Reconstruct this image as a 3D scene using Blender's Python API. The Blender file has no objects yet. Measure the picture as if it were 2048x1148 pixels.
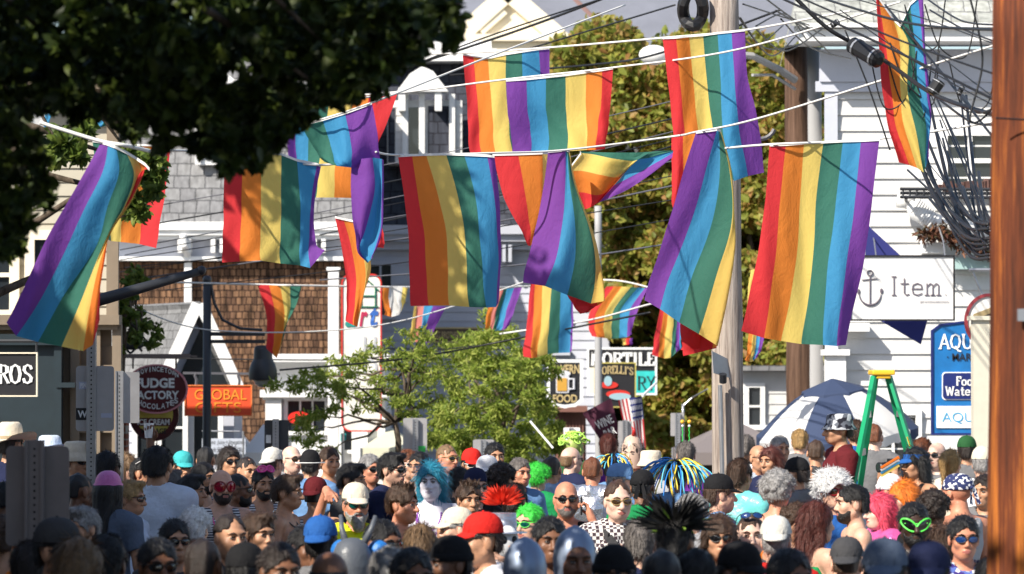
import bpy, math, random
import numpy as np
from mathutils import Vector, Matrix
rnd = random.Random(7)
NR = np.random.RandomState(11)
PI = math.pi
# ------------------------------------------------------------------ camera, sky, sun
SC = bpy.context.scene
COL = SC.collection
FP = 7500.0                       # focal length in photo pixels (photo 2048 wide)
CZ = 2.4
PITCH = math.atan((745-574)/FP)
cam = bpy.data.cameras.new("camera")
camo = bpy.data.objects.new("camera", cam); COL.objects.link(camo)
cam.sensor_width = 36; cam.lens = FP/2048*36
cam.clip_end = 3000; cam.clip_start = 0.1
camo.location = (0, 0, CZ); camo.rotation_euler = (PI/2+PITCH, 0, 0)
cam.dof.use_dof = True; cam.dof.focus_distance = 27.5; cam.dof.aperture_fstop = 5.2
SC.camera = camo
SUN_DIR = Vector((-0.56, -0.60, 0.66)).normalized()     # towards the sun
world = bpy.data.worlds.new("World"); SC.world = world
world.use_nodes = True
wn = world.node_tree; bgn = wn.nodes.get("Background") or wn.nodes.new("ShaderNodeBackground")
sky = wn.nodes.new("ShaderNodeTexSky"); sky.sky_type = 'NISHITA'; sky.sun_disc = False
sky.sun_elevation = math.asin(SUN_DIR.z); sky.sun_rotation = math.atan2(SUN_DIR.x, SUN_DIR.y)
wn.links.new(sky.outputs[0], bgn.inputs[0]); bgn.inputs[1].default_value = 0.10
wo = wn.nodes.get("World Output") or wn.nodes.new("ShaderNodeOutputWorld"); wn.links.new(bgn.outputs[0], wo.inputs[0])
sl = bpy.data.lights.new("sun", 'SUN'); sl.energy = 4.8; sl.angle = math.radians(0.5); sl.color = (1, .93, .81)
slo = bpy.data.objects.new("sun", sl); COL.objects.link(slo)
slo.rotation_euler = SUN_DIR.to_track_quat('Z', 'Y').to_euler(); slo.location = (-20, -20, 30)
SC.view_settings.view_transform = 'Standard'; SC.view_settings.look = 'None'
SC.view_settings.gamma = 1; SC.view_settings.exposure = 0.65
SC.view_settings.use_curve_mapping = False
SC.cycles.max_bounces = 6; SC.cycles.transparent_max_bounces = 8
SC.cycles.use_denoising = True

# ------------------------------------------------------------------ helpers
def W(px, py, D):
    """world point that stands D metres down the street where the photo shows pixel px, py"""
    u = (px-1024)/FP; v = (574-py)/FP
    dy = math.cos(PITCH)-v*math.sin(PITCH); dz = math.sin(PITCH)+v*math.cos(PITCH)
    t = D/dy
    return Vector((u*t, D, CZ+dz*t))
def X(px, D): return W(px, 745, D).x
def Z(py, D): return W(1024, py, D).z

MATS = {}
def mat(name, col, rough=.6, metal=0., bump=0., bscale=30., var=0., vscale=5., spec=.5, trans=0., sub=0., alpha=1., coat=0.):
    if name in MATS: return MATS[name]
    m = bpy.data.materials.new(name); m.use_nodes = True; MATS[name] = m
    nt = m.node_tree; b = nt.nodes["Principled BSDF"]
    if len(col) == 3: col = (*col, 1)
    b.inputs["Base Color"].default_value = col
    b.inputs["Roughness"].default_value = rough; b.inputs["Metallic"].default_value = metal
    b.inputs["Specular IOR Level"].default_value = spec
    if coat: b.inputs["Coat Weight"].default_value = coat
    tc = None
    if bump or var:
        tc = nt.nodes.new("ShaderNodeTexCoord")
    if var:
        n = nt.nodes.new("ShaderNodeTexNoise"); n.inputs["Scale"].default_value = vscale; n.inputs["Detail"].default_value = 6
        n.inputs["Roughness"].default_value = .65
        nt.links.new(tc.outputs["Object"], n.inputs["Vector"])
        r = nt.nodes.new("ShaderNodeValToRGB")
        r.color_ramp.elements[0].position = .3; r.color_ramp.elements[1].position = .7
        r.color_ramp.elements[0].color = (*[c*(1-var) for c in col[:3]], 1)
        r.color_ramp.elements[1].color = (*[min(1, c*(1+var*.7)) for c in col[:3]], 1)
        nt.links.new(n.outputs["Fac"], r.inputs[0]); nt.links.new(r.outputs[0], b.inputs["Base Color"])
    if bump:
        n = nt.nodes.new("ShaderNodeTexNoise"); n.inputs["Scale"].default_value = bscale; n.inputs["Detail"].default_value = 4
        nt.links.new(tc.outputs["Object"], n.inputs["Vector"])
        bp = nt.nodes.new("ShaderNodeBump"); bp.inputs["Strength"].default_value = bump; bp.inputs["Distance"].default_value = .02
        nt.links.new(n.outputs["Fac"], bp.inputs["Height"]); nt.links.new(bp.outputs[0], b.inputs["Normal"])
    if trans:
        t = nt.nodes.new("ShaderNodeBsdfTranslucent"); t.inputs[0].default_value = col
        mx = nt.nodes.new("ShaderNodeMixShader"); mx.inputs[0].default_value = trans
        out = nt.nodes["Material Output"]
        nt.links.new(b.outputs[0], mx.inputs[1]); nt.links.new(t.outputs[0], mx.inputs[2]); nt.links.new(mx.outputs[0], out.inputs[0])
    return m
def node(m, typ, **kw):
    n = m.node_tree.nodes.new(typ)
    for k, v in kw.items(): setattr(n, k, v)
    return n

def npmesh(name, V, Fc, mats=(), smooth=False, midx=None, uv=None):
    """Fc: (n,k) int array (all same k) or list of such arrays"""
    me = bpy.data.meshes.new(name)
    V = np.asarray(V, dtype=np.float32).reshape(-1, 3)
    if isinstance(Fc, np.ndarray): Fc = [Fc]
    Fc = [np.asarray(f, dtype=np.int32) for f in Fc if len(f)]
    nf = sum(len(f) for f in Fc)
    loops = np.concatenate([f.reshape(-1) for f in Fc]) if nf else np.zeros(0, np.int32)
    tot = np.concatenate([np.full(len(f), f.shape[1], np.int32) for f in Fc]) if nf else np.zeros(0, np.int32)
    me.vertices.add(len(V)); me.vertices.foreach_set("co", V.reshape(-1))
    me.loops.add(len(loops)); me.loops.foreach_set("vertex_index", loops)
    me.polygons.add(nf)
    st = np.concatenate([[0], np.cumsum(tot)[:-1]]).astype(np.int32) if nf else tot
    me.polygons.foreach_set("loop_start", st); me.polygons.foreach_set("loop_total", tot)
    if midx is not None: me.polygons.foreach_set("material_index", np.asarray(midx, dtype=np.int32))
    if uv is not None:
        l = me.uv_layers.new(name="UVMap"); l.data.foreach_set("uv", np.asarray(uv, np.float32)[loops].reshape(-1))
    me.update(calc_edges=True)
    if smooth: me.polygons.foreach_set("use_smooth", np.ones(nf, dtype=bool))
    for m in mats: me.materials.append(m)
    return me
def link(name, me, parent=None, loc=None, rot=None, world=True):
    o = bpy.data.objects.new(name, me); COL.objects.link(o)
    if parent is not None:
        o.parent = parent
        if world: o.matrix_parent_inverse = Matrix.Translation(-root_loc(parent))
    if loc is not None: o.location = loc
    if rot is not None: o.rotation_euler = rot
    return o
def root_loc(p):
    return Vector(p.location) if p.parent is None else Vector((0, 0, 0))
def tag(o, label=None, cat=None, group=None, kind=None):
    if label: o["label"] = label
    if cat: o["category"] = cat
    if group: o["group"] = group
    if kind: o["kind"] = kind
    return o
def thing(name, label, cat, loc=(0, 0, 0), group=None):
    o = bpy.data.objects.new(name, None); COL.objects.link(o); o.location = loc
    o.empty_display_size = .1
    return tag(o, label, cat, group)

class MB:
    def __init__(s): s.v = []; s.f = []; s.m = []
    def add(s, vs, fs, mi=0):
        b = len(s.v); s.v += [tuple(v) for v in vs]; s.f += [tuple(i+b for i in f) for f in fs]; s.m += [mi]*len(fs); return s
    def box(s, c, size, rz=0, mi=0, rot=None):
        c = Vector(c); sx, sy, sz = [x/2 for x in size]
        R = rot if rot is not None else Matrix.Rotation(rz, 3, 'Z')
        vs = [c+R@Vector((x*sx, y*sy, z*sz)) for x in (-1, 1) for y in (-1, 1) for z in (-1, 1)]
        return s.add(vs, [(0, 1, 3, 2), (4, 6, 7, 5), (0, 4, 5, 1), (2, 3, 7, 6), (0, 2, 6, 4), (1, 5, 7, 3)], mi)
    def bar(s, a, b, w, h, mi=0):
        a = Vector(a); b = Vector(b); d = b-a; q = d.to_track_quat('Z', 'Y').to_matrix()
        return s.box((a+b)/2, (w, h, d.length), mi=mi, rot=q)
    def tube(s, pts, r, n=8, mi=0, cap=True):
        pts = [Vector(p) for p in pts]; N = len(pts)
        rs = list(r) if hasattr(r, '__len__') else [r]*N
        vs = []; up = None
        for i, p in enumerate(pts):
            d = (pts[min(i+1, N-1)]-pts[max(i-1, 0)]).normalized()
            if up is None:
                up = Vector((0, 0, 1)) if abs(d.z) < .9 else Vector((1, 0, 0))
            a = d.cross(up).normalized(); b2 = a.cross(d).normalized(); up = b2
            for k in range(n):
                t = 2*PI*k/n; vs.append(p+(a*math.cos(t)+b2*math.sin(t))*rs[i])
        fs = [(i*n+k, i*n+(k+1) % n, (i+1)*n+(k+1) % n, (i+1)*n+k) for i in range(N-1) for k in range(n)]
        if cap: fs += [tuple(range(n))[::-1], tuple((N-1)*n+k for k in range(n))]
        return s.add(vs, fs, mi)
    def lathe(s, prof, c=(0, 0, 0), n=20, sx=1, sy=1, mi=0, cap=False):
        c = Vector(c); vs = []; N = len(prof)
        for r, z in prof:
            for k in range(n):
                t = 2*PI*k/n; vs.append(c+Vector((r*math.cos(t)*sx, r*math.sin(t)*sy, z)))
        fs = [(i*n+k, i*n+(k+1) % n, (i+1)*n+(k+1) % n, (i+1)*n+k) for i in range(N-1) for k in range(n)]
        if cap: fs += [tuple(range(n))[::-1], tuple((N-1)*n+k for k in range(n))]
        return s.add(vs, fs, mi)
    def ball(s, c, r, n=12, mi=0):
        rr = r if hasattr(r, '__len__') else (r, r, r); m = n//2
        prof = [(math.sin(PI*i/m)+1e-5, -math.cos(PI*i/m)) for i in range(m+1)]
        b = len(s.v); s.lathe(prof, (0, 0, 0), n, mi=mi)
        for i in range(b, len(s.v)):
            v = s.v[i]; s.v[i] = (c[0]+v[0]*rr[0], c[1]+v[1]*rr[1], c[2]+v[2]*rr[2])
        return s
    def prism(s, poly, y0, y1, mi=0):
        """poly in (x,z), extruded from y0 to y1"""
        n = len(poly); vs = [(x, y0, z) for x, z in poly]+[(x, y1, z) for x, z in poly]
        return s.add(vs, [tuple(range(n)), tuple(range(n, 2*n))[::-1]]+[(i, i+n, (i+1) % n+n, (i+1) % n) for i in range(n)], mi)
    def build(s, name, mats, parent=None, smooth=False, world=True, bevel=0):
        if not isinstance(mats, (list, tuple)): mats = [mats]
        me = bpy.data.meshes.new(name); me.from_pydata(s.v, [], s.f)
        me.polygons.foreach_set("material_index", s.m); me.update()
        for m in mats: me.materials.append(m)
        if smooth: me.polygons.foreach_set("use_smooth", [True]*len(me.polygons))
        o = link(name, me, parent, world=world)
        if bevel:
            bm = o.modifiers.new("bevel", 'BEVEL'); bm.width = bevel; bm.segments = 2; bm.limit_method = 'ANGLE'
        return o

def text(s, cx, cy, D, wpx, hpx, m, parent, name="lettering", off=.0, shear=0, thick=.004, rotz=0, label=None, mirror=False):
    """lettering centred at pixel cx, cy, fitted to wpx x hpx pixels, at depth D, facing the camera side"""
    cu = bpy.data.curves.new("txt", 'FONT'); cu.body = s; cu.size = 1; cu.offset = off; cu.shear = shear; cu.resolution_u = 4
    o = bpy.data.objects.new("txt", cu); COL.objects.link(o)
    dg = bpy.context.evaluated_depsgraph_get()
    me = bpy.data.meshes.new_from_object(o.evaluated_get(dg))
    bpy.data.objects.remove(o); bpy.data.curves.remove(cu)
    n = len(me.vertices); co = np.zeros(n*3, np.float32); me.vertices.foreach_get("co", co); co = co.reshape(-1, 3)
    lo = co.min(0); hi = co.max(0)
    w = wpx*D/FP; h = hpx*D/FP
    co[:, 0] = (co[:, 0]-(lo[0]+hi[0])/2)*w/(hi[0]-lo[0]); co[:, 1] = (co[:, 1]-(lo[1]+hi[1])/2)*h/(hi[1]-lo[1])
    c = W(cx, cy, D)
    out = np.stack([c.x+co[:, 0]*math.cos(rotz), c.y+co[:, 0]*math.sin(rotz), c.z+co[:, 1]], 1)
    me.vertices.foreach_set("co", out.reshape(-1).astype(np.float32)); me.materials.clear(); me.materials.append(m); me.update()
    me.name = name
    return link(name, me, parent)

# serif stroke lettering -------------------------------------------------------
SER = {  # polylines in a 0..1 x 0..1 box; s = serif ends
 'R': ([[(.15, 0), (.15, 1)], [(.15, .97), (.55, .97), (.75, .88), (.75, .62), (.55, .52), (.15, .52)], [(.42, .52), (.85, .02)]], [(.15, 0), (.15, 1), (.85, .02)], .85),
 'O': ([[(.5, 1), (.2, .88), (.08, .5), (.2, .12), (.5, 0), (.8, .12), (.92, .5), (.8, .88), (.5, 1)]], [], 1.),
 'Q': ([[(.5, 1), (.2, .88), (.08, .5), (.2, .12), (.5, 0), (.8, .12), (.92, .5), (.8, .88), (.5, 1)], [(.5, .15), (.75, -.15), (1., -.2)]], [], 1.),
 'S': ([[(.78, .8), (.7, .93), (.45, 1), (.2, .9), (.15, .72), (.3, .57), (.6, .45), (.78, .3), (.72, .1), (.45, 0), (.2, .06), (.12, .22)]], [], .8),
 'A': ([[(.05, 0), (.45, 1), (.85, 0)], [(.2, .33), (.7, .33)]], [(.05, 0), (.85, 0)], .85),
 'U': ([[(.12, 1), (.12, .3), (.25, .06), (.48, 0), (.7, .06), (.8, .3), (.8, 1)]], [(.12, 1), (.8, 1)], .9),
 'M': ([[(.1, 0), (.15, 1), (.5, .1), (.85, 1), (.9, 0)]], [(.1, 0), (.9, 0), (.15, 1), (.85, 1)], 1.),
 'L': ([[(.2, 1), (.2, 0), (.75, 0), (.78, .22)]], [(.2, 1), (.2, 0)], .75),
 'E': ([[(.7, .8), (.7, 1), (.2, 1), (.2, 0), (.72, 0), (.75, .22)], [(.2, .52), (.55, .52)]], [], .78),
 'I': ([[(.3, 0), (.3, 1)]], [(.3, 0), (.3, 1)], .5),
 'T': ([[(.08, .78), (.08, 1), (.85, 1), (.85, .78)], [(.46, 1), (.46, 0)]], [(.46, 0)], .85),
 'Y': ([[(.08, 1), (.45, .5), (.82, 1)], [(.45, .5), (.45, 0)]], [(.08, 1), (.82, 1), (.45, 0)], .82),
 'F': ([[(.72, .8), (.72, 1), (.2, 1), (.2, 0)], [(.2, .52), (.55, .52)]], [(.2, 0)], .75),
 'W': ([[(.02, 1), (.28, 0), (.55, .9), (.82, 0), (1.08, 1)]], [(.02, 1), (1.08, 1)], 1.12),
 'o': ([[(.38, .64), (.14, .55), (.08, .32), (.14, .08), (.38, 0), (.62, .08), (.68, .32), (.62, .55), (.38, .64)]], [], .76),
 'd': ([[(.62, 1), (.62, 0)], [(.62, .55), (.38, .64), (.14, .55), (.08, .32), (.14, .08), (.38, 0), (.62, .1)]], [(.62, 0)], .78),
 'a': ([[(.12, .55), (.35, .64), (.58, .52), (.58, 0)], [(.58, .38), (.25, .32), (.1, .18), (.2, .02), (.4, .02), (.58, .14)]], [(.58, 0)], .72),
 't': ([[(.3, .9), (.3, .12), (.42, 0), (.58, .05)], [(.08, .62), (.56, .62)]], [], .58),
 'e': ([[(.1, .34), (.66, .34), (.62, .55), (.38, .64), (.14, .55), (.08, .32), (.14, .08), (.4, 0), (.66, .1)]], [], .74),
 'r': ([[(.18, .62), (.18, 0)], [(.18, .42), (.35, .62), (.55, .58)]], [(.18, 0)], .55),
 'f': ([[(.6, .9), (.5, 1), (.34, .96), (.28, .8), (.28, 0)], [(.08, .62), (.52, .62)]], [(.28, 0)], .5),
 'm': ([[(.1, .62), (.1, 0)], [(.1, .45), (.3, .63), (.45, .55), (.45, 0)], [(.45, .45), (.65, .63), (.8, .55), (.8, 0)]], [(.1, 0), (.45, 0), (.8, 0)], .95),
 "'": ([[(.15, 1), (.12, .75)]], [], .3), '.': ([[(.15, .02), (.17, .02)]], [], .35), ' ': ([], [], .5)}
def serif(s, cx, cy, D, wpx, hpx, m, parent, thick=.12, thin=None, name="lettering", ser=.2, arch=0):
    mb = MB(); adv = 0; segs = []
    for ch in s:
        pl, se, w = SER[ch]
        for p in pl: segs.append([(adv+x, z) for x, z in p])
        for x, z in se: segs.append([(adv+x-ser/2-.02, z), (adv+x+ser/2+.02, z), 'T'])
        adv += w+.12
    adv -= .12; w = wpx*D/FP; h = hpx*D/FP; c = W(cx, cy, D); thin = thin or thick*.55
    k = 0
    for p in segs:
        th = thick
        if p[-1] == 'T': p = p[:-1]; th = thin*.8
        for (x0, z0), (x1, z1) in zip(p, p[1:]):
            vx = abs(z1-z0)/(abs(x1-x0)+abs(z1-z0)+1e-6); t = (thin+(th-thin)*vx)*h
            P = []
            for (x, z) in ((x0, z0), (x1, z1)):
                xx = (x/adv-.5)*w; zz = (z-.5)*h+arch*h*(1-(2*xx/w)**2); P.append((c.x+xx, zz+c.z))
            dx = P[1][0]-P[0][0]; dz = P[1][1]-P[0][1]; L = math.hypot(dx, dz)+1e-9
            nx, nz = -dz/L*t/2, dx/L*t/2; ex, ez = dx/L*t*.25, dz/L*t*.25
            y = c.y-.0004*(k % 5); k += 1
            mb.add([(P[0][0]-ex+nx, y, P[0][1]-ez+nz), (P[0][0]-ex-nx, y, P[0][1]-ez-nz), (P[1][0]+ex-nx, y, P[1][1]+ez-nz), (P[1][0]+ex+nx, y, P[1][1]+ez+nz)], [(0, 1, 2, 3)])
    return mb.build(name, m, parent)
def pbox(mb, x0, y0, x1, y1, D, depth=.05, mi=0):
    a = W(x0, y0, D); b = W(x1, y1, D)
    return mb.box(((a.x+b.x)/2, D+depth/2, (a.z+b.z)/2), (abs(b.x-a.x), depth, abs(a.z-b.z)), mi=mi)
def fbar(mb, a, b, w, depth, mi=0):
    """a strip in the plane that faces the street, w wide and depth deep"""
    d = (b-a).normalized(); n = Vector((-d.z, 0, d.x))*w/2; y = Vector((0, depth/2, 0)); a = a-d*w/2; b = b+d*w/2
    vs = [a-n-y, a+n-y, b+n-y, b-n-y, a-n+y, a+n+y, b+n+y, b-n+y]
    return mb.add(vs, [(0, 1, 2, 3), (7, 6, 5, 4), (0, 4, 5, 1), (1, 5, 6, 2), (2, 6, 7, 3), (3, 7, 4, 0)], mi)
def ppoly(mb, pts, D, depth=.03, mi=0):
    P = [W(x, y, D) for x, y in pts]
    return mb.prism([(p.x, p.z) for p in P], D, D+depth, mi)
# ------------------------------------------------------------------ people: distance fields and surface nets
class Vol:
    def __init__(s, xs, ys, zs):
        s.ax = [np.asarray(a, np.float32) for a in (xs, ys, zs)]
        s.f = np.full([len(a) for a in s.ax], .3, np.float32)
    def sub(s, lo, hi):
        sl = tuple(slice(max(0, np.searchsorted(a, l)-1), min(len(a), np.searchsorted(a, h)+1)) for a, l, h in zip(s.ax, lo, hi))
        g = np.meshgrid(*[a[q] for a, q in zip(s.ax, sl)], indexing='ij', sparse=True)
        return sl, g
    def smin(s, sl, d, k):
        f = s.f[sl]
        if k <= 0: s.f[sl] = np.minimum(f, d); return
        h = np.clip(.5+.5*(f-d)/k, 0, 1); s.f[sl] = f*(1-h)+d*h-k*h*(1-h)
    def smax(s, sl, d, k=.004):
        f = s.f[sl]; h = np.clip(.5-.5*(f-d)/k, 0, 1); s.f[sl] = f*(1-h)+d*h+k*h*(1-h)
    def put(s, p, infl=0., kk=None, carve=False):
        typ = p[0]; m = .05
        if typ == 'cap':
            _, a, b, ra, rb, k = p[:6]; ra += infl; rb += infl; R = max(ra, rb)+m+k
            a = np.array(a, float); b = np.array(b, float)
            sl, g = s.sub(np.minimum(a, b)-R, np.maximum(a, b)+R)
            d = b-a; L = (d*d).sum()+1e-9
            t = np.clip(((g[0]-a[0])*d[0]+(g[1]-a[1])*d[1]+(g[2]-a[2])*d[2])/L, 0, 1)
            D = np.sqrt((g[0]-a[0]-t*d[0])**2+(g[1]-a[1]-t*d[1])**2+(g[2]-a[2]-t*d[2])**2)-(ra+t*(rb-ra))
        else:
            _, c, r, k = p[:4]; yaw = p[4] if len(p) > 4 else 0; pit = p[5] if len(p) > 5 else 0
            r = [x+infl for x in r]; R = max(r)+m+k; c = np.array(c, float)
            sl, g = s.sub(c-R, c+R)
            x = g[0]-c[0]; y = g[1]-c[1]; z = g[2]-c[2]
            if yaw: cs, sn = math.cos(yaw), math.sin(yaw); x, y = x*cs+y*sn, -x*sn+y*cs
            if pit: cs, sn = math.cos(pit), math.sin(pit); y, z = y*cs+z*sn, -y*sn+z*cs
            k0 = np.sqrt((x/r[0])**2+(y/r[1])**2+(z/r[2])**2)
            k1 = np.sqrt((x/r[0]**2)**2+(y/r[1]**2)**2+(z/r[2]**2)**2)+1e-6
            D = k0*(k0-1)/k1
        kq = k if kk is None else kk
        if carve: s.smax(sl, -D, kq)
        else: s.smin(sl, D, kq)
    def grid(s): return np.meshgrid(*s.ax, indexing='ij', sparse=True)
    def net(s):
        f = s.f; xs, ys, zs = s.ax; sg = f < 0
        nx, ny, nz = [n-1 for n in f.shape]
        c = np.zeros((nx, ny, nz), np.int8)
        for i in (0, 1):
            for j in (0, 1):
                for k in (0, 1): c += sg[i:i+nx, j:j+ny, k:k+nz]
        I, J, K = np.nonzero((c > 0) & (c < 8)); n = len(I)
        idx = np.full((nx, ny, nz), -1, np.int32); idx[I, J, K] = np.arange(n)
        acc = np.zeros((n, 3)); cnt = np.zeros(n)
        co = [(i, j, k) for i in (0, 1) for j in (0, 1) for k in (0, 1)]
        for a in co:
            for ax in range(3):
                if a[ax]: continue
                b = list(a); b[ax] = 1
                fa = f[I+a[0], J+a[1], K+a[2]]; fb = f[I+b[0], J+b[1], K+b[2]]
                mk = (fa < 0) != (fb < 0); t = np.where(mk, fa/(fa-fb+1e-12), 0)
                P = np.stack([xs[I+a[0]], ys[J+a[1]], zs[K+a[2]]], 1).astype(float); Q = np.stack([xs[I+b[0]], ys[J+b[1]], zs[K+b[2]]], 1)
                acc += np.where(mk[:, None], P+(Q-P)*t[:, None], 0); cnt += mk
        V = acc/np.maximum(cnt, 1)[:, None]
        out = []
        for ax in range(3):
            o1, o2 = [q for q in range(3) if q != ax]
            A = np.take(sg, range(0, f.shape[ax]-1), ax); B = np.take(sg, range(1, f.shape[ax]), ax)
            I2 = np.array(np.nonzero(A != B)).T
            ok = (I2[:, o1] > 0) & (I2[:, o2] > 0) & (I2[:, o1] < f.shape[o1]-1) & (I2[:, o2] < f.shape[o2]-1)
            I2 = I2[ok]; ins = A[tuple(I2.T)]
            def cell(d1, d2):
                q = I2.copy(); q[:, o1] -= d1; q[:, o2] -= d2; return idx[tuple(q.T)]
            q = np.stack([cell(1, 1), cell(0, 1), cell(0, 0), cell(1, 0)], 1)
            fl = ins if ax != 1 else ~ins
            q[~fl] = q[~fl][:, ::-1]
            out.append(q)
        return V, np.concatenate(out)

def axis(lo, hi, step, fine=()):
    """coordinates with step, refined to s in each (a, b, s)"""
    out = [lo]; x = lo
    while x < hi:
        st = step
        for a, b, q in fine:
            if a-step < x < b: st = min(st, q)
        x += st; out.append(x)
    return out

HC = Vector((0, -.018, 1.615))     # centre of the head
def rz(v, a, c=(0, 0)):
    x = v[0]-c[0]; y = v[1]-c[1]
    return (c[0]+x*math.cos(a)-y*math.sin(a), c[1]+x*math.sin(a)+y*math.cos(a), v[2])
def head_prims(yaw=0, vr=0):
    P = []; jw = (1, 1.12, .9, 1.04)[vr]; jl = (0, -.004, .004, .008)[vr]
    def e(c, r, k, pit=0): P.append(('ell', rz((HC.x+c[0], HC.y+c[1], HC.z+c[2]), yaw, (HC.x, HC.y)), r, k, yaw, pit))
    def cp(a, b, ra, rb, k):
        A = rz((HC.x+a[0], HC.y+a[1], HC.z+a[2]), yaw, (HC.x, HC.y)); B = rz((HC.x+b[0], HC.y+b[1], HC.z+b[2]), yaw, (HC.x, HC.y)); P.append(('cap', A, B, ra, rb, k))
    e((0, .012, .035), (.076, .095, .088), .01)
    e((0, -.03, -.03+jl*.5), (.062*jw, .066, .085), .03)
    e((0, -.058-.003*(vr == 1), -.082+jl), (.03*jw, .03, .026), .03)
    for s in (-1, 1):
        cp((s*.052*jw, -.0, -.05), (s*.02*jw, -.05, -.088+jl), .02, .016, .025)
        e((s*.042, -.062, -.018), (.024, .022, .022), .02)
    e((0, -.078, .034), (.055, .02, .012), .018)
    e((0, -.084, -.062), (.026, .014, .016), .012)
    return P, [('ell', rz((HC.x+s*.032, HC.y-.098, HC.z+.009), yaw, (HC.x, HC.y)), (.021, .02, .013), .012, yaw) for s in (-1, 1)], \
        (lambda cp2: cp2)(None), yaw
def add_head(V, yaw=0, infl=0., full=True, vr=0):
    P, sock, _, _ = head_prims(yaw, vr); nl = (0, .006, -.003, .003)[vr]; nw = (1, 1.15, .85, 1.3)[vr]
    for p in P: V.put(p, infl)
    if not full: return
    for p in sock: V.put(p, carve=True)
    def q(c): return rz((HC.x+c[0], HC.y+c[1], HC.z+c[2]), yaw, (HC.x, HC.y))
    V.put(('cap', q((0, -.088, .018)), q((0, -.108-nl, -.026-nl*.4)), .008*nw, .013*nw, .01))
    for s in (-1, 1):
        V.put(('ell', q((s*.013*nw, -.098, -.031)), (.009, .01, .008), .006, yaw))
        V.put(('ell', q((s*.032, -.078, .009)), (.014, .012, .011), .004, yaw))
        V.put(('ell', q((s*.079, .012, -.002)), (.009, .021, .032), .008, yaw))
    V.put(('ell', q((0, -.094, -.056)), (.022, .009, .006), .004, yaw))
    V.put(('ell', q((0, -.093, -.067)), (.019, .009, .007), .004, yaw))
    V.put(('ell', q((0, -.106, -.0615)), (.022, .008, .0018), .003, yaw), carve=True)

# arm poses: (elbow, wrist, hand direction, palm normal) for the arm at +x; mirrored for -x
ARMS = {
 'down': ((.235, .01, 1.14), (.245, -.05, .89), (.0, -.25, -1), (-1, 0, 0)),
 'cross': ((.25, -.05, 1.15), (.05, -.24, 1.17), (-1, -.1, .1), (0, 1, 0)),
 'front': ((.23, -.03, 1.15), (.12, -.27, 1.24), (-.3, -.5, .7), (-1, 0, 0)),
 'face': ((.27, -.16, 1.3), (.10, -.27, 1.52), (-.25, .0, 1), (-1, 0, 0)),
 'phone': ((.30, -.12, 1.22), (.16, -.10, 1.5), (-.3, .25, 1), (-1, 0, 0)),
 'point': ((.30, -.12, 1.46), (.245, -.27, 1.73), (-.05, -.75, -.3), (0, .4, -.8)),
 'up': ((.30, -.10, 1.52), (.26, -.14, 1.80), (-.05, -.1, 1), (0, 1, 0)),
}
FING = {'relax': .35, 'grip': 1.0, 'point': 1.25, 'open': .1}
def hand(V, w, d, n, side, style, yaw=0):
    w = Vector(w); d = Vector(d).normalized(); n = Vector(n); n = (n-d*n.dot(d)).normalized(); t = n.cross(d).normalized()*side
    V.put(('cap', w, w+d*.035, .024, .026, .015)); 
    for i, o in enumerate((-.024, -.008, .008, .024)):
        V.put(('cap', w+d*.02+t*o*.7, w+d*.085+t*o, .013, .011, .008))
    cu = FING[style]; L = (.036, .04, .037, .028)
    for i, o in enumerate((.026, .009, -.009, -.026)):
        c = cu*(1+.06*i)
        if style == 'point' and i == 0: c = .08
        p = w+d*.088+t*o; a = 0
        for j in range(3):
            a += c*(.7 if j == 0 else .95); dd = d*math.cos(a)+n*math.sin(a)+t*(o*2.)*(1 if j == 0 else 0); dd.normalize()
            q = p+dd*L[i]*(1, .72, .55)[j]; r = .0098-.0011*j
            V.put(('cap', p, q, r, r-.0008, .003)); p = q
    b = w+d*.03+t*.022; m = b+(d*.5+t*.75+n*.35).normalized()*.042; e = m+(d*.85+t*.15+n*(.3+cu*.4)).normalized()*.032
    V.put(('cap', b, m, .014, .011, .008)); V.put(('cap', m, e, .011, .009, .003))
def body_prims(la, ra):
    T = [('ell', (0, .005, 1.295), (.155, .098, .16), .03), ('ell', (0, .0, 1.10), (.135, .092, .15), .06),
         ('ell', (0, .01, .95), (.158, .108, .115), .06), ('cap', (-.125, .012, 1.405), (.125, .012, 1.405), .056, .056, .05),
         ('ell', (-.072, -.065, 1.315), (.072, .04, .058), .03), ('ell', (.072, -.065, 1.315), (.072, .04, .058), .03)]
    N = [('cap', (0, .02, 1.40), (0, .0, 1.545), .062, .052, .035), ('cap', (.0, .02, 1.47), (.12, .018, 1.425), .034, .04, .03), ('cap', (0, .02, 1.47), (-.12, .018, 1.425), .034, .04, .03)]
    A = {}
    for s, k in ((1, la), (-1, ra)):
        e, w, d, n = ARMS[k]; m = lambda v: (v[0]*s, v[1], v[2]); sh = (s*.178, .012, 1.405)
        A[s] = ([('ell', sh, (.058, .056, .06), .04), ('cap', sh, m(e), .050, .040, .03)], [('cap', m(e), m(w), .040, .026, .02)], m(w), m(d), m(n), sh, m(e), k)
    Lg = []
    for s in (-1, 1):
        Lg += [('cap', (s*.088, .01, .9), (s*.1, 0, .52), .088, .058, .04), ('cap', (s*.1, 0, .5), (s*.1, .02, .1), .055, .037, .03), ('ell', (s*.1, .028, .36), (.05, .055, .11), .03),
               ('ell', (s*.105, -.05, .045), (.042, .115, .04), .03)]
    return T, N, A, Lg
_bodies = {}
STY = {'down': 'relax', 'cross': 'relax', 'front': 'grip', 'face': 'grip', 'phone': 'grip', 'point': 'point', 'up': 'grip'}
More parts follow.
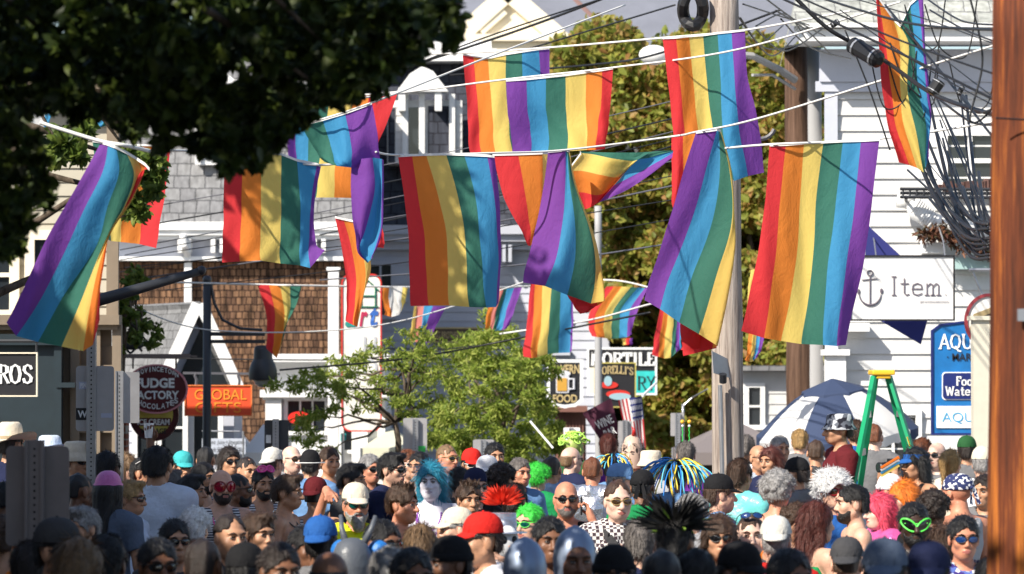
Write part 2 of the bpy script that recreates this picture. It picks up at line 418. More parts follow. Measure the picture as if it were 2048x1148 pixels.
def body_mesh(la, ra, yaw, vr=0):
    key = ('body', la, ra, yaw, vr)
    if key in _bodies: return _bodies[key]
    T, N, A, Lg = body_prims(la, ra)
    zt = 1.98 if 'up' in (la, ra) or 'point' in (la, ra) else 1.76
    fx = [(-.09, .09, .0055)]; fy = [(-.15, .1, .0055)]; fz = [(1.48, 1.74, .0055)]
    for k, s in ((la, 1), (ra, -1)):
        if k == 'down': continue
        w = Vector(ARMS[k][1])+Vector(ARMS[k][2]).normalized()*.09
        fx.append((s*w.x-.08, s*w.x+.08, .007)); fy.append((w.y-.09, w.y+.08, .007)); fz.append((w.z-.12, w.z+.1, .007))
    V = Vol(axis(-.44, .44, .016, fx), axis(-.62, .2, .016, fy), axis(-.02, zt, .018, fz))
    for p in T+N+Lg: V.put(p)
    for s in (1, -1):
        up, fo, w, d, n, sh, e, k = A[s]
        for p in up+fo: V.put(p)
        hand(V, w, d, n, s, STY[k])
    add_head(V, yaw, vr=vr)
    v, f = V.net()
    cen = v[f].mean(1)
    # lips (slot 1)
    c = cen-np.array([HC.x, HC.y, HC.z]); cx = c[:, 0]*math.cos(yaw)+c[:, 1]*math.sin(yaw); cy = -c[:, 0]*math.sin(yaw)+c[:, 1]*math.cos(yaw)
    lip = (np.abs(c[:, 2]+.0615) < .0125*(1-np.abs(cx)/.034)+.001) & (cy < -.083) & (np.abs(cx) < .026)
    me = npmesh("body", v, f, (None, None), True, lip.astype(int)); _bodies[key] = me
    return me
def sleeve(V, a, b, r0, r1, t1):
    """flat-ended sleeve from a towards b, up to fraction t1"""
    a = np.array(a); b = np.array(b); d = b-a; L = np.linalg.norm(d); u = d/L; g = V.grid()
    h = (g[0]-a[0])*u[0]+(g[1]-a[1])*u[1]+(g[2]-a[2])*u[2]
    rad = np.sqrt(np.maximum((g[0]-a[0])**2+(g[1]-a[1])**2+(g[2]-a[2])**2-h*h, 0))
    D = np.maximum(rad-(r0+(r1-r0)*np.clip(h/L, 0, 1.3)), np.maximum(h-L*t1, -.03-h))
    sl = (slice(None),)*3; V.smin(sl, D, .03 if t1 < 1.2 else .01)
def wrinkle(V, amp, seed=0):
    g = V.grid(); r = np.random.RandomState(seed)
    for i in range(7):
        k = r.uniform(-1, 1, 3)*np.array([34, 34, 17])*(1+.35*i/7); V.f += amp*np.sin(g[0]*k[0]+g[1]*k[1]+g[2]*k[2]+r.uniform(0, 6)+1.6*np.sin(g[2]*9+i))
def top_mesh(kind, la, ra):
    key = ('top', kind, la, ra)
    if key in _bodies: return _bodies[key]
    T, N, A, Lg = body_prims(la, ra)
    V = Vol(axis(-.44, .44, .012), axis(-.42, .22, .012), axis(.82, 1.76 if 'up' in (la, ra) else 1.58, .012))
    inf = {'tee': .014, 'shirt': .018, 'tank': .010, 'jacket': .03, 'dress': .012}[kind]
    for p in T: V.put(p, inf)
    V.put(('cap', (0, .01, 1.0), (0, .01, .90), .0, .0, .0)) if False else None
    if kind in ('tee', 'shirt', 'jacket', 'dress'): V.put(('ell', (0, .0, .98), (.165, .125, .16), .05))
    if kind in ('tee', 'shirt', 'jacket'):
        for p in N[1:]: V.put(p, inf+.014)
        for s in (1, -1):
            up, fo, w, d, n, sh, e, k = A[s]
            V.put(up[0], inf)
            if kind == 'tee': sleeve(V, sh, e, .068, .062, .62)
            elif kind == 'shirt' or kind == 'jacket':
                j = .012 if kind == 'jacket' else 0
                V.put(('cap', sh, e, .068+j, .056+j, .02)); 
                sleeve(V, e, w, .055+j, .037+j, .93 if kind == 'jacket' else .5)
    wrinkle(V, .0016 if kind in ('tank', 'dress') else .0028, len(kind))
    g = V.grid(); al = (slice(None),)*3
    if kind in ('tank', 'dress'):
        for s in (-1, 1): V.put(('ell', (s*.235, .01, 1.40), (.112, .22, .155), .01), carve=True)
        V.put(('ell', (0, -.11, 1.47), (.085, .16, .13), .01), carve=True); V.put(('ell', (0, .12, 1.47), (.08, .1, .09), .01), carve=True)
        if kind == 'dress': V.smax(al, g[2]-1.36+0*g[0]+0*g[1], .01)
    else:
        V.put(('cap', (0, .02, 1.43 if kind not in ('shirt', 'jacket') else 1.49), (0, -.01, 1.60), .068, .075, .0), carve=True)
        if kind in ('shirt', 'jacket'): V.put(('cap', (0, -.1, 1.36), (0, -.13, 1.5), .018, .05, .0), carve=True)
    V.smax(al, .90-g[2]+0*g[0]+0*g[1], .01)
    if kind == 'shirt' or kind == 'jacket':   # standing collar
        rr = np.sqrt(g[0]**2+((g[1]-.012)*1.05)**2); zc = 1.475-.10*np.clip(-g[1], 0, .1)*4
        D = np.maximum(np.maximum(np.abs(rr-.072-(g[2]-zc)*.12)-.008, np.abs(g[2]-zc)-.028), 1.9*(-.03-g[1])-.07+np.abs(g[0])*0)
        V.smin(al, D+0*g[0], .008)
    v, f = V.net(); me = npmesh(kind, v, f, (None,), True); _bodies[key] = me
    return me
def pants_mesh(short):
    key = ('pants', short)
    if key in _bodies: return _bodies[key]
    V = Vol(axis(-.26, .26, .016), axis(-.2, .2, .016), axis(.0, 1.02, .018))
    T, N, A, Lg = body_prims('down', 'down')
    V.put(T[2], .012)
    for p in Lg:
        if p[0] == 'cap': V.put(p, .02)
    g = V.grid(); al = (slice(None),)*3; wrinkle(V, .0025, 5)
    V.smax(al, (.46 if short else .07)-g[2]+0*g[0]+0*g[1]); V.smax(al, g[2]-.985+0*g[0]+0*g[1])
    v, f = V.net(); me = npmesh("trousers", v, f, (None,), True); _bodies[key] = me
    return me

# hair, in head coordinates (centre of head at the origin, face towards -y)
def hair_mesh(kind, under=False):
    key = ('hair', kind, under)
    if key in _bodies: return _bodies[key]
    lo, hi = (-.17, -.17, -.42 if kind in ('long', 'longbang', 'bluelong') else -.2), (.17, .24, .2)
    st = .008
    V = Vol(axis(lo[0]-.02, hi[0], st), axis(lo[1], hi[1], st), axis(lo[2], hi[2], st))
    al = (slice(None),)*3; g = V.grid(); x, y, z = g
    th = {'buzz': .004, 'short': .011, 'side': .015, 'spiky': .020, 'reced': .008, 'curly': .026, 'afro': .04, 'bush': .03, 'bob': .024, 'long': .018, 'longbang': .02, 'pony': .012, 'fluff': .06, 'helmet': .022, 'balding': .006, 'bluelong': .026}[kind]
    V.put(('ell', (0, .014, .037), (.076+th, .095+th, .088+th), .01))
    if kind not in ('helmet',): V.put(('ell', (0, .035, -.016), (.062+th*.8, .070+th, .066), .02))
    if kind in ('long', 'longbang', 'bluelong'):
        V.put(('cap', (0, .055, 0), (0, .085, -.27), .085, .07, .03))
        for s in (-1, 1): V.put(('cap', (s*.065, .02, .02), (s*.085, .035, -.24), .034, .03, .03))
    if kind == 'bob':
        for s in (-1, 1): V.put(('cap', (s*.07, -.0, .03), (s*.078, -.01, -.09), .036, .04, .03))
        V.put(('cap', (0, .06, 0), (0, .07, -.08), .085, .08, .03))
    if kind == 'pony':
        V.put(('cap', (0, .11, .07), (0, .17, .04), .028, .034, .02)); V.put(('cap', (0, .17, .04), (0, .16, -.14), .034, .018, .02))
    if kind in ('curly', 'afro', 'bush', 'fluff'):
        r = np.random.RandomState(3)
        for i in range(90 if kind != 'fluff' else 130):
            n = r.normal(size=3); n /= np.linalg.norm(n)
            if n[1] < -.5 and n[2] < .35: continue
            R = .082+th*.75; V.put(('ell', (n[0]*R, .014+n[1]*(R+.012), .03+n[2]*R), (.024,)*3, .006))
    if kind == 'side': V.put(('ell', (.015, -.06, .115), (.06, .045, .025), .02))
    if kind == 'spiky':
        r = np.random.RandomState(5)
        for i in range(40):
            a, b = r.uniform(-.055, .055), r.uniform(-.07, .08); V.put(('cap', (a, b, .11), (a*1.2, b*1.15-.01, .150+r.uniform(-.01, .01)), .012, .003, .006))
    # wisps
    k = np.random.RandomState(9)
    for i in range(5): 
        q = k.uniform(-1, 1, 3)*np.array([120, 90, 20]); V.f += .0016*np.sin(x*q[0]+y*q[1]+z*q[2]+i)
    # face opening
    hl = {'reced': .095, 'balding': .2, 'buzz': .068, 'bob': .03, 'longbang': .03, 'curly': .07, 'helmet': .05}.get(kind, .066)
    face = np.minimum(-(y+.022+.35*(z+.02)*(z < 0)), hl-z-2.2*x*x*6)
    if kind in ('short', 'side', 'spiky', 'curly', 'reced', 'buzz'): face = face+.007*np.sin(88*x+2)+.005*np.sin(190*x+1)
    if kind == 'balding':
        V.smax(al, z-.045+0*x+0*y, .01)
        face = -(y+.03)+0*x+0*z
    V.smax(al, face, .008)
    if kind not in ('long', 'longbang', 'bob', 'bluelong', 'pony'):
        V.smax(al, np.where(y > .052, (-.034 if kind in ('buzz', 'reced') else -.048)-z, np.where(y > -.026, .034-z, .002-z))+0*x, .005)
    elif kind == 'bob': V.smax(al, -(z+.115)+0*x+0*y, .008)
    if under: V.smax(al, z-.052+0*x+0*y, .006)
    v, f = V.net(); nv = len(v)
    fs = [tuple(q) for q in f.tolist()]; v = v.tolist()
    # loose strands on the surface
    va = np.array(v); r = np.random.RandomState(4); fa = va[f]; nrm = np.cross(fa[:, 2]-fa[:, 0], fa[:, 3]-fa[:, 1]); nrm /= np.linalg.norm(nrm, axis=1)[:, None]+1e-9
    cen = fa.mean(1)
    if kind not in ('helmet', 'balding', 'buzz', 'reced'):
        n = 2200 if not under else 700; L = {'short': .028, 'side': .036, 'spiky': .03, 'curly': .02, 'afro': .02, 'bush': .032, 'fluff': .05, 'bob': .06, 'long': .08, 'longbang': .08, 'bluelong': .1, 'pony': .04}.get(kind, .03)
        pick = r.randint(0, len(cen), n)
        for i in pick:
            p = cen[i]; nn = nrm[i]
            if p[1] < -.035 and abs(p[0]) < .072 and p[2] < .085: continue
            down = np.array([0, .5, -.7]) if kind != 'spiky' else np.array([0, 0, 1.])
            if kind in ('curly', 'afro', 'bush', 'fluff'): q = nn+r.normal(0, .7, 3)
            else: q = down-nn*(down@nn)+nn*.22+r.normal(0, .22, 3)
            q /= np.linalg.norm(q)+1e-9; s = np.cross(q, nn); s /= np.linalg.norm(s)+1e-9; l = L*r.uniform(.5, 1.1); w = .0015
            if under and p[2]+q[2]*l > .05: continue
            b = len(v); m = p+q*l*.5; e = p+q*l-np.array([0, 0, .2*l])
            v += [(p-s*w).tolist(), (p+s*w).tolist(), (m+s*w).tolist(), (m-s*w).tolist(), e.tolist()]; fs += [(b, b+1, b+2, b+3), (b+3, b+2, b+4)]
    me = bpy.data.meshes.new("hair"); me.from_pydata(v, [], fs); me.materials.append(None); me.polygons.foreach_set("use_smooth", [True]*len(me.polygons)); me.update()
    _bodies[key] = me
    return me
def beard_mesh(big):
    key = ('beard', big)
    if key in _bodies: return _bodies[key]
    V = Vol(axis(-.1, .1, .006), axis(-.16, .05, .006), axis(-.2 if big else -.13, .0, .006)); al = (slice(None),)*3; x, y, z = V.grid()
    t = .007 if not big else .016
    V.put(('ell', (0, -.03, -.035), (.062+t, .066+t, .085+t), .0)); V.put(('ell', (0, -.06, -.085), (.032+t, .032+t, .026+t), .02))
    if big: V.put(('ell', (0, -.075, -.12), (.04, .035, .055), .02))
    V.f += .0015*np.sin(x*310+z*40)*np.sin(z*250+x*90)
    V.put(('ell', (0, -.115, -.060), (.024, .05, .009), .0), carve=True)
    V.smax(al, z+.034-(.012-np.abs(x))*0+0*y, .004)
    V.smax(al, y-.0+0*x+0*z, .004)
    V.put(('ell', (0, -.11, -.02), (.05, .05, .022), .0), carve=True)
    for s in (-1, 1): V.put(('ell', (s*.05, -.085, -.03), (.028, .045, .028), .0), carve=True)
    v, f = V.net(); me = npmesh("beard", v, f, (None,), True); _bodies[key] = me
    return me
def mbmesh(key, name, fn, smooth=True, n=1):
    if key in _bodies: return _bodies[key]
    mb = MB(); fn(mb); me = bpy.data.meshes.new(name); me.from_pydata(mb.v, [], mb.f); me.polygons.foreach_set("material_index", mb.m)
    for i in range(n): me.materials.append(None)
    if smooth: me.polygons.foreach_set("use_smooth", [True]*len(me.polygons))
    me.update(); _bodies[key] = me
    return me
def grid_patch(mb, fn, nu, nv, mi=0, thick=0):
    b = [fn(i/nu, j/nv) for j in range(nv+1) for i in range(nu+1)]
    fs = [(j*(nu+1)+i, j*(nu+1)+i+1, (j+1)*(nu+1)+i+1, (j+1)*(nu+1)+i) for j in range(nv) for i in range(nu)]
    mb.add(b, fs, mi)
def dome(mb, r, h, z0, cy=.012, n=24, mi=0, flat=.0):
    prof = [(1.0, 0), (.995, .12), (.97, .3), (.9, .52), (.76, .74), (.55, .9), (.28, .985), (.001, 1)]
    mb.lathe([(a*r, z0+b*h) for a, b in prof], (0, cy, 0), n, 1, 1.2, mi)
def brim_patch(mb, r, z0, ln, a0=-.95, a1=.95, drop=.034, mi=0, cy=.012):
    def fn(u, v):
        a = -PI/2+a0+(a1-a0)*u; k = math.cos((u-.5)*PI)**.6 if 0 < u < 1 else 0
        R = r*(.97+0*v); x = math.cos(a)*R; y = math.sin(a)*R*1.2
        return (x*(1-.0*v), cy+y-ln*v*k, z0+.004-drop*v*k-6*x*x*v*.5)
    grid_patch(mb, fn, 14, 4, mi)
    def fn2(u, v):
        p = fn(u, v); return (p[0], p[1], p[2]-.004)
    grid_patch(mb, fn2, 14, 4, mi)
def hat_cap(back):
    def f(mb):
        b = len(mb.v); dome(mb, .090, .105, .052); brim_patch(mb, .090, .052, .075); mb.ball((0, .012, .158), .007, 8)
        for k in range(3):
            a = k*PI/3; mb.tube([(math.cos(a)*.0915*math.cos(t), .012+math.sin(a)*.110*math.cos(t), .052+.105*abs(math.sin(t))) for t in [PI*i/14 for i in range(15)]], .0014, 4)
        if back:
            for i in range(b, len(mb.v)): x, y, z = mb.v[i]; mb.v[i] = (-x, .024-y, z)
    return f
def hat_bucket(mb):
    mb.lathe([(.118, .012), (.119, .014), (.093, .055), (.089, .08), (.084, .13), (.07, .142), (.001, .146)], (0, .012, 0), 24, 1, 1.18); mb.lathe([(.092, .053), (.116, .01)], (0, .012, 0), 24, 1, 1.18)
def hat_cowboy(mb):
    def f(u, v):
        a = 2*PI*u; R = .088+.095*v; x = math.cos(a)*R; y = math.sin(a)*R*1.15
        return (x, .012+y, .055+(abs(math.cos(a))**2)*.055*v**1.5-(.02*v if abs(math.sin(a)) > .8 else 0))
    grid_patch(mb, f, 32, 5); grid_patch(mb, lambda u, v: tuple(np.array(f(u, v))-np.array([0, 0, .005])), 32, 5)
    mb.lathe([(.090, .055), (.089, .08), (.083, .13), (.074, .165), (.055, .178), (.03, .168), (.001, .160)], (0, .012, 0), 24, 1, 1.18)
    mb.lathe([(.093, .06), (.0925, .078)], (0, .012, 0), 24, 1, 1.18, 1)
def hat_beanie(mb): dome(mb, .088, .115, .03); mb.lathe([(.090, .025), (.094, .03), (.094, .055), (.089, .06)], (0, .012, 0), 24, 1, 1.2)
def hat_silver(mb):
    mb.lathe([(.15, .05), (.15, .055), (.088, .06), (.085, .17), (.001, .172)], (0, .012, 0), 24, 1, 1.1)
def hat_bandana(mb):
    dome(mb, .086, .098, .04); mb.lathe([(.086, .03), (.090, .035), (.088, .06)], (0, .012, 0), 24, 1, 1.2)
    for s in (-1, 1): mb.add([(0, .115, .05), (s*.02, .13, .045), (s*.05, .15, -.06), (s*.02, .15, -.07)], [(0, 1, 2, 3)])
    mb.ball((0, .12, .045), .014, 8)
def hat_visor(mb): mb.lathe([(.089, .045), (.090, .047), (.088, .085)], (0, .012, 0), 24, 1, 1.2); brim_patch(mb, .09, .047, .08)
HATS = {'cap': (hat_cap(False), 'cap'), 'capback': (hat_cap(True), 'cap'), 'bucket': (hat_bucket, 'bucket_hat'), 'cowboy': (hat_cowboy, 'cowboy_hat'), 'beanie': (hat_beanie, 'beanie'), 'tophat': (hat_silver, 'hat'), 'bandana': (hat_bandana, 'bandana'), 'visor': (hat_visor, 'visor')}
def glasses(kind, up=0):
    def f(mb):
        z = .009; rr = {'sun': (.029, .020), 'round': (.036, .036), 'alien': (.044, .030), 'goggle': (.034, .027), 'thin': (.026, .018)}[kind]
        for s in (-1, 1):
            n = 16; ring = []
            for k in range(n):
                a = 2*PI*k/n; dx = math.cos(a)*rr[0]; dz = math.sin(a)*rr[1]*(.8 if math.sin(a) > 0 and kind == 'sun' else 1)
                if kind == 'alien': dz += .5*dx*s; dx *= 1.0
                px = s*(.034 if kind not in ('alien', 'round') else .041)+dx
                ring.append((px, -.103+px*px*6+(-.004 if kind != 'thin' else 0), z+dz))
            c = (s*.034, -.108, z+(0 if kind != 'alien' else 0)); b = len(mb.v)
            mb.add(ring+[((sum(p[0] for p in ring)/n), -.108 if kind != 'alien' else -.106, sum(p[2] for p in ring)/n)], [(k, (k+1) % n, n) for k in range(n)], 0)
            mb.tube(ring+[ring[0], ring[1]], {'alien': .0055, 'round': .005, 'goggle': .006}.get(kind, .0022), 6, 1, False)
            mb.tube([(s*.062, -.088, z+.01), (s*.076, -.05, z+.012), (s*.081, .02, z+.008)], .003, 6, 1)
        mb.tube([(-.012, -.106, z+.006), (0, -.11, z+.009), (.012, -.106, z+.006)], .003, 6, 1)
    return f
def brow_fn(mb):
    for s in (-1, 1): mb.tube([(s*.014, -.101, .029), (s*.03, -.1, .036), (s*.05, -.088, .031)], [.0035, .0045, .002], 6)
def eye_fn(mb):
    mb.ball((0, 0, 0), (.0125, .0105, .0070), 14, 0); mb.ball((0, -.0063, 0), (.0055, .0052, .0055), 10, 1); mb.tube([(-.014, -.006, .003), (0, -.011, .0062), (.014, -.005, .003)], .0028, 5, 1)
# ------------------------------------------------------------------ setting: ground and materials
mat('asphalt', (.055, .055, .058), .9, var=.25, vscale=3, bump=.4, bscale=60); mat('concrete', (.32, .31, .29), .85, var=.2, vscale=2, bump=.3)
mat('white_paint', (.80, .80, .80), .55, var=.05, vscale=3); mat('white_board', (.64, .635, .63), .6, var=.14, vscale=1.5, bump=.15, bscale=12); mat('cream_paint', (.82, .74, .58), .6, var=.06, vscale=2)
mat('grey_board', (.50, .52, .60), .7, var=.10, vscale=1.2, bump=.15, bscale=12); mat('tan_paint', (.22, .17, .12), .75, var=.12, vscale=1.5, bump=.2, bscale=8); mat('cream_board', (.42, .385, .31), .7, var=.1, vscale=1.5)
mat('teal_dark', (.010, .022, .03), .5, var=.2); mat('glass_dark', (.02, .025, .03), .08, spec=.8); mat('dark_trim', (.02, .022, .028), .5); mat('steel', (.42, .43, .46), .38, .75, var=.15, vscale=8); mat('sign_back', (.42, .41, .42), .42, .35, var=.12, vscale=6)
mat('rope_white', (.75, .74, .72), .8); mat('cable_black', (.012, .012, .014), .5); mat('cable_grey', (.10, .10, .12), .5); mat('lamp_dark', (.03, .033, .04), .45); mat('pole_grey', (.35, .35, .36), .6)
mat('far_roof', (.17, .18, .22), .85, var=.15, vscale=.8, bump=.4, bscale=6); mat('letter_white', (.85, .85, .85), .5, var=.16, vscale=7); mat('letter_black', (.012, .012, .015), .5, var=.16, vscale=7); mat('letter_gold', (.55, .42, .20), .5, var=.16, vscale=7)
def bricks(name, c1, c2, mo, w, h, mort=.02, bump=.6, streak=.35, rough=.85, plane='xz'):
    m = mat(name, c1, rough, spec=.2); nt = m.node_tree; b = nt.nodes["Principled BSDF"]
    tc = nt.nodes.new("ShaderNodeTexCoord"); sp = nt.nodes.new("ShaderNodeSeparateXYZ"); cb = nt.nodes.new("ShaderNodeCombineXYZ")
    nt.links.new(tc.outputs["Object"], sp.inputs[0]); nt.links.new(sp.outputs[0], cb.inputs[0]); nt.links.new(sp.outputs[2 if plane == 'xz' else 1], cb.inputs[1])
    n0 = nt.nodes.new("ShaderNodeTexNoise"); n0.inputs["Scale"].default_value = 9; nt.links.new(tc.outputs["Object"], n0.inputs["Vector"])
    mxv = nt.nodes.new("ShaderNodeMixRGB"); mxv.blend_type = 'ADD'; mxv.inputs[0].default_value = .035; nt.links.new(cb.outputs[0], mxv.inputs[1]); nt.links.new(n0.outputs["Color"], mxv.inputs[2])
    br = nt.nodes.new("ShaderNodeTexBrick"); br.offset = .43; br.squash = .85; br.squash_frequency = 3
    br.inputs["Scale"].default_value = 1; br.inputs["Brick Width"].default_value = w; br.inputs["Row Height"].default_value = h; br.inputs["Mortar Size"].default_value = mort*h; br.inputs["Mortar Smooth"].default_value = .2
    br.inputs["Color1"].default_value = (*c1, 1); br.inputs["Color2"].default_value = (*c2, 1); br.inputs["Mortar"].default_value = (*mo, 1); br.inputs["Bias"].default_value = -.1
    nt.links.new(mxv.outputs[0], br.inputs["Vector"])
    mp = nt.nodes.new("ShaderNodeMapping"); mp.inputs["Scale"].default_value = (14, 14, 2.2); nt.links.new(tc.outputs["Object"], mp.inputs[0])
    n = nt.nodes.new("ShaderNodeTexNoise"); n.inputs["Scale"].default_value = 1.; n.inputs["Detail"].default_value = 6; nt.links.new(mp.outputs[0], n.inputs["Vector"])
    r = nt.nodes.new("ShaderNodeValToRGB"); r.color_ramp.elements[0].color = (1-streak*1.6,)*3+(1,); r.color_ramp.elements[1].color = (1+streak,)*3+(1,); r.color_ramp.elements[0].position = .3; r.color_ramp.elements[1].position = .7
    nt.links.new(n.outputs["Fac"], r.inputs[0])
    mx = nt.nodes.new("ShaderNodeMixRGB"); mx.blend_type = 'MULTIPLY'; mx.inputs[0].default_value = 1; nt.links.new(br.outputs["Color"], mx.inputs[1]); nt.links.new(r.outputs[0], mx.inputs[2]); nt.links.new(mx.outputs[0], b.inputs[0])
    bp = nt.nodes.new("ShaderNodeBump"); bp.inputs["Strength"].default_value = bump; bp.inputs["Distance"].default_value = .03; bp.invert = True
    nt.links.new(br.outputs["Fac"], bp.inputs["Height"]); nt.links.new(bp.outputs[0], b.inputs["Normal"])
    return m
bricks('cedar', (.225, .125, .072), (.095, .052, .034), (.035, .018, .012), .10, .118, .08, streak=.5)
bricks('slate_grey', (.235, .235, .24), (.19, .19, .20), (.09, .09, .095), .26, .21, .05, streak=.18)
bricks('slate_dark', (.06, .065, .085), (.035, .04, .055), (.02, .02, .028), .25, .2, .05, streak=.2)
bricks('asphalt_shingle', (.42, .43, .40), (.33, .34, .32), (.2, .2, .2), .30, .15, .05, streak=.2)
bricks('shingle_shaded', (.20, .20, .205), (.16, .16, .165), (.09, .09, .09), .30, .12, .05, streak=.2)  # shingle grey darkened to stand in for shade on the gabled roof
bricks('red_brick', (.30, .09, .05), (.2, .06, .04), (.3, .28, .25), .21, .075, .12, streak=.2)
def wood(name, c0, c1, c2, sx=22, sz=.9, bump=.7, metallic=0):
    m = mat(name, c0, .8, spec=.3); nt = m.node_tree; b = nt.nodes["Principled BSDF"]; tc = nt.nodes.new("ShaderNodeTexCoord")
    mp = nt.nodes.new("ShaderNodeMapping"); mp.inputs["Scale"].default_value = (sx, sx, sz); nt.links.new(tc.outputs["Object"], mp.inputs[0])
    n = nt.nodes.new("ShaderNodeTexNoise"); n.inputs["Scale"].default_value = 1; n.inputs["Detail"].default_value = 8; n.inputs["Roughness"].default_value = .7; nt.links.new(mp.outputs[0], n.inputs["Vector"])
    r = nt.nodes.new("ShaderNodeValToRGB"); e = r.color_ramp.elements; e[0].position = .34; e[0].color = (*c1, 1); e[1].position = .68; e[1].color = (*c2, 1); k = e.new(.5); k.color = (*c0, 1)
    nt.links.new(n.outputs["Fac"], r.inputs[0]); nt.links.new(r.outputs[0], b.inputs[0])
    bp = nt.nodes.new("ShaderNodeBump"); bp.inputs["Strength"].default_value = bump; bp.inputs["Distance"].default_value = .02; nt.links.new(n.outputs["Fac"], bp.inputs["Height"]); nt.links.new(bp.outputs[0], b.inputs["Normal"])
wood('pole_wood_grey', (.36, .30, .26), (.13, .10, .09), (.50, .44, .39), 30, 1.6); wood('pole_wood_orange', (.15, .038, .013), (.045, .014, .008), (.60, .19, .03), 20, .9, .5); wood('pole_wood_brown', (.10, .055, .035), (.04, .022, .015), (.17, .10, .07), 24, 1.2)
wood('bark', (.10, .075, .055), (.04, .03, .02), (.18, .14, .11), 18, 3)

mb = MB(); mb.box((0, 150, -.25), (700, 700, .5)); tag(mb.build("ground", mat('ground', (.16, .15, .13), .95, var=.3, vscale=.5)), kind='structure')
mb = MB(); mb.box((0, 60, .001), (8.4, 200, .006)); tag(mb.build("road", MATS['asphalt']), kind='structure')
for s, nm in ((-1, "pavement"), (1, "pavement")):
    mb = MB(); mb.box((s*6.2, 60, .06), (4., 200, .14)); tag(mb.build(nm, MATS['concrete'], bevel=.02), kind='structure')

def clap(mb, x0, x1, z0, z1, y, e=.15, lip=.016, mi=0, side=0):
    z = z0
    while z < z1-.01:
        zt = min(z+e, z1)
        if not side: mb.add([(x0, y-lip, z), (x1, y-lip, z), (x1, y, zt), (x0, y, zt), (x0, y, z), (x1, y, z)], [(0, 1, 2, 3), (4, 5, 1, 0)], mi)
        else:
            s = side; mb.add([(y+s*lip, x0, z), (y+s*lip, x1, z), (y, x1, zt), (y, x0, zt), (y, x0, z), (y, x1, z)], [(0, 1, 2, 3) if s > 0 else (3, 2, 1, 0), (4, 5, 1, 0)], mi)
        z = zt
def window(parent, x0, x1, z0, z1, y, fr='white_paint', panes=(2, 2), fw=.07, glass='glass_dark'):
    f = MB(); w = x1-x0; h = z1-z0
    f.box(((x0+x1)/2, y, z1+fw/2), (w+2*fw, .06, fw)); f.box(((x0+x1)/2, y-.02, z0-fw/2), (w+2*fw+.06, .10, fw))
    f.box((x0-fw/2, y, (z0+z1)/2), (fw, .06, h)); f.box((x1+fw/2, y, (z0+z1)/2), (fw, .06, h))
    for i in range(1, panes[0]): f.box((x0+w*i/panes[0], y, (z0+z1)/2), (fw*.45, .035, h))
    for j in range(1, panes[1]): f.box(((x0+x1)/2, y-.003, z0+h*j/panes[1]), (w, .035, fw*.45))
    o = f.build("window", MATS[fr], parent); g = MB(); g.box(((x0+x1)/2, y+.03, (z0+z1)/2), (w, .01, h)); g.build("pane", MATS[glass], o)
    return o

# ---- white clapboard shop at the right
D = 44.
B = thing("white_shop_building", "white clapboard shop building with a shingled roof on the right side of the street", "building", (X(1800, D), D, 0))
xl = X(1652, D); xr = xl+7.5; zt = Z(172, D)
mb = MB(); clap(mb, xl, xr, 0, zt, D, .187, .028); mb.add([(xl+.01, D+.02, 0), (xr, D+.02, 0), (xr, D+6, 0), (xl+.62, D+6, 0), (xl+.01, D+.02, zt), (xr, D+.02, zt), (xr, D+6, zt), (xl+.62, D+6, zt)], [(0, 1, 5, 4), (1, 2, 6, 5), (2, 3, 7, 6), (3, 0, 4, 7), (4, 5, 6, 7)]); mb.build("wall", MATS['white_board'], B)
mb = MB(); mb.box((xl+.06, D-.045, zt/2), (.15, .06, zt)); mb.box(((xl+xr)/2-.02, D-.05, Z(174, D)), (xr-xl+.2, .10, .12)); mb.box(((xl+xr)/2, D-.04, Z(200, D)-.9), (.1, .03, .05))
mb.box(((xl+xr)/2, D-.07, (Z(165, D)+Z(100, D))/2), (xr-xl+.15, .12, Z(100, D)-Z(165, D))); mb.build("frieze", MATS['grey_board'], B)
xe = X(1600, D)
mb = MB(); mb.box(((xe+xr)/2, D-.30, (Z(92, D)+Z(68, D))/2), (xr-xe, .75, Z(68, D)-Z(92, D))); mb.box(((xe+xr)/2, D-.34, Z(62, D)), (xr-xe+.06, .86, .05)); mb.box(((xe+xr)/2, D-.28, Z(56, D)), (xr-xe+.1, .9, .05)); mb.build("cornice", MATS['white_paint'], B)
mb = MB(); z0 = Z(53, D); mb.add([(xe-.15, D-.75, z0), (xr+.2, D-.75, z0), (xr+.2, D+4, z0+3.2), (xe+.8, D+4, z0+3.2), (xe-.15, D-.75, z0-.06), (xr+.2, D-.75, z0-.06)], [(0, 1, 2, 3), (4, 5, 1, 0)]); mb.add([(xe-.15, D-.75, z0), (xe+.8, D+4, z0+3.2), (xe+.3, D+8, z0)], [(0, 1, 2)]); mb.build("roof", MATS['asphalt_shingle'], B)
window(B, X(1895, D), X(1985, D), Z(372, D), Z(272, D), D-.05, panes=(2, 2), fw=.12)
window(B, X(2030, D), X(2110, D), Z(372, D), Z(272, D), D-.05, panes=(2, 2), fw=.12)
window(B, X(1740, D), X(1830, D), .6, 1.9, D-.05, panes=(2, 2))
mb = MB(); mb.box((X(1668, D), D-.14, Z(900, D)/2+Z(712, D)/2), (.24, .18, Z(712, D)-Z(900, D))); mb.box((X(1668, D), D-.16, Z(705, D)), (.32, .26, .07)); mb.box((X(1695, D), D-.17, Z(655, D)), (.46, .30, .10)); mb.build("pilaster", MATS['white_paint'], B)
mb = MB(); pbox(mb, 1908, 515, 1992, 538, D-.35, .3); mb.build("awning_box", mat('aqua_pale', (.35, .50, .50), .6), B)
mb = MB(); x0 = X(1800, D); mb.tube([W(1795, 398, D-.3), W(1828, 402, D-.3)], .10, 12); mb.tube([W(1822, 402, D-.3), W(1836, 425, D-.3), W(1862, 440, D-.3), W(1905, 452, D-.3), W(1990, 470, D-.3)], [.10, .11, .10, .10, .10], 14); 
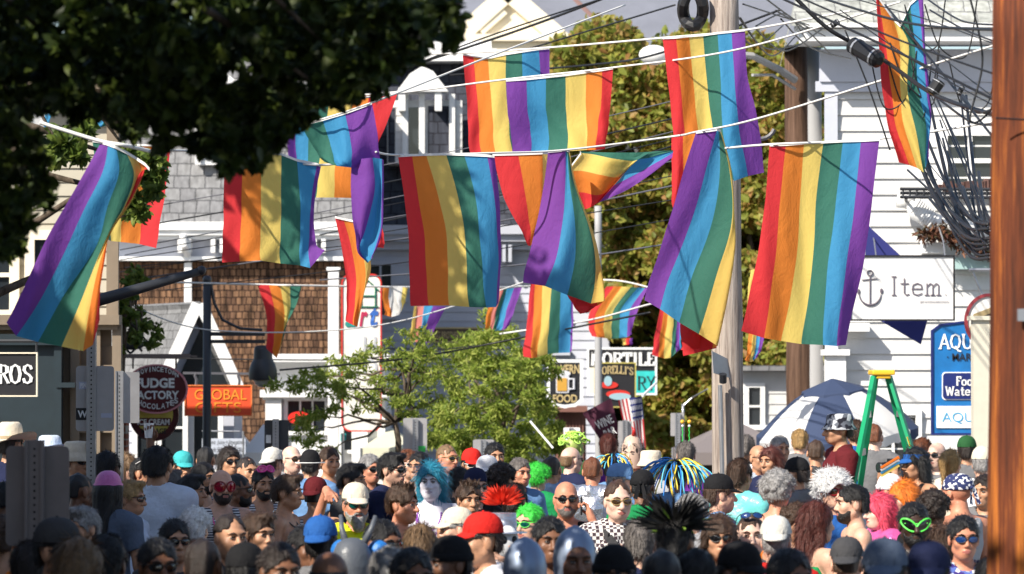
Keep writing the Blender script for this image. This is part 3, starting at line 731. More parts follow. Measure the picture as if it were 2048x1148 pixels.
for i in range(9): 
    p = W(1828+i*4.2, 412+i*3.6, D-.3); q = W(1831+i*4.2, 414+i*3.6, D-.3); mb.tube([p, q], .116, 14)
mb.build("vent_duct", MATS['white_paint'], B, True)
mb = MB(); pbox(mb, 1846, 462, 1888, 506, D-.32, .28); mb.build("vent_box", MATS['white_paint'], B)
t = thing("window_shelf", "dark metal shelf with clutter under the window of the white shop", "shelf", W(1890, 385, D-.5))
mb = MB()
for y, dy in ((378, .62), (386, .60), (394, .64)): mb.tube([W(1800, y, D-dy), W(1995, y+1, D-dy)], .022, 6)
for k in range(14): x = 1806+k*14; mb.tube([W(x, 376, D-.62), W(x, 396, D-.62)], .012, 5)
for x in (1812, 1900, 1980): mb.tube([W(x, 396, D-.62), W(x, 410, D-.02)], .02, 6)
mb.build("shelf_rail", MATS['dark_trim'], t)
mb = MB()
for k in range(16): c = W(1880+k*7+rnd.uniform(-3, 3), 374-rnd.uniform(0, 5), D-.4); mb.box(c, (rnd.uniform(.03, .09), .08, rnd.uniform(.04, .14)), rnd.random())
mb.build("clutter", mat('clutter', (.12, .06, .05), .7, var=.6, vscale=14), t)
# ---- flat sign boards -----------------------------------------------------------
def board(name, label, pts, D, m, edge=None, depth=.04, loc=None, cat='sign', part='panel', group=None):
    cx = sum(p[0] for p in pts)/len(pts); cy = sum(p[1] for p in pts)/len(pts)
    t = thing(name, label, cat, W(cx, cy, D), group)
    mb = MB(); ppoly(mb, pts, D, depth); mb.build(part, m, t)
    if edge:
        mb = MB(); P3 = [W(x, y, D) for x, y in pts]; n = len(P3)
        for i in range(n): a, b = P3[i], P3[(i+1) % n]; fbar(mb, a+Vector((0, depth/2-.012, 0)), b+Vector((0, depth/2-.012, 0)), edge[1], depth+.012+.001*(i % 2))
        mb.build("frame", edge[0], t)
    return t
def rect(x0, y0, x1, y1): return [(x0, y1), (x1, y1), (x1, y0), (x0, y0)]
def oval(cx, cy, rx, ry, n=40): return [(cx+rx*math.cos(2*PI*i/n), cy+ry*math.sin(-2*PI*i/n)) for i in range(n)]
def rrect(x0, y0, x1, y1, r, n=5):
    o = []
    for cx, cy, a in ((x1-r, y1-r, 0), (x1-r, y0+r, 1), (x0+r, y0+r, 2), (x0+r, y1-r, 3)):
        for i in range(n+1): t = PI/2*(a-1+i/n); o.append((cx+r*math.cos(t), cy-r*math.sin(t)))
    return o
LW, LB, LG = MATS['letter_white'], MATS['letter_black'], MATS['letter_gold']
mat('board_white', (.74, .73, .72), .7, bump=.5, bscale=3, var=.1, vscale=4); mat('sign_blue', (.01, .15, .42), .4, var=.16, vscale=7); mat('sign_navy', (.01, .02, .14), .4, var=.16, vscale=7); mat('sign_teal', (.03, .50, .48), .5, var=.16, vscale=7); mat('sign_black', (.008, .008, .012), .6, var=.16, vscale=7); mat('sign_maroon', (.10, .008, .015), .35, var=.16, vscale=7); mat('sign_orange', (.80, .09, .03), .45, var=.16, vscale=7); mat('letter_orange', (.85, .30, .03), .5, var=.16, vscale=7); mat('letter_yellow', (.72, .60, .12), .5, var=.16, vscale=7); mat('sign_green', (.02, .16, .10), .5, var=.16, vscale=7); mat('sign_red', (.60, .03, .02), .45, var=.16, vscale=7); mat('letter_blue', (.03, .12, .45), .5, var=.16, vscale=7); mat('letter_sky', (.05, .35, .65), .5, var=.16, vscale=7); mat('letter_gray', (.12, .10, .13), .6, var=.16, vscale=7)
# Item sign
D = 40.5
mb = MB(); pts = rect(1700, 512, 1908, 640)
t = board("shop_sign", "white plank sign with an anchor and the word Item hanging on the white shop", pts, D, MATS['board_white'], (LB, .018))
a = MB(); y = D-.012
def pt(x, y_): return W(x, y_, D-.012)
c = (1740, 545)
a.tube([pt(1740+5.5*math.cos(q), 546+5.5*math.sin(q)) for q in [2*PI*i/16 for i in range(17)]], .007, 6)
a.tube([pt(1740, 552), pt(1740, 608)], .007, 6); a.tube([pt(1724, 560), pt(1755, 557)], .006, 6); a.tube([pt(1740+22*math.cos(q), 586+24*math.sin(q)) for q in [PI*.02+PI*.96*i/16 for i in range(17)]], [.004+.008*math.sin(PI*i/16) for i in range(17)], 6); a.ball(pt(1763, 582), (.018, .006, .03), 8); a.ball(pt(1717, 583), (.018, .006, .03), 8)
a.build("anchor_emblem", MATS['letter_gray'], t)
serif("Item.", 1838, 572, D-.01, 120, 56*.66, MATS['letter_gray'], t, .07, .07, ser=.22)
text("provincetown.", 1870, 604, D-.01, 58, 7, MATS['letter_gray'], t, "small_lettering")
mb = MB(); 
for x in (1752, 1890): mb.tube([W(x, 512, D), W(x-4, 480, D+.3), W(x-12, 455, D+3.)], .008, 5)
mb.build("hanging_chain", MATS['steel'], t)
# navy bunting behind
mb = MB(); pv = [W(1733, 448, 41.2), W(1800, 510, 41.2), W(1760, 640, 41.), W(1842, 688, 40.9), W(1855, 640, 41.), W(1735, 640, 41.1), W(1730, 520, 41.2)]
mb.add(pv, [(0, 6, 1), (6, 5, 4, 1), (5, 2, 3, 4)]); o = mb.build("navy_banner", mat('navy_cloth', (.02, .025, .16), .8)); so = o.modifiers.new("solid", 'SOLIDIFY'); so.thickness = .01
tag(o, "dark navy cloth banner hanging behind the white anchor sign", "banner")
# AQUA sign
D = 39.5
t = board("market_sign", "tall bright blue market sign with white lettering beside the wooden pole", [(1864, 868), (1990, 868), (1990, 642), (1925, 644), (1880, 650), (1864, 662)], D, MATS['sign_blue'], (MATS['sign_navy'], .02))
serif("AQUA", 1922, 683, D-.012, 86, 28, LW, t, .16); text("· MARKET ·", 1940, 714, D-.012, 92, 15, LB, t, off=.01)
for (x0, y0, x1, y1, m, dd) in ((1884, 744, 2010, 800, LW, .012), (1886, 746, 2010, 798, MATS['sign_navy'], .022)):
    mb = MB(); ppoly(mb, rrect(x0, y0, x1, y1, 7), D-dd, .012); mb.build("panel", m, t)
serif("Food", 1934, 762, D-.03, 44, 17, LW, t, .2); serif("Waterf", 1925, 782, D-.03, 66, 17, LW, t, .2)
mb = MB(); pbox(mb, 1873, 812, 2010, 856, D-.016, .012); mb.build("panel", LW, t); text("AQUA", 1926, 836, D-.024, 84, 22, MATS['letter_sky'], t, off=-.01)
# oval sign next to pole
D = 37.
t = board("oval_sign", "round white hanging sign with a dark red rim beside the wooden pole", oval(1978, 642, 46, 52), D, MATS['board_white'], (mat('rim_red', (.25, .03, .04), .5), .03))
mb = MB(); ppoly(mb, [(1940, 660), (1948, 628), (1990, 612), (1990, 668)], D-.05, .04); mb.build("emblem", mat('emblem_tan', (.32, .24, .12), .6), t)
mb = MB(); ppoly(mb, [(1960, 652), (1966, 632), (1996, 622), (1996, 662)], D-.06, .008); mb.build("emblem_dark", LB, t)  # black inner patch on the tan emblem
mb = MB(); mb.tube([W(1946, 545, D), W(1960, 580, D), W(1965, 592, D)], .012, 6); mb.tube([W(1938, 540, D), W(2040, 540, D)], .02, 6); mb.build("hanging_chain", MATS['steel'], t)
# ---- left tan building
D = 38.
B = thing("tan_storefront_building", "tan building with pale clapboards above and a dark teal storefront at the left edge", "building", (X(120, D), D, 0))
xr = X(232, D); xl = xr-8; z1 = Z(640, D); zt = 5.25
mb = MB(); clap(mb, xl, xr, z1, zt, D, .14, .02); mb.add([(xl, D+.02, z1), (xr-.01, D+.02, z1), (xr-.95, D+8, z1), (xl, D+8, z1), (xl, D+.02, zt), (xr-.01, D+.02, zt), (xr-.95, D+8, zt), (xl, D+8, zt)], [(0, 1, 5, 4), (1, 2, 6, 5), (2, 3, 7, 6), (3, 0, 4, 7), (4, 5, 6, 7)]); mb.build("upper_wall", MATS['cream_board'], B)
mb = MB(); mb.box((xr-.03, D-.05, (z1+zt)/2), (.12, .08, zt-z1)); mb.box(((xl+xr)/2, D-.05, Z(640, D)), (xr-xl+.1, .30, .10)); mb.box(((xl+xr)/2, D-.04, Z(650, D)), (xr-xl+.06, .2, .10)); mb.box(((xl+xr)/2, D-.1, zt+.1), (xr-xl+.4, .6, .2)); mb.build("cornice", MATS['tan_paint'], B)
mb = MB(); mb.add([(xl, D+.04, 0), (xr-.05, D+.04, 0), (xr-.99, D+8, 0), (xl, D+8, 0), (xl, D+.04, z1), (xr-.05, D+.04, z1), (xr-.99, D+8, z1), (xl, D+8, z1)], [(0, 1, 5, 4), (1, 2, 6, 5), (2, 3, 7, 6), (3, 0, 4, 7), (4, 5, 6, 7)])
for a, b in ((152, 235),): 
    for k in range(3): x = a+(b-a)*k/2; mb.box((X(x, D), D-.03, z1/2), (.09, .14, z1-.1))
    for y in (735, 780, 860): mb.box((X(193, D), D-.02, Z(y, D)), (.40, .09, .05))
mb.build("lower_wall", MATS['tan_paint'], B)
mb = MB(); 
for x0, x1 in ((158, 188), (198, 228)):
    for y0, y1 in ((692, 730), (742, 776), (800, 900)): pbox(mb, x0, y0, x1, y1, D+.02, .02)
mb.build("recessed_panels", mat('tan_dark', (.15, .12, .09), .7), B)
mb = MB(); pbox(mb, -900, 690, 118, 960, D-.35, .32); pbox(mb, -900, 668, 122, 690, D-.45, .45); pbox(mb, 108, 690, 122, 1000, D-.40, .1); pbox(mb, 112, 765, 150, 775, D-.42, .3); mb.build("storefront", MATS['teal_dark'], B)
window(B, X(-140, D), X(-20, D), .8, 1.9, D-.40, 'teal_dark')
window(B, X(-60, D), X(20, D), Z(620, D), Z(480, D), D-.05, 'cream_paint', fw=.1)
window(B, X(70, D), X(140, D), Z(620, D), Z(480, D), D-.05, 'cream_paint', fw=.1)
D = 34.
t = board("shop_sign", "black hanging sign with a thin white border and the letters ROS at the left edge", rect(-80, 706, 74, 792), D, MATS['sign_black'], (MATS['cream_paint'], .012)); serif("ROS", 30, 748, D-.012, 66, 36, LW, t, .2, .07); 
mb = MB(); mb.tube([W(73, 706, D), W(73, 682, D)], .01, 6); mb.tube([W(-120, 682, D), W(78, 682, D)], .018, 6); mb.build("hanging_bracket", MATS['dark_trim'], t)

# ---- unseen left building added to shade the street (its street side is just outside the picture)
B = thing("unseen_shade_building", "unseen grey shingled building added along the left pavement to shade the street", "building", (-8.4, 8, 0))
mb = MB(); mb.box((-8.4, 7, 3.1), (5.6, 34, 6.2)); mb.build("wall", MATS['slate_grey'], B)
mb = MB(); mb.add([(-11.5, -10.2, 6.2), (-5.4, -10.2, 6.2), (-8.4, -10.2, 8.0), (-11.5, 24.2, 6.2), (-5.4, 24.2, 6.2), (-8.4, 24.2, 8.0)], [(0, 1, 2), (3, 5, 4), (1, 4, 5, 2), (0, 2, 5, 3), (0, 3, 4, 1)]); mb.build("roof", MATS['asphalt_shingle'], B)
for k in range(6):
    f = MB(); y = -6+5*k; f.box((-5.58, y, 2.2), (.10, 1.5, 1.9)); o = f.build("window", MATS['white_paint'], B); g = MB(); g.box((-5.52, y, 2.2), (.02, 1.3, 1.7)); g.build("pane", MATS['glass_dark'], o)

# ---- cedar shingled building with the grey mansard roof
D = 62.
B = thing("cedar_shingled_building", "brown cedar shingled building with white cornice and grey mansard roof behind the small gabled house", "building", (X(470, D), D, 0))
x0, x1 = X(120, D), X(692, D)
mb = MB(); mb.box(((x0+x1)/2, D+5, Z(520, D)/2), (x1-x0, 10, Z(520, D))); mb.build("wall", MATS['cedar'], B)
mb = MB(); mb.box(((x0+x1)/2, D+4.9, (Z(520, D)+Z(480, D))/2), (x1-x0+.1, 10, Z(480, D)-Z(520, D))); 
mb.build("frieze", MATS['grey_board'], B)
mb = MB(); 
for ya, yb, pr in ((480, 472, .35), (472, 462, .5), (462, 446, .62), (522, 514, .14)): mb.box(((x0+x1)/2, D+4.8, (Z(ya, D)+Z(yb, D))/2), (x1-x0+.3, 10+pr, Z(yb, D)-Z(ya, D)))
for x in (372, 438, 640): 
    for dx in (-9, 9): mb.box((X(x+dx, D), D-.22, Z(492, D)), (.07, .35, .24))
mb.build("cornice", MATS['white_paint'], B)
mb = MB(); mb.box((X(377, D), D-.12, Z(600, D)), (.12, .09, Z(520, D)-Z(620, D)+.4)); mb.tube([W(366, 470, D-.5), W(368, 490, D-.5), W(374, 505, D-.3), W(377, 520, D-.12)], .06, 8); mb.build("downpipe", MATS['white_paint'], B)
mb = MB(); za, zb = Z(446, D), Z(100, D); mb.add([(x0, D-.4, za), (x1+.2, D-.4, za), (x1-.1, D+1.1, zb), (x0, D+1.1, zb), (x1+.2, D+9, za), (x1-.1, D+8, zb)], [(0, 1, 2, 3), (1, 4, 5, 2), (3, 2, 5)]); mb.build("mansard_roof", MATS['slate_grey'], B)
def dormer(B, cx, ytop, ybot, w, D, wm='white_paint'):
    f = MB(); zt = Z(ytop, D); zb = Z(ybot, D); hw = w/2*D/FP; c = X(cx, D)
    f.box((c, D+.35, (zt+zb)/2), (hw*2, .9, zt-zb)); f.prism([(c-hw*1.45, zt), (c+hw*1.45, zt), (c, zt+hw*1.1)], D-.35, D+1.2)
    for s in (-1, 1): f.box((c+s*hw*1.05, D-.22, zt-.16), (.10, .28, .32)); f.box((c+s*hw*.95, D-.13, (zt+zb)/2), (.09, .10, zt-zb))
    f.box((c, D-.25, zt+.02), (hw*3.0, .42, .07)); o = f.build("dormer", MATS[wm], B); window(o, c-hw*.55, c+hw*.55, zb+.12, zt-.16, D-.14, panes=(1, 2), fw=.05) if False else None
    g = MB(); g.box((c, D-.12, (zt+zb)/2-.05), (hw*1.1, .03, (zt-zb)*.8)); g.build("pane", MATS['glass_dark'], o); return o
dormer(B, 430, 170, 330, 70, D)
# ---- white building with dark slate mansard in the middle
D = 66.
B = thing("white_mansard_building", "white clapboard building with dark slate mansard roof and bracketed dormer in the middle distance", "building", (X(950, D), D, 0))
x0, x1 = X(694, D), X(1212, D)
mb = MB(); clap(mb, x0, x1, 0, Z(470, D), D, .165, .022); mb.box(((x0+x1)/2, D+5.02, Z(470, D)/2), (x1-x0-.04, 10, Z(470, D))); clap(mb, D, D+10, 0, Z(470, D), x1, .165, .022, side=1); mb.build("wall", MATS['grey_board'], B)
mb = MB()
for ya, yb, pr in ((500, 484, .2), (484, 470, .55), (470, 452, .75)): mb.box(((x0+x1)/2+.15, D+4.9, (Z(ya, D)+Z(yb, D))/2), (x1-x0+.4, 10+pr, Z(yb, D)-Z(ya, D)))
for i in range(22): mb.box((x0+.1+i*.22, D-.33, Z(462, D)-.02), (.06, .1, .12)) 
mb.box((X(905, D), D-.08, Z(692, D)), (X(1130, D)-X(740, D), .16, .08)); mb.box((X(905, D), D-.08, Z(705, D)), (X(1170, D)-X(700, D), .10, .10))
mb.box((x1-.05, D-.06, 2.6), (.22, .1, 5.2)); 
for x in (1015,): 
    for dx in (-7, 5): mb.box((X(x+dx, D), D-.28, Z(508, D)), (.06, .3, .3))
mb.build("trim", MATS['grey_board'], B)
xm = X(1050, D); mb = MB(); za, zb = Z(452, D), Z(112, D); mb.add([(x0-.3, D-.4, za), (xm+.2, D-.4, za), (xm-.4, D+1.3, zb), (x0-.3, D+1.3, zb), (xm+.2, D+9, za), (xm-.4, D+8, zb)], [(0, 1, 2, 3), (1, 4, 5, 2), (3, 2, 5)]); mb.build("mansard_roof", MATS['slate_dark'], B)
mb = MB(); mb.box(((x0+xm)/2-.3, D+4.8, zb+.08), (xm-x0-.4, 8.3, .22)); mb.box(((x0+xm)/2-.3, D+4.8, zb+.26), (xm-x0-.6, 7.6, .2)); mb.build("roof_cornice", MATS['white_paint'], B)
# tower wall with dormer bay
f = MB(); 
clap(f, X(776, D), X(925, D), Z(330, D), Z(205, D), D-.5, .14, .015); f.box((X(850, D), D, Z(268, D)), (X(925, D)-X(776, D)-.03, .9, Z(205, D)-Z(330, D))); 
o = f.build("bay_wall", MATS['white_board'], B)
mb = MB(); hw = 20*D/FP
for x in (812, 845, 905): mb.box((X(x, D), D-.56, Z(258, D)), (.10, .1, Z(195, D)-Z(325, D)))
for x in (806, 878): mb.box((X(x, D), D-.62, Z(205, D)), (.12, .36, .40))
mb.prism([(X(796, D), Z(190, D)), (X(898, D), Z(190, D)), (X(868, D), Z(150, D)), (X(846, D), Z(140, D)), (X(822, D), Z(155, D))], D-.85, D-.2)
mb.build("dormer", MATS['white_paint'], B)
mb = MB(); pbox(mb, 776, 215, 790, 325, D-.53, .02); mb.build("shutter", MATS['slate_dark'], B)
mb = MB(); pbox(mb, 856, 212, 902, 322, D-.53, .02); o = mb.build("shutter", MATS['slate_dark'], B)
mb = MB(); pbox(mb, 818, 215, 840, 320, D-.53, .02); mb.build("pane", MATS['glass_dark'], B)
for xa in (740, 1085): window(B, X(xa, D), X(xa+42, D), Z(630, D), Z(530, D), D-.05, 'grey_board', fw=.08)
t = board("lodge_sign", "long weathered brown lodge sign with gold letters on the white building", rect(862, 656, 956, 684), D-.25, mat('sign_brown', (.12, .08, .05), .7, var=.16, vscale=7), (LG, .03)); text("ING BROTHERS LODGE", 909, 670, D-.27, 84, 14, LG, t, off=.015)
# ---- far roof and pediment
D = 112.
B = thing("far_slate_roof_building", "huge bluish slate roof with a cream pediment rising far behind the trees", "building", (X(1150, D), D, 0))
mb = MB(); mb.box((X(1150, D), D+8, 5.5), (12.5, 16, 11.0)); mb.build("wall", MATS['cream_board'], B)
zb = Z(112, D); xa, xb = X(700, D), X(1640, D)
mb = MB(); mb.add([(xa, D-.5, zb), (xb, D-.5, zb), (xb, D+9, zb+8), (xa, D+9, zb+8)], [(0, 1, 2, 3)]); mb.build("roof", MATS['far_roof'], B)
mb = MB(); mb.bar((X(1120, D), D-.3, Z(-30, D)), (X(1215, D), D-.6, Z(68, D)), .18, .12); mb.build("ridge_flashing", mat('copper_dull', (.22, .12, .11), .6), B)
dm = MB(); Dp = D-3.5
dm.prism([(X(925, Dp), Z(78, Dp)), (X(1112, Dp), Z(78, Dp)), (X(1016, Dp), Z(-6, Dp))], Dp, Dp+2.5)
o = dm.build("pediment", MATS['cream_paint'], B)
mb = MB(); a, b, c = W(918, 74, Dp), W(1118, 74, Dp), W(1016, -14, Dp); mb.bar(a, c, .42, .5); mb.bar(b, c, .42, .5); mb.box(((a.x+b.x)/2, Dp-.1, a.z-.04), (b.x-a.x+.2, .6, .20)); mb.box(((a.x+b.x)/2, Dp+.1, a.z-.26), (b.x-a.x-.3, .5, .22)); mb.bar(W(1115, 72, Dp), W(1148, 104, Dp), .34, .5)
mb.box(((a.x+b.x)/2, Dp+1, a.z-1.2), (b.x-a.x-.9, 2.4, 1.7)); mb.bar(W(962, 64, Dp-.1), W(1010, 22, Dp-.1), .12, .2); mb.build("moulding", MATS['cream_paint'], o)

# ---- small gabled house
D = 52.
B = thing("small_gabled_house", "small grey gabled house with white rake boards in front of the cedar wall", "building", (X(400, D), D, 0))
ap = W(402, 608, D); lf = W(322, 772, D); rt = W(482, 772, D); bk = Vector((-1.4, 3.2, 0))
mb = MB(); mb.box((X(402, D)-.05, D+.9, lf.z/2), (1.0, 1.6, lf.z)); mb.add([lf, rt, ap], [(0, 1, 2)]); mb.build("wall", MATS['grey_board'], B)
mb = MB(); e = Vector((0, -.25, .03)); mb.add([lf+e-(ap-lf)*.08, ap+e, ap+bk*1.6+e, lf+bk*1.6+e-(ap-lf)*.08], [(0, 1, 2, 3)]); mb.add([rt+e, ap+e, ap+bk*1.6+e, rt+bk*1.6+e], [(3, 2, 1, 0)]); o = mb.build("roof", MATS['shingle_shaded'], B)
so = o.modifiers.new("solid", 'SOLIDIFY'); so.thickness = .08
mb = MB(); mb.bar(lf+Vector((-.05, -.28, -.15)), ap+Vector((-.02, -.28, 0)), .06, .16); mb.bar(rt+Vector((.03, -.282, -.12)), ap+Vector((.02, -.282, 0)), .06, .16); mb.build("rake_board", MATS['white_paint'], B)
mb = MB(); ppoly(mb, [(350, 772), (458, 772), (404, 650)], D-.06, .03); mb.build("gable_window", MATS['glass_dark'], B)
mb = MB(); clap(mb, X(240, D), X(345, D), 0, Z(772, D), D-.4, .16, .015); mb.box((X(292, D), D+.6, Z(772, D)/2), (X(345, D)-X(240, D)-.03, 1.98, Z(772, D))); mb.box((X(380, D), D-.35, 1.1), (1.4, .1, .05)); mb.build("shop_front", MATS['grey_board'], B)
window(B, X(330, D), X(372, D), 1.2, Z(790, D), D-.48, panes=(1, 2)); window(B, X(282, D), X(312, D), 1.1, Z(800, D), D-.48, panes=(1, 2)); window(B, X(392, D), X(440, D), 1.1, Z(800, D), D-.32, panes=(2, 1))
mb = MB(); pbox(mb, 238, 836, 252, 960, 43., .35); t = tag(mb.build("brick_pier", MATS['red_brick']), "narrow red brick pier under the round ice cream sign", "pier")

# ---- bright white storefront with porch
D = 57.
B = thing("white_storefront_building", "bright white storefront with a flat roof and a red oval in its dark window", "building", (X(620, D), D, 0))
x0, x1 = X(532, D), X(770, D)
mb = MB(); mb.box(((x0+x1)/2, D+1.5, Z(722, D)/2), (x1-x0, 3, Z(722, D))); mb.build("wall", MATS['white_paint'], B)
mb = MB(); mb.box(((x0+x1)/2, D-.05, Z(787, D)), (x1-x0+.15, .4, .11)); mb.box(((x0+x1)/2, D-.0, Z(795, D)), (x1-x0+.08, .25, .07)); mb.box(((x0+x1)/2, D-.1, Z(716, D)), (x1-x0+.3, .6, .12))
for x in (548, 672, 720): mb.box((X(x, D), D-.08, Z(800, D)/2), (.24, .16, Z(800, D)))
mb.build("porch_trim", MATS['white_paint'], B)
window(B, X(576, D), X(650, D), Z(862, D), Z(802, D), D-.03, panes=(3, 1), fw=.06); window(B, X(684, D), X(712, D), Z(900, D), Z(815, D), D-.03, panes=(1, 1), fw=.05)
mb = MB(); ppoly(mb, oval(598, 836, 22, 13), D-.12, .03); tag(mb.build("oval_sign", mat('sign_bright_red', (.80, .02, .01), .5, var=.16, vscale=7)), "bright red oval sign in the white storefront window", "sign")
mb = MB(); mb.box((X(667, 55), 55, Z(540, 55)/2), (.155, .16, Z(540, 55))); mb.box((X(667, 55), 55, Z(538, 55)), (.2, .2, .05)); mb.build
tag(mb.build("white_post", MATS['white_paint']), "tall square white post beside the art house sign", "post")
D = 54.5
t = board("art_sign", "tall white art house sign with red rounded border and a green house drawing", rrect(684, 549, 762, 862, 18), D, mat('sign_ivory', (.78, .75, .70), .5, var=.16, vscale=7), (MATS['sign_red'], .022))
a = MB(); q = lambda x, y: W(x, y, D-.015)
for p in (((716, 578), (735, 560), (758, 582)), ((722, 577), (722, 614)), ((751, 577), (751, 614)), ((716, 614), (757, 614)), ((722, 592), (751, 592))): a.tube([q(*z) for z in p], .013, 5)
a.build("house_drawing", MATS['sign_green'], t)
text("a", 702, 641, D-.015, 24, 26, mat('letter_seagreen', (.02, .25, .22), .5, var=.16, vscale=7), t, off=.03, shear=.25); text("r", 727, 638, D-.015, 17, 30, mat('letter_crimson', (.45, .02, .08), .5, var=.16, vscale=7), t, off=.03, shear=.25); text("t", 748, 634, D-.015, 18, 40, MATS['letter_blue'], t, off=.03, shear=.2)
text("H", 740, 690, D-.015, 26, 34, mat('letter_silver', (.45, .46, .5), .5, var=.16, vscale=7), t, off=.01); text("O", 740, 735, D-.015, 30, 34, MATS['letter_silver'], t, off=.01)

# ---- left hanging signs
D = 45.
t = board("fudge_sign", "maroon oval fudge factory sign with white lettering", oval(312, 778, 62, 48), D, MATS['sign_maroon'], (mat('rim_pink', (.65, .25, .28), .5), .02))
def arc_text(s, cx, cy, r, a0, a1, h, D, m, t, flip=False):
    n = len(s)
    for i, ch in enumerate(s):
        if ch == ' ': continue
        a = a0+(a1-a0)*(i+.5)/n; x = cx+r*1.15*math.sin(a); y = cy-r*math.cos(a)*(1 if not flip else -1)
        k = 1.15*r*abs(a1-a0)/n*.82; text(ch, x, y, D, k*(1. if ch not in 'I' else .3), h, m, t, off=.02)
arc_text("PROVINCETOWN", 312, 800, 62, -.68, .68, 10, D-.012, LW, t); arc_text("CHOCOLATES", 312, 755, 58, -.72, .72, 11, D-.012, LW, t, True)
text("FUDGE", 310, 766, D-.012, 78, 20, LW, t, off=.04); text("FACTORY", 312, 790, D-.012, 92, 17, LW, t, off=.03)
mb = MB()
for x in (266, 352): mb.tube([W(x, 732+abs(x-312)*.12, D), W(x, 716, D)], .012, 6)
mb.bar(W(228, 712, D), W(380, 712, D), .05, .05); mb.bar(W(380, 712, D), W(394, 713, D), .02, .02); mb.build("sign_bracket", mat('old_wood', (.22, .17, .15), .8), t)
mb = MB(); mb.tube([W(238+i*3, 690-14*abs(math.sin(i*.7)), D) for i in range(16)], .018, 6); mb.tube([W(240+i*4, 700-6*math.sin(i*.9), D) for i in range(12)], .016, 6); mb.ball(W(262, 690, D), (.16, .04, .06), 12); mb.build("scroll_ironwork", MATS['dark_trim'], t, True)
t = board("ice_cream_sign", "round dark red ice cream sign with a yellow centre below the fudge sign", oval(308, 830, 47, 50), D+.15, MATS['sign_maroon'], (mat('rim_maroon', (.06, .005, .008), .4), .03))
mb = MB(); ppoly(mb, oval(308, 828, 38, 40), D+.135, .01); mb.build("yellow_disc", MATS['letter_yellow'], t)
mb = MB(); pbox(mb, 272, 836, 342, 852, D+.115, .01); mb.build("name_band", MATS['sign_maroon'], t); text("ICE CREAM", 307, 844, D+.10, 64, 12, LW, t, off=.03); text("MASSAGE", 308, 862, D+.12, 50, 11, LB, t, off=.03)
D = 49.
t = board("gift_sign", "orange red hanging sign reading global gifts in pale orange letters", rect(370, 771, 503, 831), D, MATS['sign_orange'], (mat('rim_orange', (.75, .20, .05), .5), .015))
text("GLOBAL", 441, 789, D-.012, 104, 21, MATS['letter_orange'], t, off=.0); text("GIFTS", 436, 815, D-.012, 92, 21, MATS['letter_orange'], t, off=.0)
mb = MB()
for x in (392, 478): mb.tube([W(x, 770, D), W(x+1, 760, D), W(x-2, 752, D), W(x, 746, D)], .02, 6)
mb.bar(W(366, 746, D), W(560, 748, D), .03, .03); mb.build("hanging_bar", MATS['cable_grey'], t)
# handwritten sign, tents
D = 50.
t = board("handwritten_sign", "pale handwritten juice and smoothie sign in front of the white tent", rect(404, 877, 491, 908), D, mat('paper', (.50, .55, .66), .7)); text("Organic  Juice + Smoothies", 448, 885, D-.01, 80, 10, LB, t, shear=.2); text("Soft Serve + Fro Yo", 452, 899, D-.01, 68, 9, LB, t, shear=.2)
mb = MB(); mb.tube([W(404, 862, D), W(480, 863, D)], .012, 6); 
for x in (408, 486): mb.tube([W(x, 862, D), W(x, 960, D)], .012, 6)
mb.build("sign_stand", MATS['steel'], t)
def tent(name, label, x0, x1, yt, yb, D, m, dy=2.6, peaks=1):
    t = thing(name, label, "tent", (X((x0+x1)/2, D), D+dy/2, 0)); mb = MB(); w = (X(x1, D)-X(x0, D))/peaks
    for k in range(peaks):
        a = X(x0, D)+w*k; z = Z(yb, D); zt = Z(yt, D); c = (a+w/2, D+dy/2, zt); q = [(a, D, z), (a+w, D, z), (a+w, D+dy, z), (a, D+dy, z)]
        mb.add(q+[c], [(0, 1, 4), (1, 2, 4), (2, 3, 4), (3, 0, 4)]); mb.add([(a, D, z), (a+w, D, z), (a+w, D, z-.18), (a, D, z-.18)], [(3, 2, 1, 0)]); mb.add([(a, D, z), (a, D+dy, z), (a, D+dy, z-.18), (a, D, z-.18)], [(0, 1, 2, 3)])
    mb.build("canopy", m, t); l = MB()
    for xx in (X(x0, D), X(x1, D)):
        for yy in (D, D+dy): l.tube([(xx, yy, 0), (xx, yy, Z(yb, D))], .02, 6)
    l.build("frame", MATS['steel'], t); return t
mat('tent_white', (.82, .82, .82), .7, trans=.25); mat('tent_grey', (.22, .19, .19), .8, trans=.1)
tent("market_tent", "white pitched market tent behind the handwritten sign", 425, 545, 850, 905, 52.5, MATS['tent_white'], peaks=2)
tent("market_tent", "small white tent with a pale yellow edge behind the honey locust trunk", 722, 832, 858, 896, 56, mat('tent_cream', (.80, .78, .62), .7, trans=.25))
tent("market_tent", "dusky grey tent on the far right of the trees behind the wooden pole", 1366, 1600, 842, 905, 54, MATS['tent_grey'], dy=3.5)
tent("market_tent", "dark brown tent top under the beach umbrella", 1478, 1580, 868, 905, 47.5, MATS['tent_grey'])

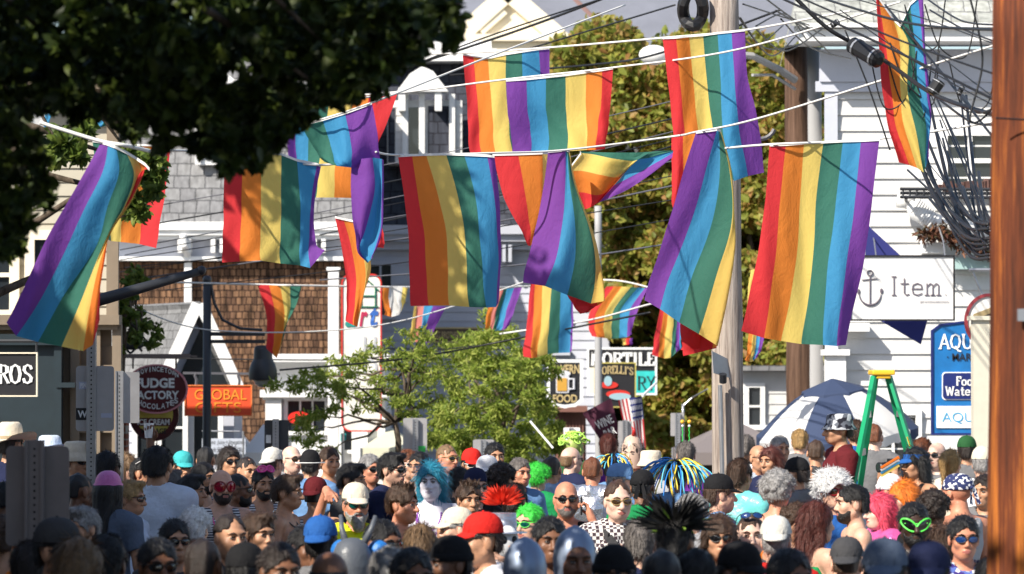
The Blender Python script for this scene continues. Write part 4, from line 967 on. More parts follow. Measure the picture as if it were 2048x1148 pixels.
# ---- signs in the middle distance
D = 60.
t = board("tavern_sign", "black tavern food sign with a white beer mug", [(1097, 800), (1110, 810), (1130, 813), (1150, 810), (1163, 800), (1163, 722), (1097, 722)], D, MATS['sign_black'], (LW, .05))
text("TAVERN", 1130, 738, D-.02, 58, 18, LG, t, off=.02); text("FOOD", 1130, 797, D-.02, 48, 16, LG, t, off=.02)
a = MB(); ppoly(a, rrect(1112, 748, 1138, 786, 3), D-.03, .02); ppoly(a, oval(1126, 747, 15, 6), D-.034, .02); a.tube([W(1138, 758, D-.02), W(1148, 758, D-.02), W(1148, 778, D-.02), W(1138, 778, D-.02)], .02, 6); a.build("beer_mug", mat('mug_white', (.62, .63, .68), .5), t)
mb = MB(); ppoly(mb, rect(1114, 756, 1134, 782), D-.045, .005); mb.build("beer", mat('beer', (.55, .30, .05), .4), t)
D = 58.
t = board("restaurant_sign", "black pictorial sign with curved gold lettering in front of the teal panel", rect(1190, 726, 1271, 814), D, MATS['sign_black'], (mat('rim_yellow', (.45, .38, .10), .5), .02))
serif("LORELLI'S", 1231, 743, D-.02, 70, 15, LG, t, .15, arch=.25)
a = MB(); ppoly(a, oval(1236, 788, 24, 8), D-.02, .01); ppoly(a, oval(1218, 770, 18, 7), D-.02, .01); a.build("painted_dish", MATS['sign_red'], t); a = MB(); ppoly(a, oval(1216, 762, 8, 10), D-.03, .01); ppoly(a, oval(1240, 793, 22, 7), D-.027, .005); a.build("painted_plate", mat('paint_blue', (.30, .45, .52), .5), t)
D = 63.
t = board("tile_shop_sign", "large black and turquoise sign with bold white letters behind the black pictorial sign", rect(1176, 697, 1312, 788), D, MATS['sign_black'], (LW, .035))
serif("MORTILE", 1246, 718, D-.03, 126, 24, LW, t, .24, .12); mb = MB(); pbox(mb, 1262, 742, 1310, 786, D-.02, .012); mb.build("turquoise_panel", MATS['sign_teal'], t); serif("RY", 1292, 766, D-.03, 34, 26, LB, t, .14, .05)
mb = MB(); pbox(mb, 1178, 735, 1196, 786, D-.02, .012); mb.build("cream_panel", MATS['cream_paint'], t)
mb = MB(); pbox(mb, 1168, 700, 1200, 960, 67., 1.); mb.box((X(1190, 67), 67.5, 5.6), (.5, 1, .1)); tag(mb.build("grey_chimney_wall", MATS['tan_paint']), "narrow tan wall beside the tavern sign", "wall")
mb = MB(); pbox(mb, 1100, 812, 1175, 824, 61, .8); 
for i in range(9): pbox(mb, 1112+i*6.5, 824, 1115+i*6.5, 950, 61.2, .04)
pbox(mb, 1110, 824, 1172, 950, 61.4, .04)
tag(mb.build("wooden_booth", mat('booth_brown', (.20, .09, .07), .7)), "reddish brown slatted booth below the tavern sign", "booth")

D = 36.2; mb = MB(); mb.box((X(1969, D), D+.1, Z(640, D)/2), (X(1991, D)-X(1947, D), .2, Z(640, D))); mb.box((X(1969, D), D+.1, Z(636, D)), (.28, .27, .04)); tag(mb.build("porch_post", mat('cream_post', (.62, .58, .48), .6, var=.08)), "square cream porch post in front of the blue market sign", "post")
# ------------------------------------------------------------------ rainbow flags
FC = {'R': (.80, .05, .058), 'O': (.90, .27, .045), 'Y': (.90, .68, .18), 'G': (.055, .21, .155), 'B': (.07, .35, .64), 'V': (.25, .075, .43), 'P': (.75, .25, .22), 'W': (.75, .75, .75), 'K': (.02, .02, .02)}
def clothm(k):
    nm = 'flagcloth_'+k
    if nm in MATS: return MATS[nm]
    m = mat(nm, FC[k], .75, trans=.5, spec=.25); nt = m.node_tree; tc = nt.nodes.new("ShaderNodeTexCoord")
    mp = nt.nodes.new("ShaderNodeMapping"); mp.inputs["Scale"].default_value = (1, 1, .55); nt.links.new(tc.outputs["Object"], mp.inputs[0])
    n = nt.nodes.new("ShaderNodeTexNoise"); n.inputs["Scale"].default_value = 6; n.inputs["Detail"].default_value = 6; n.inputs["Distortion"].default_value = 1.6; nt.links.new(mp.outputs[0], n.inputs["Vector"])
    bp = nt.nodes.new("ShaderNodeBump"); bp.inputs["Strength"].default_value = .38; bp.inputs["Distance"].default_value = .03; nt.links.new(n.outputs["Fac"], bp.inputs["Height"])
    n2 = nt.nodes.new("ShaderNodeTexNoise"); n2.inputs["Scale"].default_value = 26; n2.inputs["Detail"].default_value = 3; n2.inputs["Distortion"].default_value = 2.5; nt.links.new(mp.outputs[0], n2.inputs["Vector"])
    b2 = nt.nodes.new("ShaderNodeBump"); b2.inputs["Strength"].default_value = .3; b2.inputs["Distance"].default_value = .01; nt.links.new(n2.outputs["Fac"], b2.inputs["Height"]); nt.links.new(bp.outputs[0], b2.inputs["Normal"]); bp = b2
    for x in nt.nodes:
        if x.type in ('BSDF_PRINCIPLED', 'BSDF_TRANSLUCENT'): nt.links.new(bp.outputs[0], x.inputs["Normal"])
    return m
def crom(P, t):
    n = len(P)-1; x = min(max(t*n, 0), n-1e-6); i = int(x); f = x-i
    p0 = P[max(i-1, 0)]; p1 = P[i]; p2 = P[min(i+1, n)]; p3 = P[min(i+2, n)]
    return .5*((2*p1)+(-p0+p2)*f+(2*p0-5*p1+4*p2-p3)*f*f+(-p0+3*p1-3*p2+p3)*f**3)
FLAG_N = 0
def flag(label, D, cols, rows, amp=.035, name="rainbow_flag", cat="flag", D2=None, extra=(), vn=44):
    """rows of stripe boundaries in photo pixels (x, y[, depth offset in m]); one column more than cols"""
    global FLAG_N; FLAG_N += 1; r = random.Random(FLAG_N*17)
    V = []; Fs = []; MI = []; order = []
    for (cc, rw) in ((cols, rows),)+tuple(extra):
        A = np.array([[list(p)+[0]*(3-len(p)) for p in row] for row in rw], float)      # rows, cols, 3
        nr, nc = A.shape[:2]; sub = 6; nu = (nc-1)*sub+1
        ph = [r.uniform(0, 6.28) for _ in range(6)]; fr = [r.uniform(5, 9), r.uniform(10, 16), r.uniform(2, 4)]
        cols_c = []
        for j in range(vn+1):
            v = j/vn; row = crom([A[i] for i in range(nr)], v) if nr > 1 else A[0]
            for i in range(nu):
                u = i/(nu-1); k = min(int(i/sub), nc-2); f = i/sub-k; p = row[k]*(1-f)+row[k+1]*f
                D0 = D+(D2-D)*u if D2 else D
                a = amp*1.5*(.3+.7*v)
                dd = a*(math.sin(fr[0]*u+2.2*v+ph[0])+.5*math.sin(fr[1]*u-3*v+ph[1])+.45*math.sin(fr[2]*u*1.5+5*v+ph[2])+.22*math.sin(27*u+6*v*math.sin(3*v+ph[3])+ph[4]))
                sx = 1.2*math.sin(9*v+ph[5])*(v) + .8*math.sin(21*v+4*u+ph[3])*v
                w = W(p[0]+sx, p[1], D0+p[2]+dd); V.append(w)
        b = len(V)-nu*(vn+1)
        for j in range(vn):
            for i in range(nu-1):
                Fs.append((b+j*nu+i, b+(j+1)*nu+i, b+(j+1)*nu+i+1, b+j*nu+i+1)); c = cc[min(i//sub, len(cc)-1)]
                if c not in order: order.append(c)
                MI.append(order.index(c))
    if name == 'rainbow_flag' and len(cols) >= 3:
        nu = (len(cols))*6+1; hb = MB()
        top = [V[i]+Vector((0, -.004, 0)) for i in range(nu)]
        for a_, b_ in zip(top, top[1:]): hb.add([a_+Vector((0, -.004, .007)), b_+Vector((0, -.004, .007)), b_+Vector((0, -.006, -.010)), a_+Vector((0, -.006, -.010))], [(0, 3, 2, 1)])
    else: hb = None
    me = npmesh(name, [tuple(v) for v in V], np.array(Fs), [clothm(c) for c in order], True, MI)
    o = link(name, me)
    if hb and D < 34: hb.build('header_tape', mat('tape_white', (.75, .74, .72), .8), o)
    tag(o, label, cat, "rainbow flags strung over the street" if name == "rainbow_flag" else None)
    return o
R6 = 'ROYGBV'; V6 = 'VBGYOR'
flag("largest fully open rainbow flag, red stripe left, just right of the grey wooden pole", 26.3, R6, [
 [(1539, 290), (1572, 289), (1608, 286), (1647, 284), (1686, 282), (1722, 281), (1759, 279)],
 [(1530, 400), (1560, 400), (1600, 400), (1632, 400), (1672, 400), (1710, 398), (1745, 392)],
 [(1510, 540), (1548, 545), (1590, 545), (1624, 545), (1655, 545), (1692, 540), (1727, 530)],
 [(1482, 662), (1528, 676), (1562, 682), (1602, 688), (1645, 690), (1672, 692), (1690, 690)]], amp=.03)
flag("rainbow flag at the top of the grey wooden pole with its violet side right", 30.0, R6, [
 [(1325, 76), (1352, 75), (1378, 72), (1406, 70), (1435, 66), (1463, 63), (1490, 60)],
 [(1338, 180), (1362, 178), (1388, 175), (1415, 172), (1442, 168), (1470, 165), (1495, 150)],
 [(1345, 260), (1368, 262), (1395, 262), (1425, 262), (1445, 262), (1478, 260), (1515, 240)],
 [(1350, 330), (1372, 300), (1400, 300), (1436, 318), (1470, 362), (1498, 352), (1530, 345)]], amp=.04)
flag("red edged flag end hanging behind the twisted violet flag near the pole", 29.2, 'RO', [
 [(1343, 275), (1366, 272), (1390, 268)], [(1343, 345), (1366, 345), (1385, 340)], [(1345, 415), (1366, 400), (1376, 380)]], amp=.015)
flag("long twisted rainbow flag with deep violet left side in front of the grey wooden pole", 27.5, V6, [
 [(1392, 265), (1434, 259), (1437, 260, .02), (1440, 261, .05), (1442, 262, .08), (1440, 263, .14), (1436, 264, .2)],
 [(1368, 340), (1412, 340), (1440, 338), (1458, 335), (1462, 335, .05), (1458, 335, .14), (1448, 335, .2)],
 [(1338, 440), (1383, 440), (1425, 440), (1464, 436), (1469, 440, .05), (1464, 440, .14), (1450, 440, .2)],
 [(1310, 530), (1345, 540), (1388, 545), (1436, 545), (1468, 530, .04), (1455, 545, .16), (1430, 560, .24)],
 [(1288, 600), (1319, 618), (1358, 645), (1398, 668), (1436, 692, .02), (1425, 697, .18), (1362, 700, .26)]], amp=.03,
 extra=(('R', [[(1360, 600, .3), (1440, 620, .2)], [(1360, 640, .3), (1432, 680, .2)], [(1366, 712, .3), (1432, 696, .2)]]),))
flag("twisted rainbow flag with violet upper half and green lower edge left of the pole", 28, V6, [
 [(1096, 303), (1131, 300), (1134, 301, .02), (1137, 302, .05), (1139, 303, .08), (1137, 304, .14), (1133, 305, .2)],
 [(1088, 370), (1131, 370), (1140, 370), (1150, 372, .03), (1154, 374, .07), (1148, 375, .14), (1138, 375, .2)],
 [(1072, 450), (1124, 450), (1150, 450), (1178, 455), (1183, 455, .06), (1175, 455, .14), (1150, 455, .2)],
 [(1055, 520), (1108, 530), (1148, 535), (1192, 540), (1204, 540, .05), (1196, 540, .15), (1170, 540, .2)],
 [(1046, 565), (1090, 572), (1135, 590), (1183, 607), (1211, 602, .03), (1196, 612, .16), (1150, 612, .22)]], amp=.035,
 extra=(('R', [[(1125, 575, .25), (1200, 596, .2)], [(1140, 600, .25), (1198, 606, .2)], [(1160, 628, .25), (1178, 624, .2)]]),))
flag("windblown rainbow flag folded sideways with yellow and orange left and a violet tip right", 28.4, 'GYOR', [
 [(1160, 303), (1162, 306), (1134, 343), (1147, 385), (1162, 421)],
 [(1185, 304, .03), (1188, 309, .03), (1165, 342, .03), (1168, 385, .03), (1175, 417, .03)],
 [(1222, 305, -.03), (1220, 316, -.03), (1202, 350, -.03), (1192, 390, -.03), (1184, 413, -.03)],
 [(1270, 305, .02), (1262, 322, .02), (1236, 354, .02), (1214, 383, .02), (1192, 408, .02)],
 [(1300, 305), (1275, 320), (1262, 332), (1240, 358), (1204, 400)]], amp=.012,
 extra=(('GBV', [[(1235, 306, .05), (1222, 345, .05), (1200, 385, .05), (1188, 409, .05)], [(1270, 305, .02), (1266, 322, .02), (1240, 365, .02), (1222, 395, .02)], [(1305, 303, .04), (1300, 315, .04), (1290, 338, .04), (1270, 370, .04)], [(1346, 300), (1347, 302), (1348, 305), (1346, 316)]]),))
flag("tall open rainbow flag with red left stripe in the middle of the picture", 27, R6, [
 [(796, 312), (824, 310), (852, 309), (892, 308), (928, 309), (974, 311), (989, 313)],
 [(808, 390), (836, 390), (876, 390), (915, 388), (950, 388), (988, 388, .02), (998, 388, .08)],
 [(816, 470), (848, 470), (892, 468), (929, 468), (958, 466), (994, 466, .03), (1001, 466, .08)],
 [(819, 545), (853, 545), (896, 543), (934, 543), (966, 545), (997, 545, .03), (1002, 540, .09)],
 [(822, 612), (858, 611), (898, 611), (938, 614), (972, 615), (992, 614, .03), (997, 605, .08)]], amp=.035)
flag("hanging rainbow flag of which mostly the red stripe shows beside the tall open flag", 28.3, R6, [
 [(985, 309), (1036, 308), (1085, 306), (1096, 306, .05), (1100, 306, .1), (1104, 306, .15), (1108, 306, .2)],
 [(1008, 395), (1052, 396), (1085, 396), (1092, 396, .05), (1096, 396, .1), (1100, 396, .15), (1104, 396, .2)],
 [(1036, 450), (1060, 455), (1078, 450), (1083, 440, .05), (1086, 440, .1), (1090, 440, .15), (1094, 440, .2)],
 [(1056, 491), (1060, 492), (1068, 486), (1072, 480, .05), (1076, 478, .1), (1080, 476, .15), (1084, 476, .2)]], amp=.02)
flag("rainbow flag at the top centre half covered by a reversed flag, red stripe left", 33, R6, [
 [(925, 108), (947, 112), (976, 116), (1012, 108), (1044, 103), (1078, 98), (1099, 96)],
 [(932, 180), (953, 182), (981, 184), (1012, 180), (1046, 178), (1082, 175), (1099, 160)],
 [(936, 250), (958, 250), (986, 250), (1018, 250), (1050, 250), (1080, 250), (1100, 240)],
 [(940, 306), (962, 306), (990, 306), (1025, 306), (1055, 305), (1085, 300), (1102, 290)]], amp=.03)
flag("reversed rainbow flag with violet left and red right at the top centre", 30.8, V6, [
 [(1012, 161), (1053, 158), (1092, 154), (1131, 150), (1172, 144), (1204, 140), (1226, 136)],
 [(1015, 215), (1055, 213), (1092, 210), (1132, 208), (1172, 205), (1203, 203, -.02), (1222, 200)],
 [(1020, 260), (1060, 258), (1096, 256), (1134, 254), (1173, 250), (1195, 250, -.03), (1216, 250)],
 [(1026, 308), (1064, 306), (1098, 304), (1137, 302), (1175, 300), (1192, 300, -.03), (1210, 298)]], amp=.03)
flag("shaded open rainbow flag with red left stripe under the tree branches", 25.5, R6, [
 [(450, 308), (486, 306), (523, 303), (563, 308), (594, 320), (634, 328), (642, 332)],
 [(447, 400), (483, 400), (522, 400), (562, 400), (600, 400), (622, 405, .02), (628, 415, .06)],
 [(446, 470), (481, 470), (521, 470), (561, 470), (600, 474), (618, 480, .02), (632, 485, .05)],
 [(445, 525), (480, 523), (521, 521), (560, 527), (600, 531), (620, 536), (650, 500, -.04)]], amp=.03)
flag("large windblown rainbow flag flying to the left with violet left stripe beside the tree", 21, V6, [
 [(202, 284), (216, 288), (232, 294), (252, 304), (272, 316), (290, 328), (299, 338)],
 [(172, 340), (206, 342), (238, 345), (268, 350), (284, 352, .03), (286, 350, .06), (280, 346, .09)],
 [(132, 410), (172, 412), (216, 412), (250, 410), (262, 405, .04), (262, 400, .08), (258, 396, .12)],
 [(86, 490), (130, 500), (190, 495), (215, 470), (222, 465, .05), (222, 460, .09), (218, 455, .13)],
 [(46, 580), (85, 592), (122, 600), (162, 600), (190, 560), (207, 530), (205, 520, .06)],
 [(14, 645), (34, 672), (78, 684), (125, 693), (168, 702), (187, 690), (200, 640)]], amp=.045)
flag("small rainbow flag end with orange and red showing left of the grey roof", 31, 'GYOR', [
 [(185, 282), (232, 288), (268, 290), (304, 290), (342, 288)], [(198, 400), (226, 400), (250, 402), (290, 402), (328, 400)], [(196, 470), (220, 482), (240, 484), (278, 488), (312, 496)]], amp=.02)
flag("rainbow flag partly behind leaves with a bright red corner right at the upper left", 31.5, V6, [
 [(572, 208), (596, 204), (626, 200), (660, 194), (705, 190), (738, 188), (796, 184)],
 [(572, 260), (590, 260), (618, 260), (650, 258), (698, 250), (730, 245), (776, 240)],
 [(580, 330), (595, 330), (616, 330), (638, 332), (672, 332), (706, 330), (752, 300)],
 [(590, 392), (600, 392), (614, 393), (632, 395), (668, 395), (703, 396), (735, 370)]], amp=.025)
flag("windblown flag with green, blue and violet top edge in dappled leaf shade", 24.5, 'GBV', [
 [(604, 250), (645, 239), (690, 226), (744, 206)], [(615, 275), (658, 280), (700, 275), (752, 250)], [(634, 305), (668, 318), (704, 318), (758, 300)], [(648, 324), (674, 332), (703, 335), (764, 335)]], amp=.035,
 extra=(('VBV', [[(703, 320), (745, 315), (764, 318), (767, 320, .05)], [(702, 370), (750, 370), (764, 372), (768, 375, .05)], [(704, 420), (742, 420), (763, 422), (767, 425, .05)], [(709, 465), (728, 465), (760, 462), (763, 465, .05)], [(716, 505), (719, 500), (748, 500), (752, 498, .05)], [(734, 524), (737, 526), (744, 518), (746, 515, .03)]]),))
flag("narrow flag with crimson and orange stripes in front of the art house sign", 30, 'ROY', [
 [(670, 434), (687, 438), (707, 442), (722, 446)], [(682, 490), (702, 492), (722, 492), (730, 492)], [(692, 560), (712, 560), (731, 556), (742, 530)], [(694, 605), (710, 610), (722, 610), (734, 570)], [(691, 642), (705, 650), (713, 654), (720, 620)]], amp=.015)
flag("tiny red flag corner peeking out behind the violet flag tail", 33, 'VR', [[(748, 440), (752, 442), (760, 445)], [(745, 470), (752, 470), (768, 470)], [(742, 488), (750, 494), (767, 496)]], amp=.01)
flag("narrow folded rainbow flag hanging in a point in front of the cedar wall", 45, 'ROYG', [
 [(515, 570), (538, 570), (560, 571), (580, 572), (604, 571)], [(530, 618), (549, 622), (568, 620), (580, 615), (592, 610)], [(535, 665), (548, 680), (566, 680), (572, 650), (578, 640)], [(532, 698), (545, 710), (552, 716), (558, 700), (562, 690)]], amp=.03)
flag("distant pink, blue and violet flag leaning left above the white building wall", 48, 'YPBV', [[(829, 612), (834, 612), (848, 612), (866, 612), (893, 613)], [(823, 648), (830, 648), (843, 648), (852, 648), (874, 648)], [(820, 682), (826, 684), (837, 684), (839, 684), (858, 686)]], amp=.03)
flag("distant blue and violet flag leaning left beside the tall open flag", 50, 'OPGBV', [[(990, 578), (1000, 578), (1008, 577), (1014, 577), (1028, 576), (1044, 574)], [(974, 625), (984, 625), (992, 625), (1000, 625), (1012, 625), (1028, 622)], [(966, 680), (976, 678), (984, 670), (990, 662), (1004, 660), (1014, 658)]], amp=.03)
flag("small open rainbow flag with orange left stripe below the twisted violet flag", 45, R6, [[(1062, 560), (1070, 562), (1085, 565), (1104, 568), (1122, 572), (1143, 578), (1146, 585)], [(1054, 640), (1066, 641), (1082, 642), (1098, 642), (1119, 642), (1142, 642), (1146, 640)], [(1046, 713), (1062, 716), (1074, 715), (1095, 708), (1118, 706), (1141, 705), (1145, 700)]], amp=.03)
flag("slanting rainbow flag above the black and turquoise sign", 48, R6, [[(1213, 573), (1228, 573), (1244, 573), (1262, 574), (1276, 575), (1290, 576), (1296, 576)], [(1180, 622), (1194, 622), (1212, 620), (1228, 618), (1242, 618), (1262, 615), (1278, 612)], [(1178, 650), (1190, 650), (1208, 650), (1224, 650), (1240, 650), (1256, 648), (1268, 645)], [(1182, 672), (1192, 674), (1208, 676), (1223, 678), (1238, 676), (1254, 674), (1262, 668)]], amp=.035)
flag("narrow rainbow flag with broad dull yellow stripe left of the grey wooden pole", 42, 'ROYGVB', [[(1322, 605), (1330, 606), (1338, 608), (1348, 610), (1354, 612), (1360, 614), (1364, 614)], [(1312, 660), (1322, 661), (1332, 662), (1346, 663), (1353, 664), (1360, 664), (1363, 664)], [(1303, 710), (1316, 714), (1326, 717), (1340, 716), (1350, 706), (1358, 700), (1361, 698)]], amp=.02)
flag("half folded rainbow flag dangling high in front of the white shop roof", 24, R6, [
 [(1752, -6), (1757, -4), (1786, 38, .02), (1800, 52), (1820, 8), (1836, -6), (1846, -8)],
 [(1758, 90), (1772, 92), (1800, 92), (1818, 92), (1830, 92, .03), (1846, 92), (1851, 92)],
 [(1764, 180), (1782, 180), (1800, 180), (1814, 180), (1836, 180, .03), (1852, 180), (1858, 178)],
 [(1776, 250), (1792, 252), (1808, 252), (1830, 254), (1852, 250), (1860, 246), (1862, 242)],
 [(1799, 325), (1820, 330), (1836, 336), (1849, 345), (1852, 335), (1855, 325), (1858, 312)]], amp=.03)
flag("small faded rainbow flag hanging just right of the grey wooden pole", 40, 'OYBV', [[(1498, 664), (1506, 665), (1514, 666), (1522, 667), (1530, 668)], [(1494, 700), (1502, 700), (1510, 700), (1516, 700), (1522, 700)], [(1492, 722), (1500, 724), (1506, 722), (1510, 718), (1514, 716)]], amp=.02)
flag("sliver of yellow and black flag between the pole and the large open flag", 36, 'YKO', [[(1502, 540), (1510, 538), (1516, 538), (1520, 538)], [(1496, 580), (1504, 580), (1510, 580), (1514, 580)], [(1492, 625), (1498, 626), (1503, 626), (1508, 624)]], amp=.01)
flag("small rainbow flag far away under the tile shop banner flags", 55, 'YRV', [[(1246, 676), (1252, 676), (1260, 676), (1266, 676)], [(1245, 690), (1251, 690), (1258, 690), (1264, 690)]], amp=.02)
flag("sky blue flag scrap seen through the leaves at the far left", 29, 'BWB', [[(38, 225), (58, 222), (90, 218), (105, 216)], [(42, 255), (62, 258), (88, 252), (100, 240)], [(46, 280), (60, 282), (80, 272), (92, 262)]], amp=.02)
flag("bright blue flag scrap hanging in a gap between the leaves", 29, 'BG', [[(184, 216), (208, 214), (222, 214)], [(184, 240), (206, 244), (220, 242)], [(190, 254), (204, 254), (216, 250)]], amp=.02)
o = flag("white and orange cloth banner beside the art house sign", 46, 'OWWY', [[(765, 574), (778, 572), (792, 572), (805, 574), (815, 576)], [(766, 602), (778, 602), (792, 602), (803, 600), (812, 598)], [(770, 630), (784, 634), (798, 630), (803, 622), (806, 612)]], amp=.03, name="cloth_banner", cat="banner")

# ---- ropes and cables
def cable(label, pts, r, m, name="cable", group=None, n=14, cat='cable'):
    """pts: (px, py, D) knots"""
    K = [np.array(W(*p)) for p in pts]; mb = MB(); N = n*(len(K)-1); mb.tube([crom(K, i/N) for i in range(N+1)], r, 5)
    return tag(mb.build(name, m, None, True), label, cat, group)
RW = MATS['rope_white']
rp = lambda l, p, r=.009: cable(l, p, r, RW, "flag_rope", "ropes that carry the rainbow flags", cat='rope')
rp("white rope that carries the big open flag beside the grey wooden pole", [(1448, 297, 27.6), (1540, 289, 26.3), (1760, 277, 26.3), (2060, 232, 25)])
rp("long white rope rising right from the twisted flags to the right edge", [(752, 304, 24.5), (800, 310, 27), (990, 306, 27.6), (1130, 300, 28), (1345, 273, 28.2), (1392, 264, 27.6), (1520, 236, 26.5), (1840, 137, 24), (2090, 60, 22)], .008)
rp("white rope that carries the reversed flag at the top centre", [(560, 215, 30), (795, 187, 31), (1010, 159, 31), (1228, 135, 30.6), (1480, 98, 29), (1800, 4, 26)], .008)
rp("white rope at the very top that carries the half covered flag", [(680, 112, 33.5), (925, 106, 33), (1100, 95, 32.6), (1325, 76, 30.6), (1492, 60, 30), (1700, 22, 28)], .009)
rp("white rope under the tree that carries the large windblown flag", [(80, 245, 21), (120, 258, 21), (203, 283, 21), (256, 292, 21), (330, 310, 21.5)], .012)
rp("pale rope above the shaded open flag", [(330, 300, 24), (450, 306, 25.5), (640, 330, 25.5), (760, 306, 25.5)], .008)
rp("pale rope of the small folded flag by the cedar wall", [(180, 560, 44), (515, 569, 45), (604, 571, 45), (900, 575, 47), (1045, 573, 50), (1212, 560, 50), (1300, 575, 48)], .012)
rp("thin rope below the street lamp arm", [(240, 600, 43), (420, 660, 43), (760, 650, 44), (1060, 560, 45)], .008)
rp("rope with the small flags left of the pole", [(1000, 668, 48), (1180, 640, 46), (1325, 603, 42), (1452, 590, 40)], .012)
rp("pale rope rising through the leaves to the dappled flag", [(560, 262, 24.5), (605, 250, 24.5), (745, 205, 24.5), (1000, 105, 26), (1250, 10, 28)], .007)
gb, gg = MATS['cable_black'], MATS['cable_grey']
G1 = "power cables sloping up to the right between left and pole"
r2 = random.Random(21)
for i, (x0, y0, x1, y1) in enumerate([(240, 460, 1440, 215), (240, 520, 1450, 300), (235, 545, 1450, 330), (250, 562, 1450, 350), (330, 580, 1450, 420), (236, 425, 1440, 180), (640, 470, 1450, 260), (240, 500, 1440, 240), (250, 535, 1440, 385), (640, 560, 1450, 470), (250, 510, 1460, 250)]):
    cable("thin grey power cable sloping up to the right behind the flags", [(x0, y0, 46), ((x0+x1)/2, (y0+y1)/2+14, 41), (x1, y1, 36)], (.006+.003*(i % 3 == 0)), gg if i % 2 else gb, "power_cable", G1)
cable("dark cable rising from the roof dormer to the top edge right of the pediment", [(560, 240, 40), (930, 90, 38), (1215, -6, 36)], .009, gb, "power_cable")
cable("thicker dark cable crossing the cream pediment", [(640, 190, 44), (1010, 70, 42), (1220, -8, 40)], .016, gb, "power_cable")
cable("dark cable crossing the green tree to the top right", [(900, 145, 42), (1150, 70, 40), (1350, 10, 38)], .010, gb, "power_cable")
cable("black cable dipping behind the white street lamp head", [(900, 150, 42), (1180, 130, 40), (1325, 105, 38), (1560, 20, 36)], .012, gb, "power_cable")
cable("thin cable across the tavern level of the middle distance", [(560, 740, 44), (820, 716, 46), (1060, 672, 46), (1300, 625, 42)], .012, gb, "power_cable")
cable("thin cable passing in front of the lodge sign", [(250, 715, 50), (640, 720, 50), (780, 712, 50), (960, 690, 50)], .010, gb, "power_cable")
G2 = "tangle of black cables in front of the white shop"
fan = [(1560, -5, 1990, 200, 23, 20), (1600, -5, 1995, 150, 22, 19), (1640, -5, 1995, 60, 24, 19), (1700, -5, 1995, 90, 24, 20), (1680, 20, 1995, 215, 24, 20), (1740, -5, 2000, 205, 25, 20), (1770, 10, 1990, 280, 25, 20), (1850, -5, 1995, 50, 24, 20), (1860, 20, 1995, 85, 24, 20), (1690, 60, 1780, 300, 26, 26), (1800, 60, 2000, 490, 27, 22), (1830, 90, 1990, 500, 27, 22), (1860, 170, 1992, 470, 27, 22), (1870, 250, 1990, 510, 28, 22), (1840, 330, 1985, 500, 28, 22), (1815, 340, 1975, 490, 28, 22), (1880, 200, 1992, 250, 24, 20), (1925, 190, 1995, 215, 24, 20), (1860, 330, 1985, 505, 28, 22), (1900, 380, 1990, 505, 27, 22), (1940, 390, 1990, 515, 27, 22), (1880, 240, 1960, 480, 27, 22)]
for i, (x0, y0, x1, y1, a, b) in enumerate(fan):
    k = r2.uniform(4, 22)*(1 if i % 3 else -.3); cable("black cable in the dense tangle in front of the white shop", [(x0, y0, a), ((x0+x1)/2+r2.uniform(-8, 8), (y0+y1)/2+k, (a+b)/2), (x1, y1, b)], r2.choice((.004, .006, .008)), gb, "power_cable", G2)
for i in range(20):
    x0 = r2.uniform(1790, 1960); y0 = r2.uniform(180, 400); x1 = r2.uniform(1975, 1995); y1 = r2.uniform(430, 520); cable("heavy black cable drooping towards the orange brown pole", [(x0, y0, 27), (x0+(x1-x0)*.35, y0+(y1-y0)*.62, 25), (x0+(x1-x0)*.7, y1-8, 23.5), (x1, y1, 22)], r2.choice((.008, .011, .014)), gb, "power_cable", "heavy cables drooping in front of the white shop")
for i in range(7):
    x0 = r2.uniform(1700, 1900); y0 = r2.uniform(0, 150); w = r2.uniform(40, 110); cable("thin black cable loop hanging among the tangle", [(x0, y0, 24), (x0+w*.3, y0+r2.uniform(60, 130), 24), (x0+w*.8, y0+r2.uniform(50, 110), 24), (x0+w, y0-10, 24)], .005, gb, "power_cable", "thin loops hanging among the cables")
for i in range(9):
    x = r2.uniform(1500, 1640); cable("black cable looping between the two utility poles at the top", [(x-60, r2.uniform(-5, 60), 33), (x, r2.uniform(20, 140), 36), (x+r2.uniform(40, 90), r2.uniform(0, 120), 40)], .008, gb, "power_cable", "cables looping between the poles")
cable("black cable hanging in a loop on the orange brown pole side", [(1940, -5, 20), (1965, 120, 20), (1940, 240, 20), (1980, 222, 20), (1995, 160, 19)], .006, gb, "power_cable")
cable("thick black cable with a splice crossing the roof of the white shop", [(1590, -5, 24), (1660, 60, 24), (1760, 115, 24), (1870, 190, 23), (1995, 232, 21)], .014, gb, "power_cable")
def splice(label, a, b, r):
    mb = MB(); A, B_ = W(*a), W(*b); mb.tube([A, A+(B_-A)*.06, A+(B_-A)*.94, B_], [r*.5, r, r, r*.5], 12); o = mb.build("splice_box", MATS['black_plastic'] if 'black_plastic' in MATS else mat('black_plastic', (.012, .012, .014), .35), None, False)
    t2 = MB(); 
    for f in (.2, .8): p = A+(B_-A)*f; t2.tube([p, p+(B_-A)*.05], r*1.12, 12)
    t2.build("clamp", MATS['steel'], o); tag(o, label, "cable splice")
splice("long black splice case on the thick cable left of the dangling flag", (1702, 88, 24), (1760, 122, 23.8), .055)
splice("short black splice case on the cables right of the dangling flag", (1862, 188, 23), (1880, 160, 23), .04)
splice("small grey cable clamp near the orange brown pole", (1916, 190, 21), (1926, 172, 21), .016)
splice("small cable clamp in front of the shop roof", (1662, 52, 24), (1678, 42, 24), .02)

